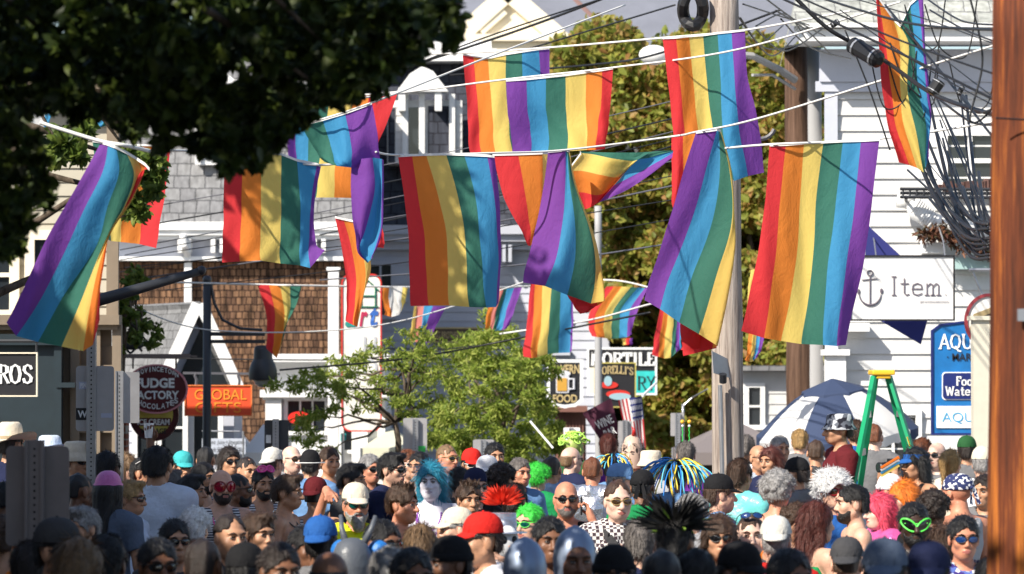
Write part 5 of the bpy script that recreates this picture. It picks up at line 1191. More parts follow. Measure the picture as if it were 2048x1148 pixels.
# ---- poles
def pole(name, label, D, x0t, x0b, wt, wb, m, yt=-60, extra=None, n=20):
    t = thing(name, label, "utility pole", (X(x0b, D), D, 0)); mb = MB(); zt = Z(yt, D); a = Vector((X(x0b, D), D, 0)); b = Vector((X(x0t, D), D, zt)); N = 14
    mb.tube([a+(b-a)*(i/N)+Vector((rnd.uniform(-.004, .004), 0, 0)) for i in range(N+1)], [(wb+(wt-wb)*i/N)/2*D/FP for i in range(N+1)], n); mb.build("shaft", m, t, True)
    if extra: extra(t)
    return t
def ex1(t):
    D = 30.8
    mb = MB(); mb.tube([W(1440, 770, D-.2), W(1445, 960, D-.2), W(1447, 1100, D-.2)], .018, 8); mb.build("conduit", MATS['steel'], t)
    mb = MB(); mb.add([W(1423, 702, D-.30), W(1455, 718, D-.12), W(1459, 756, D-.12), W(1426, 746, D-.30)], [(0, 1, 2, 3)]); o = mb.build("sign_plate", MATS['sign_back'], t); so = o.modifiers.new("s", 'SOLIDIFY'); so.thickness = .006
    mb = MB(); mb.tube([W(1446, 748, D-.25), W(1446, 765, D-.22)], .03, 8); mb.build("bracket", MATS['dark_trim'], t)
    mb = MB(); mb.tube([W(1386+20*math.cos(a), 18+34*math.sin(a), D-.1+.05*math.sin(a*3)) for a in [2*PI*i/20 for i in range(21)]], .05, 8); mb.build("cable_coil", MATS['cable_black'], t)
    mb = MB(); mb.tube([W(1520+30*math.cos(a), 250+28*math.sin(a), D) for a in [PI*.1+PI*.9*i/10 for i in range(11)]], .02, 6); mb.build("loop", MATS['cable_grey'], t)
pole("wooden_pole", "weathered pale grey wooden utility pole standing in the crowd", 30.8, 1448, 1460, 58, 66, MATS['pole_wood_grey'], extra=ex1)
def ex2(t):
    D = 15.6; mb = MB(); mb.box(W(2042, 630, D-.19), (.03, .03, .05)); mb.build("bolt", MATS['steel'], t); mb = MB(); mb.tube([W(1991+i*8, 236-3*math.sin(i*.4), D-.2) for i in range(1)]+[W(2060, 240, D-.19)], .004, 5); mb.build("wire_band", MATS['cable_black'], t)
pole("wooden_pole", "dark orange brown wooden pole filling the right edge", 15.6, 2060, 2043, 142, 158, MATS['pole_wood_orange'], extra=ex2, n=28)
def ex3(t):
    D = 47.8; mb = MB(); mb.tube([W(1590, 160, D-.1), W(1560, 140, D-.3), W(1505, 112, D-.9), W(1420, 104, D-1.2), W(1330, 108, D-1.4)], [.05, .05, .045, .04, .035], 8); mb.tube([W(1590, 178, D-.1), W(1545, 150, D-.5), W(1505, 150, D-.9)], .02, 6); mb.build("lamp_arm", MATS['pole_grey'], t)
    mb = MB(); mb.ball(W(1308, 110, D-1.4), (.19, .14, .125), 16); mb.tube([W(1322, 108, D-1.4), W(1345, 106, D-1.4)], .06, 8); mb.build("lamp_head", MATS['white_paint'], t, True)
pole("wooden_pole", "reddish brown wooden pole with a white cobra head street lamp left of the white shop", 48, 1593, 1598, 46, 48, MATS['pole_wood_brown'], 92, ex3)
pole("metal_pole", "pale grey metal pole top right behind the reddish brown pole", 49.5, 1628, 1632, 32, 34, MATS['pole_grey'], 95)
pole("metal_pole", "slim pale metal pole in front of the green tree", 56, 1196, 1198, 14, 16, MATS['pole_grey'], 412)
pole("metal_pole", "thin bluish metal pole with a sloping arm before the grey tent", 50, 1366, 1366, 5, 5.5, MATS['steel'], 808, lambda t: (lambda mb: mb.build("arm", MATS['steel'], t))((lambda mb: mb.tube([W(1366, 812, 50), W(1385, 795, 50), W(1415, 778, 49.6)], .012, 6))(MB())))
# dark mast arm at left and the black lamp
t = thing("street_lamp", "black street lamp with a big bell shade in front of the cedar wall", "street lamp", (X(414, 47), 47, 0)); D = 47.
mb = MB(); mb.tube([(X(414, D), D, 0), (X(414, D), D, 1.0), (X(414, D), D, Z(563, D))], [.09, .055, .05], 12); mb.ball((X(414, D), D, Z(560, D)), .06, 10); mb.ball((X(414, D), D, 1.), .09, 10); mb.build("post", MATS['lamp_dark'], t, True)
mb = MB(); mb.box(((X(414, D)+X(530, D))/2, D, Z(668, D)), (X(530, D)-X(414, D), .05, .05)); mb.box(((X(414, D)+X(530, D))/2, D, Z(683, D)), (X(530, D)-X(414, D), .05, .045)); mb.tube([W(422, 570, D), W(428, 605, D), W(445, 640, D), W(480, 657, D), W(525, 660, D)], .02, 6); mb.build("arm", MATS['lamp_dark'], t)
mb = MB(); c = W(526, 760, D); mb.lathe([(.175, 0), (.18, .04), (.175, .12), (.155, .20), (.125, .25), (.118, .27), (.115, .38), (.10, .42), (.05, .435), (.001, .435)], c, 24); mb.build("lamp_shade", MATS['lamp_dark'], t, True)
mb = MB(); mb.ball(W(526, 762, D), (.12, .12, .08), 12); mb.build("lamp_glass", mat('lamp_glass', (.7, .7, .65), .2), t, True)
t = thing("mast_arm", "blurred dark metal mast arm sloping up behind the large windblown flag", "bracket arm", (X(184, 27.2), 27.2, 0)); D = 27.2
mb = MB(); mb.tube([W(184, 604, D), W(206, 598, D), W(402, 542, D)], [.046, .046, .028], 10); mb.ball(W(403, 541, D), .036, 8); mb.build("arm", MATS['lamp_dark'], t, True)
mb = MB(); mb.tube([(X(184, D)-.0, D, 0), W(184, 600, D)], .036, 10); mb.build("post", MATS['lamp_dark'], t, True)

# ---- sign backs on perforated posts
mat('sign_back_shaded', (.20, .175, .18), .5, .2, var=.15, vscale=5)  # sign back colour darkened, with the shade on the nearest sign painted in
def signpost(label, x0, y0, x1, y1, D, px, yt, m='sign_back', yaw=0, stickers=(), pw=.045, group=None, pm='steel'):
    t = thing("street_sign", label, "street sign", (X(px, D), D, 0)); a, b = W(x0, y0, D), W(x1, y1, D); w = b.x-a.x; h = a.z-b.z; c = (a+b)/2
    mb = MB(); q = rrect(-w/2, -h/2, w/2, h/2, min(w, h)*.09); mb.prism([(p[0], p[1]) for p in q], -.002, .002); R = Matrix.Rotation(math.radians(yaw), 3, 'Z'); mb.v = [tuple(c+R@Vector((v[0]/math.cos(math.radians(yaw)), v[1], v[2]))) for v in mb.v]
    mb.build("sign_plate", MATS[m], t)
    mb = MB(); zt = Z(yt, D); xx = X(px, D); mb.box((xx, D-.03, zt/2), (pw, .03, zt)); mb.box((xx-pw*.6, D-.038, zt/2), (pw*.25, .04, zt)); mb.box((xx+pw*.6, D-.038, zt/2), (pw*.25, .04, zt)); mb.build("post", MATS[pm], t)
    mb = MB(); z = zt-.04
    while z > max(.8, zt-1.9): mb.tube([(xx, D-.0465, z), (xx, D-.0453, z)], .006, 8); z -= .032
    mb.build("post_holes", mat('hole_black', (.01, .01, .01), .9), t)
    for (sx, sy, sw, sh, mm, tx) in stickers:
        s = MB(); pbox(s, sx-sw/2, sy-sh/2, sx+sw/2, sy+sh/2, D-.006, .003); s.build("sticker", mm, t)
        if tx: text(tx, sx, sy, D-.009, sw*.75, sh*.6, LW if mm != LW else LB, t, off=.03)
    return t
signpost("large blurred grey sign back nearest the camera at the lower left", 12, 892, 138, 1092, 17.2, 72, 880, 'sign_back_shaded', pw=.06, pm='sign_back_shaded')
signpost("tall grey sign back with small stickers and a W mark on a perforated post", 152, 732, 228, 862, 26.5, 184, 640, 'sign_back', stickers=[(169, 771, 22, 15, mat('sticker_pale', (.45, .48, .6), .5), "PSNC"), (165, 828, 26, 24, LB, "W"), (213, 831, 22, 9, MATS['sticker_pale'], None)])
signpost("bright sunlit narrow sign back beside the round fudge sign", 246, 744, 278, 846, 30, 240, 742, 'sign_back', yaw=20)
signpost("dark square sign back with a round sticker beside the white tent", 529, 840, 577, 900, 40, 552, 838, 'lamp_dark', stickers=[(537, 878, 10, 16, LW, None)])
signpost("pale tall sign back with a green sticker below the honey locust", 806, 836, 854, 912, 42, 831, 838, 'sign_back', stickers=[(843, 898, 15, 12, mat('sticker_green', (.05, .55, .10), .5), None)])
signpost("pale sign back behind the red cap", 946, 879, 988, 940, 44, 967, 880, 'sign_back')
signpost("small white sign back below the tavern sign", 1127, 855, 1160, 880, 47, 1143, 856, 'white_paint')
signpost("grey sign back left of the american flag", 1236, 842, 1264, 905, 50, 1250, 840, 'sign_back')
signpost("grey sign back beside the thin bluish pole", 1341, 826, 1368, 872, 48, 1355, 826, 'sign_back')
signpost("small turquoise sign near the white storefront", 681, 867, 692, 883, 52, 686, 866, 'sign_teal', pw=.03)
# ---- cloth signs
def panelflag(name, label, pts, D, mats, fn, cat, nu=26, nv=18, amp=.03):
    mb = MB(); P4 = [np.array(W(x, y, D)) for x, y in pts]      # top-left, top-right, bottom-right, bottom-left
    vs = []
    for j in range(nv+1):
        for i in range(nu+1):
            u, v = i/nu, j/nv; p = (P4[0]*(1-u)+P4[1]*u)*(1-v)+(P4[3]*(1-u)+P4[2]*u)*v; p = p+np.array([0, amp*math.sin(7*u+3*v), 0]); vs.append(tuple(p))
    for j in range(nv):
        for i in range(nu): mb.f.append((j*(nu+1)+i, (j+1)*(nu+1)+i, (j+1)*(nu+1)+i+1, j*(nu+1)+i+1)); mb.m.append(fn((i+.5)/nu, (j+.5)/nv))
    mb.v = vs; o = mb.build(name, mats, None, True); tag(o, label, cat); return o
usf = lambda u, v: (1 if (v < .42 and u > .45) else (2 if int(u*11) % 2 == 0 else 3))
D = 52.
def usfn(u, v):
    if u > .46 and v < .42: return 1 if ((int(u*26)+int(v*18)) % 2 and int(v*18) % 2) else 0
    return 2 if int(u*13) % 2 == 0 else 1
panelflag("american_flag", "american flag hanging from a slanted staff beside the wine bar flag", [(1236, 800), (1284, 792), (1292, 900), (1262, 912)], D, [mat('us_blue', (.02, .03, .16), .8, trans=.2), mat('us_white', (.72, .72, .72), .8, trans=.3), mat('us_red', (.45, .02, .03), .8, trans=.3)], usfn, "flag", 26, 26, .05)
o = panelflag("wine_bar_flag", "dark maroon wine bar flag hanging aslant with white lettering", [(1165, 826), (1222, 796), (1240, 866), (1204, 886)], D-.5, [mat('maroon_cloth', (.07, .012, .035), .8, trans=.1)], lambda u, v: 0, "flag")
a = text("WINE", 1208, 843, D-.56, 36, 18, LW, o, off=.01); b = text("BAR", 1220, 864, D-.56, 24, 16, LW, o, off=.01)
for x in (a, b):
    c = sum((v.co for v in x.data.vertices), Vector())/len(x.data.vertices); R = Matrix.Rotation(.45, 3, 'Y').inverted() if False else Matrix.Rotation(-.45, 3, 'Y')
    for v in x.data.vertices: v.co = c+R@(v.co-c)
mb = MB(); mb.tube([W(1285, 792, D), W(1312, 766, D+.6)], .018, 6); tag(mb.build("flag_staff", MATS['white_paint']), "short slanted staff of the american flag", "flag staff")
# ------------------------------------------------------------------ trees
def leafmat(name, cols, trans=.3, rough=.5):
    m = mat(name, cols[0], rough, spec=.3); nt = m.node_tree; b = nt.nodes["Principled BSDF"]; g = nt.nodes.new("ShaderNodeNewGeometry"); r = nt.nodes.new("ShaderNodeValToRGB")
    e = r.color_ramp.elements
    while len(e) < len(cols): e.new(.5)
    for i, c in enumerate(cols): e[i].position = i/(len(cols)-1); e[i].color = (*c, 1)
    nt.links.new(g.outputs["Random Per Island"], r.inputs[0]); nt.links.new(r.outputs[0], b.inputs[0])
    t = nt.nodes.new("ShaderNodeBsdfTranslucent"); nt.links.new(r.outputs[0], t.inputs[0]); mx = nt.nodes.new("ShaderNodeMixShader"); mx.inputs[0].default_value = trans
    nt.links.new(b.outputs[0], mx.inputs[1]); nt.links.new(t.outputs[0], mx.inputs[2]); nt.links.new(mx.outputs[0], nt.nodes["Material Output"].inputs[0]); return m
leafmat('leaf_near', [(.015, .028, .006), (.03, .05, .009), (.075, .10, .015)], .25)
leafmat('leaf_locust', [(.16, .24, .03), (.30, .38, .06), (.48, .52, .13)], .5)
leafmat('leaf_autumn', [(.16, .19, .03), (.28, .33, .06), (.42, .40, .08), (.42, .22, .08), (.30, .35, .06)], .5)
leafmat('leaf_dark', [(.06, .10, .02), (.12, .18, .03), (.20, .25, .05)], .35)
def leaves(cl, per, size, seed, shape='leaf', squash=.8, drop=.3):
    """cl: list of (x, y, z, r). returns verts, faces (one hexagonal leaf per face pair)"""
    r = np.random.RandomState(seed); cl = np.array(cl, float); n = len(cl)*per
    c = np.repeat(cl, per, 0); d = r.normal(size=(n, 3)); d /= np.linalg.norm(d, axis=1)[:, None]; rad = r.uniform(0, 1, n)**.5
    p = c[:, :3]+d*(rad*c[:, 3])[:, None]*np.array([1, 1, squash])
    a = r.normal(size=(n, 3)); a[:, 2] -= drop; a /= np.linalg.norm(a, axis=1)[:, None]; b = np.cross(a, r.normal(size=(n, 3))); b /= np.linalg.norm(b, axis=1)[:, None]; nn = np.cross(a, b)
    s = (size*r.uniform(.6, 1.25, n))[:, None]; w = .33 if shape == 'leaf' else .16
    q = [p, p+a*s*.35+b*s*w+nn*s*.08, p+a*s*.75+b*s*w*.6+nn*s*.05, p+a*s-nn*s*.05, p+a*s*.75-b*s*w*.6+nn*s*.05, p+a*s*.35-b*s*w+nn*s*.08]
    V = np.stack(q, 1).reshape(-1, 3); i = np.arange(n)[:, None]*6
    F = np.concatenate([i+np.array([[0, 1, 2, 3]]), i+np.array([[0, 3, 4, 5]])]); return V, F
def limbs(mb, base, tips, r0, seed, bend=.15):
    r = random.Random(seed); base = Vector(base)
    for t in tips:
        t = Vector(t); pts = [base]; N = 7; rs = [r0]
        for i in range(1, N+1):
            f = i/N; p = base.lerp(t, f); L = (t-base).length; p += Vector((r.uniform(-1, 1), r.uniform(-1, 1), r.uniform(-.3, 1)))*L*bend*.4*math.sin(PI*f); pts.append(p); rs.append(r0*(1-f)**.8+.004)
        mb.tube(pts, rs, 6)
def tree(name, label, trunk, r0, clusters, per, size, lm, seed, shape='leaf', limbto=14, extra_cl=None, squash=.8, group=None, mid=None):
    t = thing(name, label, "tree", trunk[0], group); mb = MB(); N = len(trunk); mb.tube(trunk, [r0*(1-.55*i/(N-1)) for i in range(N)], 10)
    r = random.Random(seed); tips = r.sample(clusters, min(limbto, len(clusters)))
    for q in tips: limbs(mb, trunk[r.randint(max(0, N-3), N-1)], [q[:3]], r0*.36, r.random())
    mb.build("trunk", MATS['bark'], t, True)
    V, F = leaves(clusters, per, size, seed, shape, squash)
    if extra_cl: 
        V2, F2 = leaves(extra_cl[0], extra_cl[1], extra_cl[2], seed+1, shape); F = np.concatenate([F, F2+len(V)]); V = np.concatenate([V, V2])
    link("crown", npmesh("crown", V, F, (MATS[lm],), True), t); return t
def inpoly(x, y, P):
    c = False; n = len(P)
    for i in range(n):
        x0, y0 = P[i]; x1, y1 = P[(i+1) % n]
        if (y0 > y) != (y1 > y) and x < (x1-x0)*(y-y0)/(y1-y0)+x0: c = not c
    return c
def fill(P, n, D0, D1, rpx, seed, avoid=(), edge=0):
    r = random.Random(seed); o = []; xs = [p[0] for p in P]; ys = [p[1] for p in P]; k = 0
    while len(o) < n and k < n*60:
        k += 1; x = r.uniform(min(xs), max(xs)); y = r.uniform(min(ys), max(ys))
        if not inpoly(x, y, P) or any((x-a)**2/b**2+(y-c)**2/d**2 < 1 for a, b, c, d in avoid): continue
        D = r.uniform(D0, D1); w = W(x, y, D); o.append((w.x, w.y, w.z, r.uniform(.6, 1.2)*rpx*D/FP))
    return o
leafmat('dried_leaf', [(.10, .035, .02), (.05, .02, .015), (.20, .09, .05), (.03, .045, .02)], .1)
DD = 43.5; w_ = [W(1845+i*10+rnd.uniform(-4, 4), 455+i*3.4+rnd.uniform(-14, 14), DD) for i in range(15)]
Vd, Fd = leaves([(p.x, p.y, p.z, .085) for p in w_], 46, .10, 91, 'thin')
tag(link("dried_flower_garland", npmesh("dried_flower_garland", Vd, Fd, (MATS['dried_leaf'],))), "rusty brown dried flower garland under the vent duct of the white shop", "garland")
# near tree, top left: the low branches the photo shows, and the high crown that shades them
low = [(-30, -40), (880, -40), (915, 35), (885, 70), (825, 85), (800, 100), (785, 155), (735, 150), (695, 180), (635, 205), (575, 235), (560, 275), (525, 298), (495, 320), (455, 300), (420, 298), (385, 285), (362, 250), (325, 255), (285, 225), (232, 232), (180, 215), (150, 195), (90, 200), (70, 250), (100, 290), (95, 330), (88, 370), (55, 395), (48, 450), (20, 490), (-30, 500)]
gaps = [(358, 22, 15, 14), (455, 12, 70, 9), (352, 22, 250, 10), (470, 26, 150, 22), (535, 22, 190, 12), (147, 12, 92, 8), (70, 24, 235, 22), (195, 14, 230, 22), (395, 20, 255, 14), (465, 20, 205, 16), (560, 16, 95, 14), (600, 10, 175, 16)]
rg = random.Random(31); gaps += [(rg.uniform(0, 900), rg.uniform(7, 16), rg.uniform(0, 300), rg.uniform(5, 12)) for _ in range(85)]
cl = fill(low, 470, 13., 15.4, 17, 3, gaps)
low2 = [(x, y+(34 if y > 30 else 0)) for x, y in low]
cl += fill(low2, 320, 13., 15.2, 6, 33, gaps)
cl2 = fill([(240, 300), (300, 300), (335, 330), (325, 395), (300, 420), (255, 430), (240, 400), (285, 380), (250, 340)], 24, 22.5, 23.6, 13, 4)
cl3 = fill([(130, 240), (180, 245), (165, 320), (110, 320), (90, 300)], 16, 22, 23, 13, 5)
high = []; rr = random.Random(8)
while len(high) < 300:
    x, y, z = rr.uniform(-8.5, 1.5), rr.uniform(2.5, 12.), rr.uniform(4., 7.8)
    if ((x+3.6)/4.9)**2+((y-7.3)/4.2)**2+((z-5.7)/2.1)**2 > 1 or z < 2.4+(760/FP)*y+.25: continue
    high.append((x, y, z, .5))
tk = [(-4.6, 9, 0), (-4.55, 9.1, 2.0), (-4.4, 9.5, 3.8), (-4.0, 10.2, 5.2), (-3.4, 10.8, 6.0), (-2.6, 11.4, 6.2)]
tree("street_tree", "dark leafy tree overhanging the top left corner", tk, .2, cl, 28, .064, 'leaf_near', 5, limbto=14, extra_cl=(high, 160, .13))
shade_crown = [(rr.uniform(-4.7, -3.2), rr.uniform(23.5, 25.2), rr.uniform(5.9, 7.2), .36) for _ in range(42)]  # out-of-view upper crown, added to shade the flags
tree("street_tree", "second leafy tree with added shading crown, side branches beside the large windblown flag", [(-4.75, 23.4, 0), (-4.75, 23.4, 2.2), (-4.6, 23.3, 4.2), (-4.3, 23.2, 6.)], .16, cl2+cl3, 40, .075, 'leaf_dark', 15, limbto=6, extra_cl=(shade_crown, 150, .12))
# honey locusts
D = 47
locA = [(540, 770), (600, 750), (640, 720), (700, 700), (760, 690), (790, 660), (850, 655), (905, 690), (900, 730), (930, 760), (900, 800), (860, 800), (840, 850), (800, 840), (770, 800), (720, 830), (690, 800), (660, 830), (640, 880), (700, 900), (640, 900), (590, 880), (600, 830), (640, 800), (590, 790)]
c = fill(locA, 150, 45.5, 48.5, 17, 11)
tree("honey_locust_tree", "slender honey locust tree with airy foliage in front of the art house sign", [(X(795, D), D, 0), (X(796, D), D, 1.2), (X(797, D), D, Z(880, D)), (X(790, D), D, Z(845, D)), (X(812, D), D, Z(790, D)), (X(820, D), D, Z(740, D))], .05, c, 44, .08, 'leaf_locust', 6, 'thin', 26, squash=.55)
locB = [(905, 700), (950, 660), (990, 620), (1020, 640), (1030, 690), (1090, 700), (1110, 740), (1105, 780), (1120, 830), (1125, 900), (1060, 930), (960, 920), (900, 900), (860, 880), (850, 850), (880, 800), (930, 770)]
c = fill(locB, 150, 49, 54, 24, 12)
tree("honey_locust_tree", "fuller bright green honey locust tree behind the red cap", [(X(1000, 51), 51, 0), (X(1000, 51), 51, 1.4), (X(1002, 51), 51, Z(860, 51)), (X(1000, 51), 51, Z(800, 51))], .07, c, 120, .095, 'leaf_locust', 7, 'thin', 18, squash=.7)
# sprays above the house at the left
c = fill([(240, 520), (300, 530), (290, 570), (262, 600), (300, 650), (330, 640), (310, 700), (290, 690), (262, 690), (238, 700)], 36, 40.5, 42.5, 9, 13)
tree("small_street_tree", "thin street tree with sparse leaves beside the tan building", [(X(238, 41), 41, 0), (X(240, 41), 41, 2.), (X(248, 41), 41, Z(640, 41)), (X(262, 41), 41, Z(560, 41))], .05, c, 34, .085, 'leaf_dark', 8, limbto=10)
# large autumn tree and neighbours behind the poles
bigA = [(1095, 145), (1140, 90), (1200, 50), (1240, 55), (1290, 85), (1340, 95), (1420, 60), (1480, 90), (1640, 110), (1650, 420), (1640, 700), (1600, 880), (1300, 900), (1230, 640), (1190, 620), (1180, 440), (1110, 300)]
c = fill(bigA, 560, 63.8, 69.5, 48, 14)
tree("large_tree", "large dense tree with olive and rust coloured leaves behind the poles", [(X(1400, 67), 67, 0), (X(1402, 67), 67, 2.5), (X(1395, 67), 67, 5), (X(1400, 67), 67, 7)], .32, c, 250, .17, 'leaf_autumn', 9, limbto=30)
c = fill([(1150, 560), (1330, 520), (1660, 480), (1700, 640), (1640, 930), (1120, 950), (1130, 860), (1180, 800)], 170, 73, 79, 56, 15)
tree("large_tree", "darker tree filling in low behind the olive and rust tree", [(X(1300, 76), 76, 0), (X(1302, 76), 76, 2), (X(1300, 76), 76, 4)], .25, c, 190, .20, 'leaf_dark', 10, limbto=12)
c = fill([(1480, 700), (1640, 690), (1660, 800), (1620, 900), (1490, 880)], 60, 60, 66, 30, 16)
tree("small_street_tree", "dark bushy tree behind the beach umbrella", [(X(1560, 63), 63, 0), (X(1560, 63), 63, 1.2), (X(1560, 63), 63, 2.4)], .12, c, 120, .14, 'leaf_autumn', 12, limbto=8)
c = fill([(860, 620), (1000, 600), (1180, 640), (1240, 900), (880, 930)], 10, 64, 65, 20, 17)
# white house glimpsed between trees
B = thing("white_cottage", "small white cottage glimpsed between the trunks left of the umbrella", "house", (X(1520, 57.5), 57.5, 0)); mb = MB(); clap(mb, X(1485, 57), X(1650, 57), 0, Z(740, 57), 57, .16); mb.box((X(1567, 57), 58.5, Z(740, 57)/2), (X(1650, 57)-X(1485, 57)-.03, 2.98, Z(740, 57))); mb.build("wall", MATS['white_board'], B)
mb = MB(); mb.box((X(1567, 57), 58.4, Z(736, 57)), (X(1650, 57)-X(1485, 57)+.3, 3.4, .08)); mb.build("roof", MATS['slate_grey'], B); window(B, X(1497, 57), X(1520, 57), Z(850, 57), Z(775, 57), 56.95, panes=(1, 2))
# ------------------------------------------------------------------ umbrella and ladder
D = 41.; t = thing("beach_umbrella", "navy and white striped beach umbrella tilted in front of the white shop", "umbrella", (X(1690, D), D, 0))
apx = W(1665, 765, D); n = 8; Rr = .88; tilt = Matrix.Rotation(-.10, 3, 'Y')@Matrix.Rotation(.12, 3, 'X'); hgt = .54; sets = [MB(), MB()]
def up(a, s): 
    R = Rr*s*(1-.045*math.cos(8*(a-PI/8)+PI) if s > .95 else 1); return apx+tilt@Vector((R*math.cos(a), R*math.sin(a), -hgt*(s**1.75)))
for k in range(n):
    a0 = 2*PI*k/n+.22; mbk = sets[k % 2]
    grid_patch(mbk, lambda u, v: tuple(up(a0+2*PI/n*u, v*.999+.001)), 8, 10)
    grid_patch(mbk, lambda u, v: tuple(up(a0+2*PI/n*u, 1)+Vector((0, 0, -.10*v-.012*math.sin(PI*6*u)*v))), 8, 2)
for s_, m_, nm in ((sets[0], mat('umb_white', (.78, .77, .76), .8, trans=.25), "white_panels"), (sets[1], mat('umb_navy', (.035, .055, .12), .8, trans=.12), "navy_panels")): s_.build(nm, m_, t, True)
mb = MB(); 
for k in range(16):
    a0 = 2*PI*k/16; f = lambda a, r_, z: apx+tilt@Vector((r_*math.cos(a), r_*math.sin(a), z)); r1 = .34*(1.06 if k % 2 else .98); r2_ = .34*(1.06 if not k % 2 else .98)
    mb.add([f(a0, .02, .04), f(a0, r1, -.085), f(a0+PI/8, r2_, -.085), f(a0+PI/8, .02, .04)], [(0, 1, 2, 3)]); mb.add([f(a0, r1, -.085), f(a0, r1+.01, -.12), f(a0+PI/8, r2_+.01, -.12), f(a0+PI/8, r2_, -.085)], [(0, 1, 2, 3)])
mb.build("vent_cap", MATS['umb_navy'], t, False)
mb = MB()
for k in range(n): 
    a0 = 2*PI*k/n+.22; mb.tube([up(a0, j/8)+Vector((0, 0, -.015)) for j in range(9)], .006, 5)
mb.build("ribs", MATS['steel'], t); mb = MB(); mb.tube([apx, apx+tilt@Vector((0, 0, -.9)), (X(1690, D), D, 0)], .018, 8); mb.build("pole", MATS['steel'], t)
D = 33.; t = thing("step_ladder", "green fibreglass step ladder with a yellow top standing in the crowd", "ladder", (X(1780, D), D, 0))
mat('ladder_green', (.01, .32, .14), .45, var=.08); mat('ladder_yellow', (.85, .50, .03), .45)
apz = Z(755, D); top = [W(1748, 752, D), W(1776, 752, D)]
def leg(px_t, px_b, yb, Dt, Db, w):
    a = W(px_t, 752, Dt); b = W(px_b, yb, Db); d = (b-a); k = -a.z/d.z; e = a+d*k; mb = MB(); mb.bar(a, e, .056 if w else .046, .03); mb.build("rail", MATS['ladder_green'], t); return a, e
la = leg(1748, 1718, 905, D, D-.1, 1); lb = leg(1779, 1826, 905, D+.05, D-.05, 1); lc = leg(1752, 1730, 905, D+.35, D+.75, 0); ld = leg(1775, 1814, 905, D+.35, D+.75, 0)
mb = MB(); 
for k in range(1, 7):
    f = k/7.; mb.bar(la[0].lerp(la[1], f), lc[0].lerp(lc[1], f), .02, .06)
    mb.bar(lb[0].lerp(lb[1], f), ld[0].lerp(ld[1], f), .02, .05)
mb.build("steps", MATS['steel'], t)
mb = MB(); c = W(1763, 745, D+.16); mb.box(c, (.20, .42, .045)); mb.box(c+Vector((0, 0, -.03)), (.13, .38, .05)); mb.build("top_cap", MATS['ladder_yellow'], t, bevel=.012)
mb = MB(); a = lb[0].lerp(lb[1], .27); b = lb[0].lerp(lb[1], .42); off = Vector((0, -.018, 0)); mb.bar(a+off, b+off, .072, .004); mb.build("label", LW, t); mb = MB(); a = lb[0].lerp(lb[1], .225); b = lb[0].lerp(lb[1], .262); mb.bar(a+off, b+off, .08, .004); mb.build("label", MATS['ladder_yellow'], t)
mb = MB(); mb.box((X(1715, 31), 31.2, .085), (2.2, 2.6, .17)); tag(mb.build("wooden_platform", mat('plank', (.30, .20, .12), .8, var=.2)), "low wooden platform under the people by the ladder", "platform")
# ------------------------------------------------------------------ assembling a person
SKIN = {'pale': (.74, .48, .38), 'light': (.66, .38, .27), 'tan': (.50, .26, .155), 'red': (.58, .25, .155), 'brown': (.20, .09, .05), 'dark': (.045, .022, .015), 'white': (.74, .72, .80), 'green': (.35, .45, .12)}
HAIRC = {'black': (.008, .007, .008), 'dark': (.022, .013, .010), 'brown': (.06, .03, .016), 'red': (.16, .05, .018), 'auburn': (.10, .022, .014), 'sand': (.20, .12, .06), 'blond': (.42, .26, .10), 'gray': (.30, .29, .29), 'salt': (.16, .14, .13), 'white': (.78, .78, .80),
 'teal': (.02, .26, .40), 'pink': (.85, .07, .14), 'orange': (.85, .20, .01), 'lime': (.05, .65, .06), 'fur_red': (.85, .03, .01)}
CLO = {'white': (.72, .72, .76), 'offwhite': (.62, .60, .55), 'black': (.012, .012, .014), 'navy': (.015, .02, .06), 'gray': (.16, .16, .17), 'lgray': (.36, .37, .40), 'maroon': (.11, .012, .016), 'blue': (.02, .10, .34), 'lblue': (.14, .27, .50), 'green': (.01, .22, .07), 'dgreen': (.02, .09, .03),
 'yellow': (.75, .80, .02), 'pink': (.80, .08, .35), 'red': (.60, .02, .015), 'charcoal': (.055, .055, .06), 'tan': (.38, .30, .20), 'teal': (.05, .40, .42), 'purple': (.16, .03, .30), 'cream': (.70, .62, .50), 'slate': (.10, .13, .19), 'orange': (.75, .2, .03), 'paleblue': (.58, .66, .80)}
def skinm(k): return mat('skin_'+k, SKIN[k], .48, var=.22, vscale=14, bump=.12, bscale=90, spec=.45)
def hairm(k): return mat('hair_'+k, HAIRC[k], .42, var=.45, vscale=60, bump=.5, bscale=160, spec=.5)
def clom(k):
    if k in MATS: return MATS[k]
    if k in CLO: return mat('cloth_'+k, CLO[k], .85, var=.10, vscale=25, bump=.35, bscale=35, spec=.2)
    return MATS[k]
def patterned(name, fn):
    m = mat(name, (.5, .5, .5), .85, spec=.2); nt = m.node_tree; b = nt.nodes["Principled BSDF"]; tc = nt.nodes.new("ShaderNodeTexCoord")
    fn(nt, b, tc); return m
def _stripe(axis_, freq, c0, c1, w=.5):
    def f(nt, b, tc):
        sp = nt.nodes.new("ShaderNodeSeparateXYZ"); nt.links.new(tc.outputs["Object"], sp.inputs[0])
        mu = nt.nodes.new("ShaderNodeMath"); mu.operation = 'MULTIPLY'; mu.inputs[1].default_value = freq; nt.links.new(sp.outputs[axis_], mu.inputs[0])
        fr = nt.nodes.new("ShaderNodeMath"); fr.operation = 'FRACT'; nt.links.new(mu.outputs[0], fr.inputs[0])
        r = nt.nodes.new("ShaderNodeValToRGB"); r.color_ramp.interpolation = 'CONSTANT'; r.color_ramp.elements[0].color = (*c0, 1); r.color_ramp.elements[1].color = (*c1, 1); r.color_ramp.elements[1].position = w
        nt.links.new(fr.outputs[0], r.inputs[0]); nt.links.new(r.outputs[0], b.inputs[0])
    return f
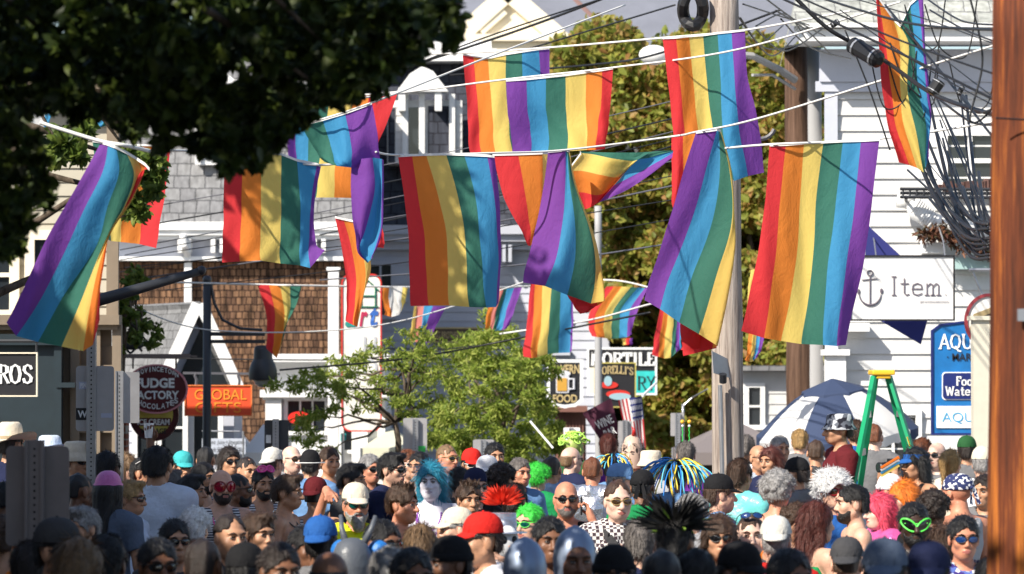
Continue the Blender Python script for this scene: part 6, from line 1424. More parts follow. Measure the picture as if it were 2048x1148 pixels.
def _check(nt, b, tc):
    ck = nt.nodes.new("ShaderNodeTexChecker"); ck.inputs["Scale"].default_value = 46; ck.inputs[1].default_value = (.06, .04, .05, 1); ck.inputs[2].default_value = (.75, .72, .70, 1)
    nt.links.new(tc.outputs["Object"], ck.inputs[0]); nt.links.new(ck.outputs[0], b.inputs[0])
def _blotch(cols, sc):
    def f(nt, b, tc):
        n = nt.nodes.new("ShaderNodeTexVoronoi"); n.inputs["Scale"].default_value = sc; nt.links.new(tc.outputs["Object"], n.inputs["Vector"])
        r = nt.nodes.new("ShaderNodeValToRGB"); r.color_ramp.interpolation = 'CONSTANT'
        while len(r.color_ramp.elements) < len(cols): r.color_ramp.elements.new(.5)
        for i, c in enumerate(cols): r.color_ramp.elements[i].position = i/len(cols); r.color_ramp.elements[i].color = (*c, 1)
        sp = nt.nodes.new("ShaderNodeSeparateXYZ"); nt.links.new(n.outputs["Color"], sp.inputs[0]); nt.links.new(sp.outputs[0], r.inputs[0]); nt.links.new(r.outputs[0], b.inputs[0])
    return f
patterned('striped', _stripe(2, 55, (.70, .70, .72), (.05, .05, .07)))
patterned('checked', _check)
patterned('floral', _blotch([(.75, .75, .8), (.1, .15, .45), (.45, .6, .7), (.05, .03, .2)], 45))
patterned('sequin', _blotch([(.5, .3, .12), (.12, .06, .03), (.7, .5, .25)], 90))
patterned('camo', _blotch([(.5, .52, .56), (.02, .02, .03), (.12, .13, .16)], 34))
patterned('bandana_navy', _blotch([(.03, .04, .12), (.03, .04, .12), (.75, .75, .78)], 60))
mat('foil', (.62, .65, .72), .25, .85, bump=1., bscale=14)
mat('quilt', (.22, .33, .52), .35, .3, bump=1., bscale=24)
mat('pinkfoil', (.9, .15, .45), .25, .4, bump=1., bscale=14)
mat('pinksequin', (.75, .22, .55), .3, .3, bump=1., bscale=120)
mat('aqua_satin', (.15, .55, .55), .3, bump=.6, bscale=12)
LENS = {'black': (.006, .006, .007), 'green': (.0, .06, .05), 'blue': (.01, .04, .16), 'red': (.30, .0, .02), 'brown': (.05, .025, .012), 'pink': (.6, .02, .2)}
FRM = {'black': (.01, .01, .01), 'white': (.8, .8, .8), 'lime': (.12, .85, .10), 'redf': (.25, .005, .01), 'pink': (.8, .05, .35), 'gold': (.4, .28, .1)}
MOUTH = mat('lips', (.38, .13, .11), .4); EYEW = mat('eye_white', (.42, .38, .36), .3); IRIS = mat('iris', (.02, .012, .008), .2)
def setm(o, ms):
    for sl_, m in zip(o.material_slots, ms): sl_.link = 'OBJECT'; sl_.material = m
    return o
def shared(name, me, parent, ms, loc=None, rot=None, sc=None):
    o = bpy.data.objects.new(name, me); COL.objects.link(o); o.parent = parent
    if loc is not None: o.location = loc
    if rot is not None: o.rotation_euler = rot
    if sc is not None: o.scale = sc
    return setm(o, ms)
DT = [(800, 44), (860, 39), (885, 35.5), (905, 32), (930, 29.5), (955, 27), (1000, 23.5), (1050, 20), (1085, 17), (1120, 14.5), (1160, 13)]
def depth_for(py):
    for (a, b), (c, d) in zip(DT, DT[1:]):
        if py <= c: return b+(d-b)*(py-a)/(c-a)
    return DT[-1][1]
SPECS = []
def P(px, py, label, skin='light', hair=('short', 'brown'), top=('tee', 'white'), yaw=0, hy=0, la='down', ra='down', hat=None, gl=None, beard=None, D=None, w=1., base=0., beads=None, extra=None, short=True, hs=1., grp=None):
    py = py+14 if py > 1110 else py
    SPECS.append(dict(px=px, py=py, label=label, skin=skin, hair=hair, top=top, yaw=yaw, hy=hy, la=la, ra=ra, hat=hat, gl=gl, beard=beard, D=1.10*(D if D else depth_for(py)), w=w, base=base, beads=beads, extra=extra, short=short, fixed=bool(D), hs=hs, grp=grp))
def relax():
    for it in range(60):
        mv = 0
        for i, a in enumerate(SPECS):
            for b in SPECS[i+1:]:
                dx = (a['px']-1024)*a['D']/FP-(b['px']-1024)*b['D']/FP; dy = a['D']-b['D']
                if abs(dx) < .46:
                    need = math.sqrt(max(0, .52**2-dx*dx*1.2)); need = min(need, .42)
                    if abs(dy) < need:
                        s = 1 if dy > 0 or (dy == 0 and a['py'] < b['py']) else -1
                        if dy and (a['py'] < b['py']) != (dy > 0) and abs(a['py']-b['py']) > 12: s = -s
                        d = (need-abs(dy))/2+.01
                        a['D'] += s*d*(0 if a['fixed'] else 1); b['D'] -= s*d*(0 if b['fixed'] else 1); mv += 1
        if not mv: break
def build_person(q):
    hyr = math.radians(q['hy']); D = q['D']
    z = Z(q['py'], D)-q['base']; s = z/(HC.z+.0)
    s = max(.8, min(1.17, s)); root = thing("person", q['label'], "person", (X(q['px'], D), D, q['base']), q['grp'])
    yr = math.radians(q['yaw']); root.rotation_euler = (0, 0, yr); root.scale = (s*q['w'], s*q['w'], s)
    # put the head, not the feet, on the pixel
    off = Matrix.Rotation(yr, 3, 'Z')@Vector((HC.x, HC.y, 0))*s; root.location.x -= off.x; root.location.z = q['base']+(Z(q['py'], D)-q['base']-HC.z*s)*(1 if q['base'] else .0)
    sk = skinm(q['skin']); lip = MOUTH if q['skin'] in ('pale', 'light', 'red') else sk
    if q['skin'] == 'white': lip = mat('lips_silver', (.45, .40, .5), .4)
    shared("body", body_mesh(q['la'], q['ra'], hyr, sum(map(ord, q['label'])) % 4), root, (sk, lip))
    H = dict(loc=HC, rot=(0, 0, hyr), sc=(q['hs'],)*3)
    if q['hair']:
        k, c = q['hair']; shared("hair", hair_mesh(k, bool(q["hat"]) and q["hat"][0] != "visor"), root, (hairm(c) if c in HAIRC else MATS[c],), **H)
    bc = q['hair'][1] if q['hair'] and q['hair'][1] in ('black', 'dark', 'brown', 'red', 'sand', 'salt', 'auburn') else 'brown'
    facing = abs((q['yaw']+q['hy']+180) % 360-180) < 115
    if facing: shared("eyebrows", mbmesh('brow', 'eyebrows', brow_fn), root, (hairm(bc),), **H)
    if facing and (not q['gl'] or q['gl'][0] in ('thin', 'goggleup', 'sunup')):
        for sx in (-1, 1):
            p = rz((HC.x+sx*.0315, HC.y-.0855, HC.z+.009), hyr, (HC.x, HC.y))
            shared("eye", mbmesh('eye', 'eye', eye_fn, n=2), root, (EYEW, IRIS), loc=p, rot=(0, 0, hyr))
    if q['beard']:
        shared("beard", beard_mesh(q['beard'][0] == 'big'), root, (hairm(q['beard'][1]),), **H)
    if q['gl']:
        k, lc, fc = q['gl']; up = k.endswith('up'); kk = k.replace('up', '')
        hh = dict(H)
        if up: hh['loc'] = (HC.x, HC.y+.012, HC.z+.078); hh['rot'] = (-.45, 0, hyr)
        shared("sunglasses" if kk != 'thin' else "glasses", mbmesh('gl_'+kk, 'sunglasses', glasses(kk), n=2), root, (mat('lens_'+lc, LENS[lc], .06, spec=.8, coat=.5), mat('frame_'+fc, FRM[fc], .3)), **hh)
    if q['hat']:
        k, c = q['hat'][:2]; c2 = q['hat'][2] if len(q['hat']) > 2 else c
        fn, nm = HATS[k]; shared(nm, mbmesh('hat_'+k, nm, fn, n=2), root, (clom(c), clom(c2)), **H)
    if q['top']:
        k, c = q['top']; nm = {'tee': 'shirt', 'shirt': 'shirt', 'tank': 'tank_top', 'jacket': 'jacket', 'dress': 'dress'}[k]
        shared(nm, top_mesh(k, q['la'], q['ra']), root, (clom(c),))
    shared("trousers", pants_mesh(q['short']), root, (clom(['navy', 'charcoal', 'tan', 'slate'][len(q['label']) % 4]),))
    if q['beads']:
        for j, c in enumerate(q['beads']):
            m = mat('bead_'+c, {'purple': (.3, .05, .5), 'white': (.8, .8, .8), 'pink': (.9, .05, .35), 'silver': (.7, .7, .75), 'black': (.02, .02, .02)}[c], .2)
            def fn(mb, j=j):
                pts = []
                for i in range(47):
                    t = PI*2*i/47; fr = -math.cos(t)
                    pts.append((.085*math.sin(t)*(1+.1*j), .03-.178*max(0, (1+fr)/2)**.55*(1) if fr > -.2 else .07, 1.475-(.20+.05*j)*((1+fr)/2)**1.3))
                mb.tube(pts+[pts[0]], .004, 5)
                for p in pts: mb.ball(p, .0068, 6)
            shared("bead_necklace", mbmesh(('beads', j), 'beads', fn), root, (m,))
    if q['extra']: q['extra'](root, q, H)
    return root
# ------------------------------------------------------------------ the crowd (photo position of each head, then looks)
def child(fn, name, m, smooth=True, head=True, key=None):
    ms = m if isinstance(m, (list, tuple)) else [m]
    def f(root, q, H):
        mb = MB(); fn(mb); o = mb.build(name, list(ms), root, smooth, world=False)
        if head: o.location = H['loc']; o.rotation_euler = H['rot']
    return f
def many(*fs):
    def f(root, q, H):
        for g in fs: g(root, q, H)
    return f
def tubes_wig(n, L, seed, spread=1.):
    def f(root, q, H):
        r = random.Random(seed); sets = [MB(), MB(), MB()]
        for i in range(n):
            a = r.uniform(0, 2*PI); el = r.uniform(.2, 1.4); p = Vector((math.cos(a)*math.cos(el)*.08, math.sin(a)*math.cos(el)*.09+.01, .04+.085*math.sin(el)))
            d = Vector((math.cos(a), math.sin(a), r.uniform(.2, .9))).normalized(); pts = [p]; l = L*r.uniform(.5, 1.1)
            for k in range(9):
                d = (d+Vector((r.uniform(-.18, .18), r.uniform(-.18, .18), -.30))).normalized(); pts.append(pts[-1]+d*l/9*spread)
            sets[i % 3].tube(pts, .0055, 5)
        for mb, c in zip(sets, ('wig_yellow', 'wig_blue', 'wig_sky')):
            o = mb.build("wig_tubes", MATS[c], root, True, world=False); o.location = H['loc']
    return f
mat('wig_yellow', (.85, .62, .06), .45); mat('wig_blue', (.02, .20, .60), .45); mat('wig_sky', (.10, .50, .70), .45)
def feathers(n, L, mname, seed, c=(0, .02, .1), wid=.012, up=.6, child_name="feathers", fan=False):
    def f(root, q, H):
        r = random.Random(seed); mb = MB()
        for i in range(n):
            a = r.uniform(0, 2*PI); d = Vector((math.cos(a), math.sin(a)*.7, r.uniform(-.1, 1.6)*up+.1)).normalized()
            if fan: d = Vector((math.cos(a)*1.2, .25*math.sin(a), abs(math.sin(a))+.05)).normalized()
            p = Vector(c)+d*.02; l = L*r.uniform(.55, 1.1); s = d.cross(Vector((0, 1, 0)) if abs(d.y) < .8 else Vector((1, 0, 0))).normalized(); pts = []
            for k in range(7):
                t = k/6; q2 = p+d*l*t+Vector((0, 0, -.35*l*t*t*(1-up))); w = wid*math.sin(PI*min(1, t*.86+.12))
                pts.append((q2-s*w, q2+s*w))
            mb.add([v for pr in pts for v in pr], [(2*k, 2*k+1, 2*k+3, 2*k+2) for k in range(6)])
        o = mb.build(child_name, MATS[mname], root, False, world=False); o.location = H['loc']
    return f
mat('feather_red', (.85, .05, .02), .7, trans=.3); mat('feather_white', (.8, .8, .82), .8, trans=.3); mat('feather_black', (.012, .012, .012), .6); mat('green_plastic', (.03, .55, .08), .35); mat('lime_plastic', (.45, .75, .12), .4)
mat('gray_rubber', (.10, .11, .13), .4, bump=.3, bscale=20); mat('ball_blue', (.02, .16, .50), .45, bump=.4, bscale=40); mat('silver_helmet', (.26, .32, .44), .38, .45); mat('mask_white', (.78, .78, .80), .35); mat('black_plastic', (.012, .012, .014), .35); mat('ball_gold', (.75, .42, .03), .3)
def alien_ears(mb):
    mb.lathe([(.09, -.12), (.106, -.02), (.102, .07), (.078, .125), (.04, .15), (.001, .155)], (0, .015, 0), 24, 1, 1.12, 0)
    for s in (-1, 1):
        mb.tube([(s*.05, -.02, .12), (s*.085, -.05, .20), (s*.10, -.07, .27)], [.02, .015, .010], 10, 0)
        mb.ball((s*.105, -.10, .075), (.062, .055, .066), 18, 1)
def alien_helmet(mb):
    mb.lathe([(.08, -.13), (.096, -.05), (.100, .03), (.090, .09), (.064, .135), (.032, .16), (.001, .172)], (0, .03, 0), 26, 1, 1.1, 0)
def antennae(mb):
    for s in (-1, 1):
        mb.tube([(s*.03+.004*math.sin(i*1.9), .01, .12+.016*i) for i in range(11)], .005, 6, 0); mb.ball((s*.032, .01, .31), .02, 12, 1); mb.ball((s*.03, .005, .272), .013, 10, 2)
def mask(mb): 
    mb.ball((0, -.07, .0), (.075, .05, .10), 20, 0)
    for s in (-1, 1): mb.ball((s*.032, -.112, .012), (.02, .012, .024), 12, 1)
def green_scales(mb):
    r = random.Random(5)
    for i in range(46):
        a = r.uniform(0, 2*PI); e = r.uniform(.0, 1.5); d = Vector((math.cos(a)*math.cos(e), math.sin(a)*math.cos(e), math.sin(e))); c = Vector((d.x*.14, d.y*.12+.02, .05+d.z*.1))
        pts = [c+Vector((.03*math.cos(t), .02*math.sin(t), .022*math.sin(t+i))) for t in [2*PI*k/9 for k in range(10)]]; mb.tube(pts, .006, 5)
def goggles_neck(mb):
    for s in (-1, 1):
        mb.tube([(s*.035, -.105, 1.37), (s*.035, -.135, 1.365)], [.03, .034], 14, 0); mb.ball((s*.035, -.135, 1.365), (.027, .008, .027), 12, 1)
    mb.tube([(.06, -.10, 1.375), (.085, -.02, 1.44), (.06, .07, 1.48), (0, .09, 1.49), (-.06, .07, 1.48), (-.085, -.02, 1.44), (-.06, -.10, 1.375)], .006, 6, 1)
def strap(mb):
    pts = []
    for i in range(15):
        t = i/14; x = -.13+.30*t; z = 1.47-.42*t; y = -.115-.05*math.sin(PI*min(1, t*1.1)); pts.append((x, y+.012 if t > .1 else y+.09, z))
    for a, b in zip(pts, pts[1:]): mb.bar(a, b, .012, .05)
def halfmask(mb):
    mb.lathe([(.085, -.12), (.10, -.02), (.095, .08), (.06, .16), (.001, .19)], (0, .0, 0), 20, 1, 1, 0); mb.tube([(.02, -.02, .18), (.03, -.03, .23), (.0, -.02, .26)], [.02, .014, .002], 8, 1)
def halo(mb): mb.tube([(.13*math.cos(t), .02+.13*math.sin(t), .03) for t in [2*PI*k/24 for k in range(25)]], .0045, 6)

P(22, 893, "man in a cream cowboy hat at the left edge of the crowd", 'tan', ('short', 'dark'), ('tee', 'navy'), 150, hat=('cowboy', 'cream', 'tan'), D=27.5)
P(102, 915, "person in a pale blue cowboy hat beside the dark storefront", 'tan', ('short', 'dark'), ('tee', 'black'), 130, hat=('cowboy', 'paleblue'), D=28.5)
P(158, 925, "smiling man in a beige bucket hat beside the tall sign post", 'tan', ('short', 'dark'), ('tank', 'charcoal'), 40, hat=('bucket', 'cream'), gl=('sun', 'black', 'black'), D=24.8)
P(215, 942, "person raising a white cup above the crowd", 'brown', ('short', 'black'), ('tank', 'navy'), 160, ra='up', la='down', D=24.2)
P(252, 940, "woman with straight blond bob near the round fudge sign", 'light', ('bob', 'sand'), ('tee', 'lblue'), 60)
P(288, 948, "short haired man with sunglasses pushed up on his head", 'tan', ('short', 'black'), ('tee', 'red'), 70, gl=('sunup', 'blue', 'white'))
P(316, 935, "dark haired man seen from behind in a loose pale blue shirt", 'tan', ('short', 'black'), ('shirt', 'paleblue'), 165, D=24., w=1.12, short=False, hs=1.05)
P(367, 938, "person in a turquoise cap below the ice cream sign", 'tan', ('short', 'dark'), ('tee', 'charcoal'), 20, hat=('cap', 'teal'))
P(412, 922, "man with cropped dark hair below the handwritten juice sign", 'tan', ('buzz', 'black'), ('tee', 'maroon'), 170)
P(409, 958, "bearded dark haired man behind the one in round red goggles", 'tan', ('short', 'black'), ('tank', 'striped'), 50, beard=('small', 'black'), gl=None)
P(444, 975, "bald man with round red goggles and a striped tank top", 'light', None, ('tank', 'striped'), 22, gl=('round', 'red', 'redf'), beard=('small', 'dark'), beads=('pink', 'white'), D=23.8)
P(478, 982, "man in profile with thin dark sunglasses and a short beard", 'brown', ('buzz', 'black'), ('tank', 'charcoal'), 80, gl=('sun', 'black', 'black'), beard=('small', 'black'))
P(546, 930, "person wearing an off white cap backwards near the white tent", 'light', ('short', 'brown'), ('tee', 'lgray'), 150, hat=('capback', 'offwhite'))
P(584, 920, "pale bald man with dark sunglasses beside the black cap", 'pale', None, ('tee', 'lgray'), 40, gl=('sun', 'brown', 'black'))
P(621, 932, "person in a black beanie with a thin wire halo seen from behind", 'tan', ('short', 'black'), ('tee', 'lblue'), 175, hat=('beanie', 'black'), extra=child(halo, "wire_halo", mat('wire_white', (.8, .8, .8), .3)))
P(528, 970, "bearded man with pink goggles pushed up on his forehead", 'tan', ('short', 'black'), ('tank', 'striped'), 20, gl=('goggleup', 'pink', 'pink'), beard=('small', 'black'), beads=('pink',))
P(576, 988, "shirtless man with swim goggles round his neck looking right", 'tan', ('side', 'brown'), None, 75, extra=child(goggles_neck, "swim_goggles", [mat('goggle_grey', (.35, .36, .40), .3), MATS['lens_black'] if 'lens_black' in MATS else mat('lens_black', LENS['black'], .06, spec=.8, coat=.5)], head=False), D=23.6)
P(632, 995, "man in a maroon cap and striped tank top seen from behind", 'tan', ('buzz', 'dark'), ('tank', 'striped'), 160, hat=('capback', 'maroon'))
P(704, 962, "dark haired man looking right behind the pointing man", 'tan', ('side', 'black'), ('tee', 'charcoal'), 70)
P(741, 940, "silver haired man with dark sunglasses", 'red', ('short', 'gray'), ('tee', 'charcoal'), 35, gl=('sun', 'black', 'black'))
P(785, 942, "young man with thick black hair and big black sunglasses in a navy shirt", 'light', ('side', 'black'), ('tee', 'navy'), 60, gl=('sun', 'black', 'black'), beads=('silver',), D=26.4)
P(817, 930, "woman in white sunglasses behind the woman with turquoise hair", 'light', ('short', 'red'), ('tank', 'teal'), 30, gl=('sun', 'black', 'white'))
P(838, 935, "black haired person half hidden behind the turquoise hair", 'tan', ('short', 'black'), ('tank', 'teal'), -30)
P(862, 966, "silver painted woman with turquoise hair and purple bead necklaces", 'white', ('bluelong', 'teal'), None, -8, hy=0, beads=('purple', 'purple'), D=24.3)
P(895, 918, "sunburnt man with close cropped hair and aviator sunglasses", 'red', ('buzz', 'sand'), ('tee', 'lblue'), 45, gl=('sun', 'black', 'gold'))
P(944, 932, "person in a red cap and white sunglasses by the sign backs", 'tan', ('short', 'black'), ('tee', 'gray'), 15, hat=('cap', 'red'), gl=('sun', 'black', 'white'))
P(976, 948, "person in a white cap worn backwards beside the red cap", 'tan', ('short', 'black'), ('tee', 'black'), 150, hat=('capback', 'white'))
P(920, 968, "black haired person seen from behind next to the turquoise hair", 'tan', ('short', 'black'), ('tee', 'charcoal'), 165)
P(952, 975, "person in a navy cap turned backwards", 'light', ('short', 'brown'), ('tee', 'black'), 25, hat=('capback', 'navy'), gl=('sun', 'black', 'black'))
P(1004, 962, "woman with dark curly hair seen from behind", 'tan', ('curly', 'dark'), ('tee', 'black'), 150)
P(1040, 948, "weathered man with short greying hair looking right", 'red', ('short', 'salt'), ('tee', 'lblue'), 30)
P(938, 1002, "young shirtless man with short ginger brown hair", 'tan', ('spiky', 'brown'), None, 20, D=23.8)
P(712, 1012, "bearded man in a yellow shirt and pale cap pointing at the camera", 'red', ('short', 'salt'), ('tee', 'yellow'), 14, ra='point', la='front', hat=('cap', 'cream', 'gray'), gl=('sun', 'green', 'black'), beard=('big', 'gray'), D=21.6)
P(806, 1012, "shirtless man with spiky brown hair and pink necklace looking right", 'red', ('spiky', 'brown'), None, 62, beads=('pink',), D=22.)
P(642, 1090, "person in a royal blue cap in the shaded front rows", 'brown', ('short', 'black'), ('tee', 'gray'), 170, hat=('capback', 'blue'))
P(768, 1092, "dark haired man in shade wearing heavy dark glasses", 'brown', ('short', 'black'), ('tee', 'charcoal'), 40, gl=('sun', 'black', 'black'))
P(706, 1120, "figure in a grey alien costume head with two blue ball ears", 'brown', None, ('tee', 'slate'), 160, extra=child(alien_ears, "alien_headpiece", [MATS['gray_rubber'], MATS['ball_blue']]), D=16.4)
P(912, 1062, "person in a cream cap bending towards the left", 'light', ('short', 'gray'), ('tee', 'white'), -75, hat=('cap', 'cream'), D=20)
P(962, 1085, "person in a bright red cap and white shirt in front of the crowd", 'tan', ('short', 'dark'), ('tee', 'white'), -70, hat=('cap', 'red'), D=16.8)
P(1006, 1082, "masked figure in a silver top hat with a red feather crest", 'light', None, ('jacket', 'foil'), 20, hat=('tophat', 'foil'), extra=many(child(mask, "mask", [MATS['mask_white'], MATS['black_plastic']]), feathers(330, .12, 'feather_red', 3, (0, .02, .22), .006, .9)), D=18.8)
P(1058, 1050, "man with bright green dyed hair and green sunglasses looking left", 'light', ('short', 'lime'), ('tank', 'black'), -35, gl=('sun', 'green', 'lime'), D=20.3)
P(1132, 1000, "bald tanned man in a black tank top talking on a phone", 'red', None, ('tank', 'black'), 5, la='phone', gl=('sun', 'black', 'black'), beard=('small', 'salt'), beads=('silver',), D=22.2)
P(1236, 1005, "man in a checked shirt with a dark shoulder strap looking down", 'pale', ('reced', 'brown'), ('shirt', 'checked'), 12, gl=('sun', 'brown', 'gold'), ra='front', la='down', D=20.8, extra=child(strap, "shoulder_strap", MATS['cloth_charcoal'] if 'cloth_charcoal' in MATS else clom('charcoal'), False, False), short=False)
P(1103, 942, "man with a dark fade haircut in a silver padded jacket seen from behind", 'tan', ('buzz', 'dark'), ('jacket', 'quilt'), 172, w=1.05)
P(1143, 922, "bald man with glasses in a navy shirt seen from behind", 'pale', ('balding', 'sand'), ('tee', 'navy'), 130, gl=('thin', 'black', 'black'))
P(1185, 945, "man with cropped reddish hair in a silver foil jacket seen from behind", 'red', ('buzz', 'red'), ('jacket', 'foil'), 172)
P(1218, 896, "brown haired person below the wine bar flag", 'tan', ('side', 'auburn'), ('tee', 'purple'), 165)
P(1264, 910, "figure with a pale cone shaped mask and a small red horn", 'pale', ('long', 'dark'), ('tee', 'orange'), -20, extra=child(halfmask, "cone_mask", [mat('mask_skin', (.6, .42, .33), .4), mat('horn', (.5, .02, .02), .3)]))
P(1228, 938, "person in a small blue and yellow tube wig", 'tan', ('short', 'black'), ('tee', 'lblue'), 160, extra=tubes_wig(60, .22, 5, .8))
P(1243, 966, "person in a periwinkle blue cap", 'light', ('short', 'gray'), ('tee', 'white'), 75, hat=('cap', 'lblue'), D=25.6)
P(1285, 978, "man in a green shirt with a pale headband tied behind his black cap", 'brown', ('buzz', 'black'), ('tee', 'green'), 172, hat=('bandana', 'black', 'paleblue'), D=23.6)
P(1352, 955, "person in a pale blue shirt with a large blue and yellow tube wig", 'tan', ('short', 'black'), ('tee', 'lblue'), 170, extra=tubes_wig(120, .40, 8, 1.), D=26.)
P(1372, 912, "grey haired man wearing antennae topped with golden balls", 'light', ('short', 'salt'), ('tee', 'purple'), 175, extra=child(antennae, "antennae", [MATS['green_plastic'], MATS['ball_gold'], MATS['mask_white']]))
P(1303, 934, "person with cream coloured cap between the two tube wigs", 'light', ('short', 'gray'), ('tee', 'lgray'), 150, hat=('bucket', 'cream'))
P(1150, 898, "figure in a pale green scaly headdress", 'green', None, ('tee', 'dgreen'), 150, extra=child(green_scales, "headdress", MATS['lime_plastic']), D=33.5)
P(1075, 958, "figure in bright green fluffy wig beside the padded jacket", 'light', ('fluff', 'lime'), ('tee', 'green'), 150, D=28.5, hs=.78)
P(1440, 992, "boy in a black cap and blue shirt looking down to the right", 'light', ('side', 'brown'), ('tee', 'lblue'), 105, hat=('cap', 'black'), D=23.)
P(1492, 898, "grey haired man just right of the wooden pole", 'tan', ('short', 'salt'), ('tee', 'white'), 160)
P(1518, 918, "man with short dark brown hair behind the grey haired woman", 'tan', ('balding', 'brown'), ('tee', 'paleblue'), 30, gl=('sun', 'black', 'black'))
P(1556, 985, "tanned woman with short wavy grey blond hair seen from behind", 'red', ('curly', 'gray'), ('dress', 'orange'), 168, D=22.)
P(1592, 952, "man in a black cap and grey shirt looking left", 'tan', ('short', 'dark'), ('tee', 'gray'), -125, hat=('cap', 'black'))
P(1632, 908, "man with brown hair under the beach umbrella", 'tan', ('buzz', 'brown'), ('tee', 'charcoal'), 175)
P(1676, 862, "tall man in a patterned bucket hat and dark red shirt looking left", 'tan', ('short', 'dark'), ('tee', 'maroon'), -80, hat=('bucket', 'camo'), la='front', ra='front', D=30.0, base=.17, w=1.08)
P(1712, 868, "brown haired person in a bright blue shirt behind the red shirted man", 'tan', ('short', 'brown'), ('tee', 'blue'), 170, D=32.5, base=.17)
P(1748, 876, "man with short reddish brown hair in a grey shirt behind the ladder", 'pale', ('buzz', 'red'), ('tee', 'gray'), 172, D=31.5, base=.17)
P(1828, 930, "dark haired woman in a blue visor taking a photograph", 'tan', ('long', 'black'), ('tank', 'black'), -60, la='face', ra='face', hat=('visor', 'blue'), D=27.5)
P(1846, 905, "brown haired man right of the ladder", 'red', ('short', 'red'), ('tee', 'navy'), 140)
P(1872, 912, "bald pale man in front of the blue market sign", 'pale', ('balding', 'sand'), ('tee', 'gray'), -35, gl=('sun', 'black', 'black'))
P(1902, 930, "woman with a long blond ponytail seen from behind", 'light', ('pony', 'blond'), ('tee', 'cream'), 150)
P(1934, 905, "man in a dark green cap next to the wooden pole", 'tan', ('short', 'dark'), ('tee', 'gray'), 165, hat=('cap', 'dgreen'))
P(1664, 985, "figure in a fluffy white feather wig", 'light', ('fluff', 'white'), ('tee', 'blue'), 20, gl=('goggle', 'brown', 'redf'), extra=many(feathers(260, .15, 'feather_white', 4, (0, .03, .07), .006, .6, "feather_wig"),), D=24.5)
P(1782, 985, "person in a white knitted beanie", 'tan', ('short', 'dark'), ('tee', 'pink'), 60, hat=('beanie', 'white'), D=24.6)
P(1806, 1000, "woman in a bright orange wig looking left", 'light', ('bob', 'orange'), ('tee', 'orange'), -60, D=23.6)
P(1758, 1026, "woman in a bright pink bob wig and shiny pink top", 'pale', ('bob', 'pink'), ('jacket', 'pinkfoil'), -70, D=22.5)
P(1703, 1010, "shirtless dark haired man with a moustache looking left", 'light', ('short', 'black'), None, -82, D=21.6, beard=('small', 'black'))
P(1868, 1022, "person with thick dark curly hair", 'brown', ('curly', 'dark'), ('tee', 'black'), 160, D=22.)
P(1826, 1052, "black man wearing green alien shaped glasses", 'dark', ('short', 'black'), ('tee', 'charcoal'), 4, gl=('alien', 'black', 'lime'), beard=('small', 'black'), D=18.8)
P(1914, 988, "tattooed man in a patterned bandana and grey tank top", 'red', None, ('tank', 'lgray'), -140, hat=('bandana', 'bandana_navy'), D=22.5, w=1.12)
P(1634, 1048, "tanned woman with long brown hair looking right", 'light', ('long', 'auburn'), ('dress', 'green'), 120, la='front', ra='front', D=19.8)
P(1594, 1050, "person with tight brown curls", 'tan', ('curly', 'brown'), ('tank', 'black'), 20, D=20.8)
P(1552, 1086, "person in a washed out khaki cap seen from behind", 'light', ('short', 'gray'), ('tee', 'red'), 172, hat=('capback', 'offwhite'), D=18.)
P(1500, 1074, "man with mirrored sunglasses pushed up on his forehead", 'pale', ('buzz', 'brown'), ('tank', 'charcoal'), 2, gl=('sunup', 'blue', 'black'), D=18.4)
P(1438, 1078, "woman with brown wavy hair and large black sunglasses", 'tan', ('longbang', 'brown'), ('tank', 'black'), 4, gl=('sun', 'black', 'black'), D=18.2)
P(1385, 1032, "person with fine curly grey hair", 'light', ('curly', 'gray'), ('tee', 'lgray'), 160, D=21.5)
P(1352, 1092, "figure in a headdress of black feathers and yellow green spots", 'tan', ('short', 'black'), ('tee', 'black'), 160, extra=many(feathers(190, .20, 'feather_black', 6, (0, .02, .08), .007, .8), feathers(14, .15, 'lime_plastic', 7, (0, 0, .06), .010, .7, "spotted_feathers")), D=15.6)
P(1283, 1092, "man with wavy grey hair holding a camera seen from behind", 'light', ('side', 'salt'), ('tee', 'navy'), 165, ra='front', D=17.)
P(1152, 1112, "figure in a large pointed silver alien helmet", 'brown', None, ('tee', 'slate'), 10, extra=child(alien_helmet, "helmet", MATS['silver_helmet']), D=15.)
P(1052, 1135, "figure in a silver alien helmet at the bottom edge", 'brown', None, ('tee', 'slate'), 170, extra=child(alien_helmet, "helmet", MATS['silver_helmet']), D=14.6)
P(1694, 1118, "person in a charcoal baseball cap seen from behind", 'light', ('buzz', 'brown'), ('tee', 'charcoal'), 170, hat=('capback', 'charcoal'), D=16.5)
P(1926, 1080, "man in blue mirrored sunglasses near the wooden pole", 'red', ('short', 'black'), ('tee', 'floral'), 4, gl=('sun', 'blue', 'black'), D=17.8)
P(1886, 1098, "woman with long straight brown hair", 'tan', ('long', 'brown'), ('tee', 'black'), 160, D=18.2)
P(1985, 1150, "person in a blue flowered shirt at the bottom right corner", 'tan', ('short', 'black'), ('shirt', 'floral'), 150, D=15.8)
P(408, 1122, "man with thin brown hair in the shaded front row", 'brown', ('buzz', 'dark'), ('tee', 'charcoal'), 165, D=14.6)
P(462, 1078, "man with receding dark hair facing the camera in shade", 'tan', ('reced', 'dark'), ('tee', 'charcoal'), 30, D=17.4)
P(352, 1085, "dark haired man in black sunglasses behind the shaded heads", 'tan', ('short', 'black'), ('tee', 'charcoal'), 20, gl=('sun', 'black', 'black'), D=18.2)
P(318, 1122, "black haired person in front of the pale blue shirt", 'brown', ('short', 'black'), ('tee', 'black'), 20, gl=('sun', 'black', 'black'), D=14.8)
P(215, 1118, "person with dark bushy hair between the sign posts", 'brown', ('side', 'black'), ('tee', 'black'), 170, D=15.)
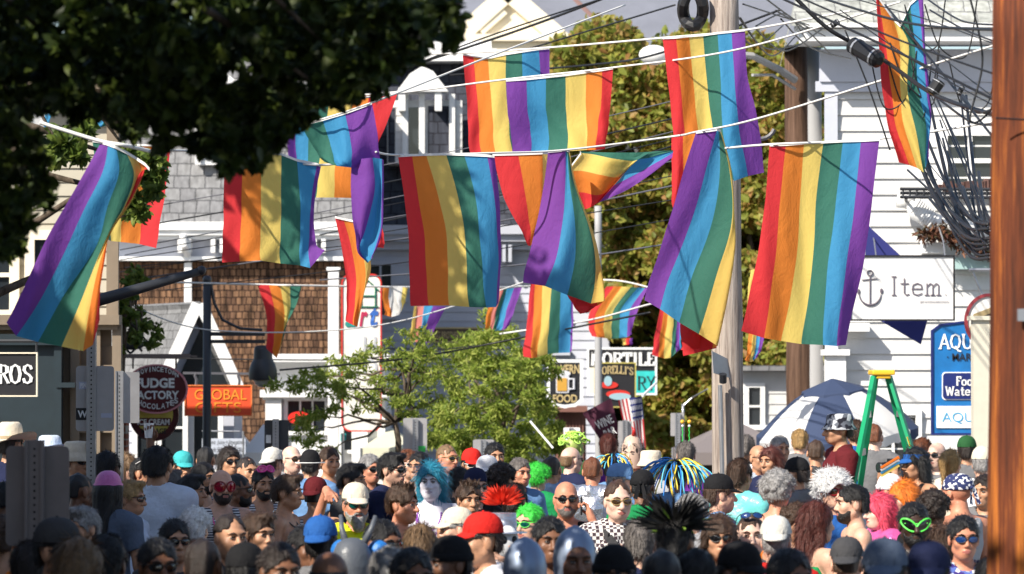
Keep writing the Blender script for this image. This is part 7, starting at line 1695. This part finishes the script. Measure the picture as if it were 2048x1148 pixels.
P(518, 1072, "woman with swept brown hair in the shade", 'tan', ('side', 'brown'), ('tank', 'black'), 40, D=18.6)
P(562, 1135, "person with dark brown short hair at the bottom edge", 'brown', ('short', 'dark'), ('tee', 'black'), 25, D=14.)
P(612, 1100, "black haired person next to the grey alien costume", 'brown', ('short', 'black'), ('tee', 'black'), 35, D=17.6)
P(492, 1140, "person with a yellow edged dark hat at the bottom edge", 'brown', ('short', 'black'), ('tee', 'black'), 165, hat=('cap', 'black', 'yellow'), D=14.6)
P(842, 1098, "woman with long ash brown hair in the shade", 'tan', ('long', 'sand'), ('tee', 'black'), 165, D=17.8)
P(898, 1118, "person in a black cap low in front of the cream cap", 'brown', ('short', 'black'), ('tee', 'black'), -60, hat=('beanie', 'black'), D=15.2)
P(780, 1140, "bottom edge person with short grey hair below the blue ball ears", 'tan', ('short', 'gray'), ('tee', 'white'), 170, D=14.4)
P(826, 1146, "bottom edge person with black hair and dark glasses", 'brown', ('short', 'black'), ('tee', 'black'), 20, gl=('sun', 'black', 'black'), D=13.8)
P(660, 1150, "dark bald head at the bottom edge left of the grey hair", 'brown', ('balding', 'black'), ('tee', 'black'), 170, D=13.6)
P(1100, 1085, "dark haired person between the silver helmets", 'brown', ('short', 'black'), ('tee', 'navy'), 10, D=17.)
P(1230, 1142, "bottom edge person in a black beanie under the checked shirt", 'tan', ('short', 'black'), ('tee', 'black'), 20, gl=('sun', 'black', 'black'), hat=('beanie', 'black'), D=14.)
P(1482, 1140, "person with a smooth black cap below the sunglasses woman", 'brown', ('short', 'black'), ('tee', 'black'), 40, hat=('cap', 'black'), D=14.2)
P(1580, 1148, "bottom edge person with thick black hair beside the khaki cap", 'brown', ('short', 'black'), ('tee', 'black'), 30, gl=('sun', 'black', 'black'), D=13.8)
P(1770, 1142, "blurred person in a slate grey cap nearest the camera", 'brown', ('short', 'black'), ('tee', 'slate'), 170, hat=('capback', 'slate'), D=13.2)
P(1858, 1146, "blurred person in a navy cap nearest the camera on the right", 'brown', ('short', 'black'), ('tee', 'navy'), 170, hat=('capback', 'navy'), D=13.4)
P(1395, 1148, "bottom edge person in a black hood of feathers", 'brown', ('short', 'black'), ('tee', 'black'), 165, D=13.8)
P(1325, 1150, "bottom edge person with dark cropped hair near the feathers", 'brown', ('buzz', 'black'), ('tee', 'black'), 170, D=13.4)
P(120, 1108, "man in a dark cap with glasses behind the nearest sign", 'tan', ('short', 'black'), ('tee', 'black'), 60, hat=('cap', 'charcoal'), gl=('sun', 'black', 'black'), D=14.6)
P(165, 1060, "grey haired woman left of the pale blue shirt", 'tan', ('side', 'gray'), ('tee', 'blue'), -40, D=19.2)
P(160, 1128, "woman in a gold sequinned top", 'tan', ('long', 'sand'), ('tank', 'sequin'), 160, D=14.1)
P(60, 1128, "dark haired person under the nearest sign", 'brown', ('side', 'dark'), ('tee', 'black'), 170, D=15.4)
P(12, 1085, "person with light brown curls at the left edge", 'tan', ('curly', 'brown'), ('tank', 'orange'), 150, D=18)
P(10, 1000, "dark haired person in navy at the left edge", 'brown', ('short', 'black'), ('tee', 'navy'), 160, D=24)
P(62, 950, "dark haired man between the two cowboy hats", 'tan', ('short', 'black'), ('tee', 'black'), 150, D=26.5)
P(160, 985, "brown skinned man with a white neck chain beside the post", 'brown', ('buzz', 'black'), ('tee', 'navy'), 130, beads=('white',), D=22.8)
P(218, 985, "woman in a pink sequinned cap", 'tan', ('long', 'black'), ('tee', 'slate'), 160, hat=('beanie', 'pinksequin'), D=22.4)
P(262, 1000, "blond woman in sunglasses beside the pink sequinned cap", 'tan', ('side', 'blond'), ('tee', 'paleblue'), 70, gl=('sun', 'black', 'black'), D=23.2)
P(1480, 955, "person in a glossy aqua top right of the wooden pole", 'tan', ('side', 'brown'), ('shirt', 'aqua_satin'), 150, D=25.5)
P(1540, 925, "person with long auburn hair among the right hand crowd", 'tan', ('long', 'auburn'), ('tee', 'navy'), -40)
P(392, 1062, "person with silver white curls in front of the bald goggled man", 'light', ('curly', 'white'), ('tee', 'gray'), 165, D=19.6, w=.9)
P(1030, 1005, "woman with dark hair tied back near the green haired man", 'tan', ('side', 'dark'), ('tee', 'black'), 160, D=23.6)
P(1966, 985, "person in grey beside the wooden pole", 'tan', ('short', 'dark'), ('tee', 'gray'), -30, D=24.5)
P(1965, 930, "dark haired person in a pale cap by the wooden pole", 'light', ('short', 'gray'), ('tee', 'white'), 165, D=28.5, hat=('cap', 'cream'))
P(1560, 900, "grey haired man under the left side of the umbrella", 'tan', ('short', 'gray'), ('tee', 'charcoal'), 20)
P(1600, 885, "blond person under the beach umbrella", 'light', ('short', 'blond'), ('tee', 'gray'), 170)
P(990, 915, "dark haired person below the small street sign", 'tan', ('short', 'black'), ('tee', 'gray'), 15)
P(660, 925, "man with short brown hair before the white storefront", 'tan', ('short', 'brown'), None, 30)
P(460, 925, "woman with dark hair beside the white tent", 'tan', ('long', 'dark'), ('tank', 'gray'), 25, gl=('sun', 'black', 'black'))
P(495, 945, "man with cropped hair in a grey shirt by the tent", 'tan', ('buzz', 'dark'), ('tank', 'lgray'), 35)
P(340, 975, "grey haired woman right of the pale blue shirt", 'light', ('side', 'salt'), ('tee', 'purple'), 120, D=25.2)
P(385, 985, "dark haired woman looking right before the bald man", 'tan', ('side', 'black'), ('tee', 'navy'), 70, D=25)
relax()
ROOTS = {}
for q in SPECS: ROOTS[q['label']] = build_person(q)
# ------------------------------------------------------------------ things held by people
bpy.context.view_layer.update()
def held(who, p):
    """a point given in the person's own coordinates, in the world"""
    r = ROOTS[who]; m = Matrix.LocRotScale(r.location, r.rotation_euler, r.scale); return m@Vector(p)
def hand_of(who, k, side):
    e, w, d, n = ARMS[k]; w = Vector((w[0]*side, w[1], w[2])); d = Vector((d[0]*side, d[1], d[2])).normalized(); n = Vector((n[0]*side, n[1], n[2])); return w+d*.085+n*.028, d, n
def find(s): return [l for l in ROOTS if s in l][0]
w = find("raising a white cup"); p, d, n = hand_of(w, 'up', -1); q = held(w, p)
mb = MB(); mb.lathe([(.026, -.05), (.036, .055)], q, 16); mb.lathe([(.001, -.05), (.026, -.05)], q, 16); mb.lathe([(.033, .05), (.001, .05)], q, 16); tag(mb.build("paper_cup", LW, None, True), "small white paper cup held up above the crowd at the left", "cup")
w = find("talking on a phone"); p, d, n = hand_of(w, 'phone', 1); q = held(w, Vector(p)+Vector((-.012, 0, 0))); mb = MB(); mb.box(q, (.012, .06, .12)); o = mb.build("phone", MATS['black_plastic'], bevel=.003); tag(o, "black phone held to the ear of the bald man", "phone")
def camera_at(label, q, rz_, s=1):
    t = thing("photo_camera", label, "camera", q); t.rotation_euler = (0, 0, rz_); t.scale = (s, s, s)
    mb = MB(); mb.box((0, 0, 0), (.14, .06, .09)); mb.box((0, -.005, .055), (.06, .05, .03)); mb.box((-.06, -.02, 0), (.03, .05, .08)); o = mb.build("camera_body", MATS['black_plastic'], t, world=False, bevel=.006)
    mb = MB(); mb.tube([(0, -.03, 0), (0, -.06, 0), (0, -.13, 0)], [.036, .038, .042], 16); mb.build("lens", MATS['black_plastic'], t, True, world=False); mb = MB(); mb.tube([(0, -.1302, 0), (0, -.131, 0)], .034, 16); mb.build("lens_glass", MATS['glass_dark'], t, world=False)
w = find("blue visor"); r = ROOTS[w]; camera_at("black camera held to the eye by the woman in the blue visor", held(w, (0, -.235, 1.60)), math.radians(-60))
w = find("holding a camera seen from behind"); camera_at("black camera held by the wavy grey haired man", held(w, (-.06, -.33, 1.30)), math.radians(165))
w = find("pointing at the camera"); camera_at("dark camera with lime strap in the bearded man's hand", held(w, (.06, -.33, 1.33)), math.radians(14))
w = find("long brown hair looking right"); q = held(w, (.0, -.32, 1.33)); mb = MB(); mb.box(q, (.07, .012, .13), math.radians(120)); tag(mb.build("phone", MATS['black_plastic'], bevel=.003), "black phone held by the tanned woman with long hair", "phone")
w = find("checked shirt with"); q = held(w, (.16, -.14, 1.10)); t = thing("shoulder_bag", "black shoulder bag of the man in the checked shirt", "bag", q); mb = MB(); mb.box((0, 0, 0), (.30, .12, .26)); mb.build("bag_body", MATS['cloth_charcoal'], t, world=False, bevel=.03); mb = MB(); mb.box((0, -.065, .04), (.28, .015, .16)); mb.build("flap", MATS['cloth_black'] if 'cloth_black' in MATS else clom('black'), t, world=False, bevel=.005)
mb = MB(); a, b = W(1060, 842, 34), W(1106, 896, 34); mb.bar(a, b, .035, .02); tag(mb.build("white_stick", MATS['white_paint']), "white stick pointing up left of the pale green headdress", "stick")
mb = MB(); a, b = W(1762, 952, 25.6), W(1798, 930, 25.6); u = (b-a)
for k, m_ in enumerate(('R', 'W', 'B', 'W', 'Y')): pass
t = thing("striped_folder", "flat folder with yellow, blue and white stripes held in the crowd by the ladder", "folder", tuple(a))
for k, cc in enumerate(('Y', 'B', 'W', 'O')):
    mb = MB(); mb.bar(a+Vector((0, 0, .018*k)), b+Vector((0, 0, .018*k)), .018, .02); mb.build("stripe", clothm(cc), t)
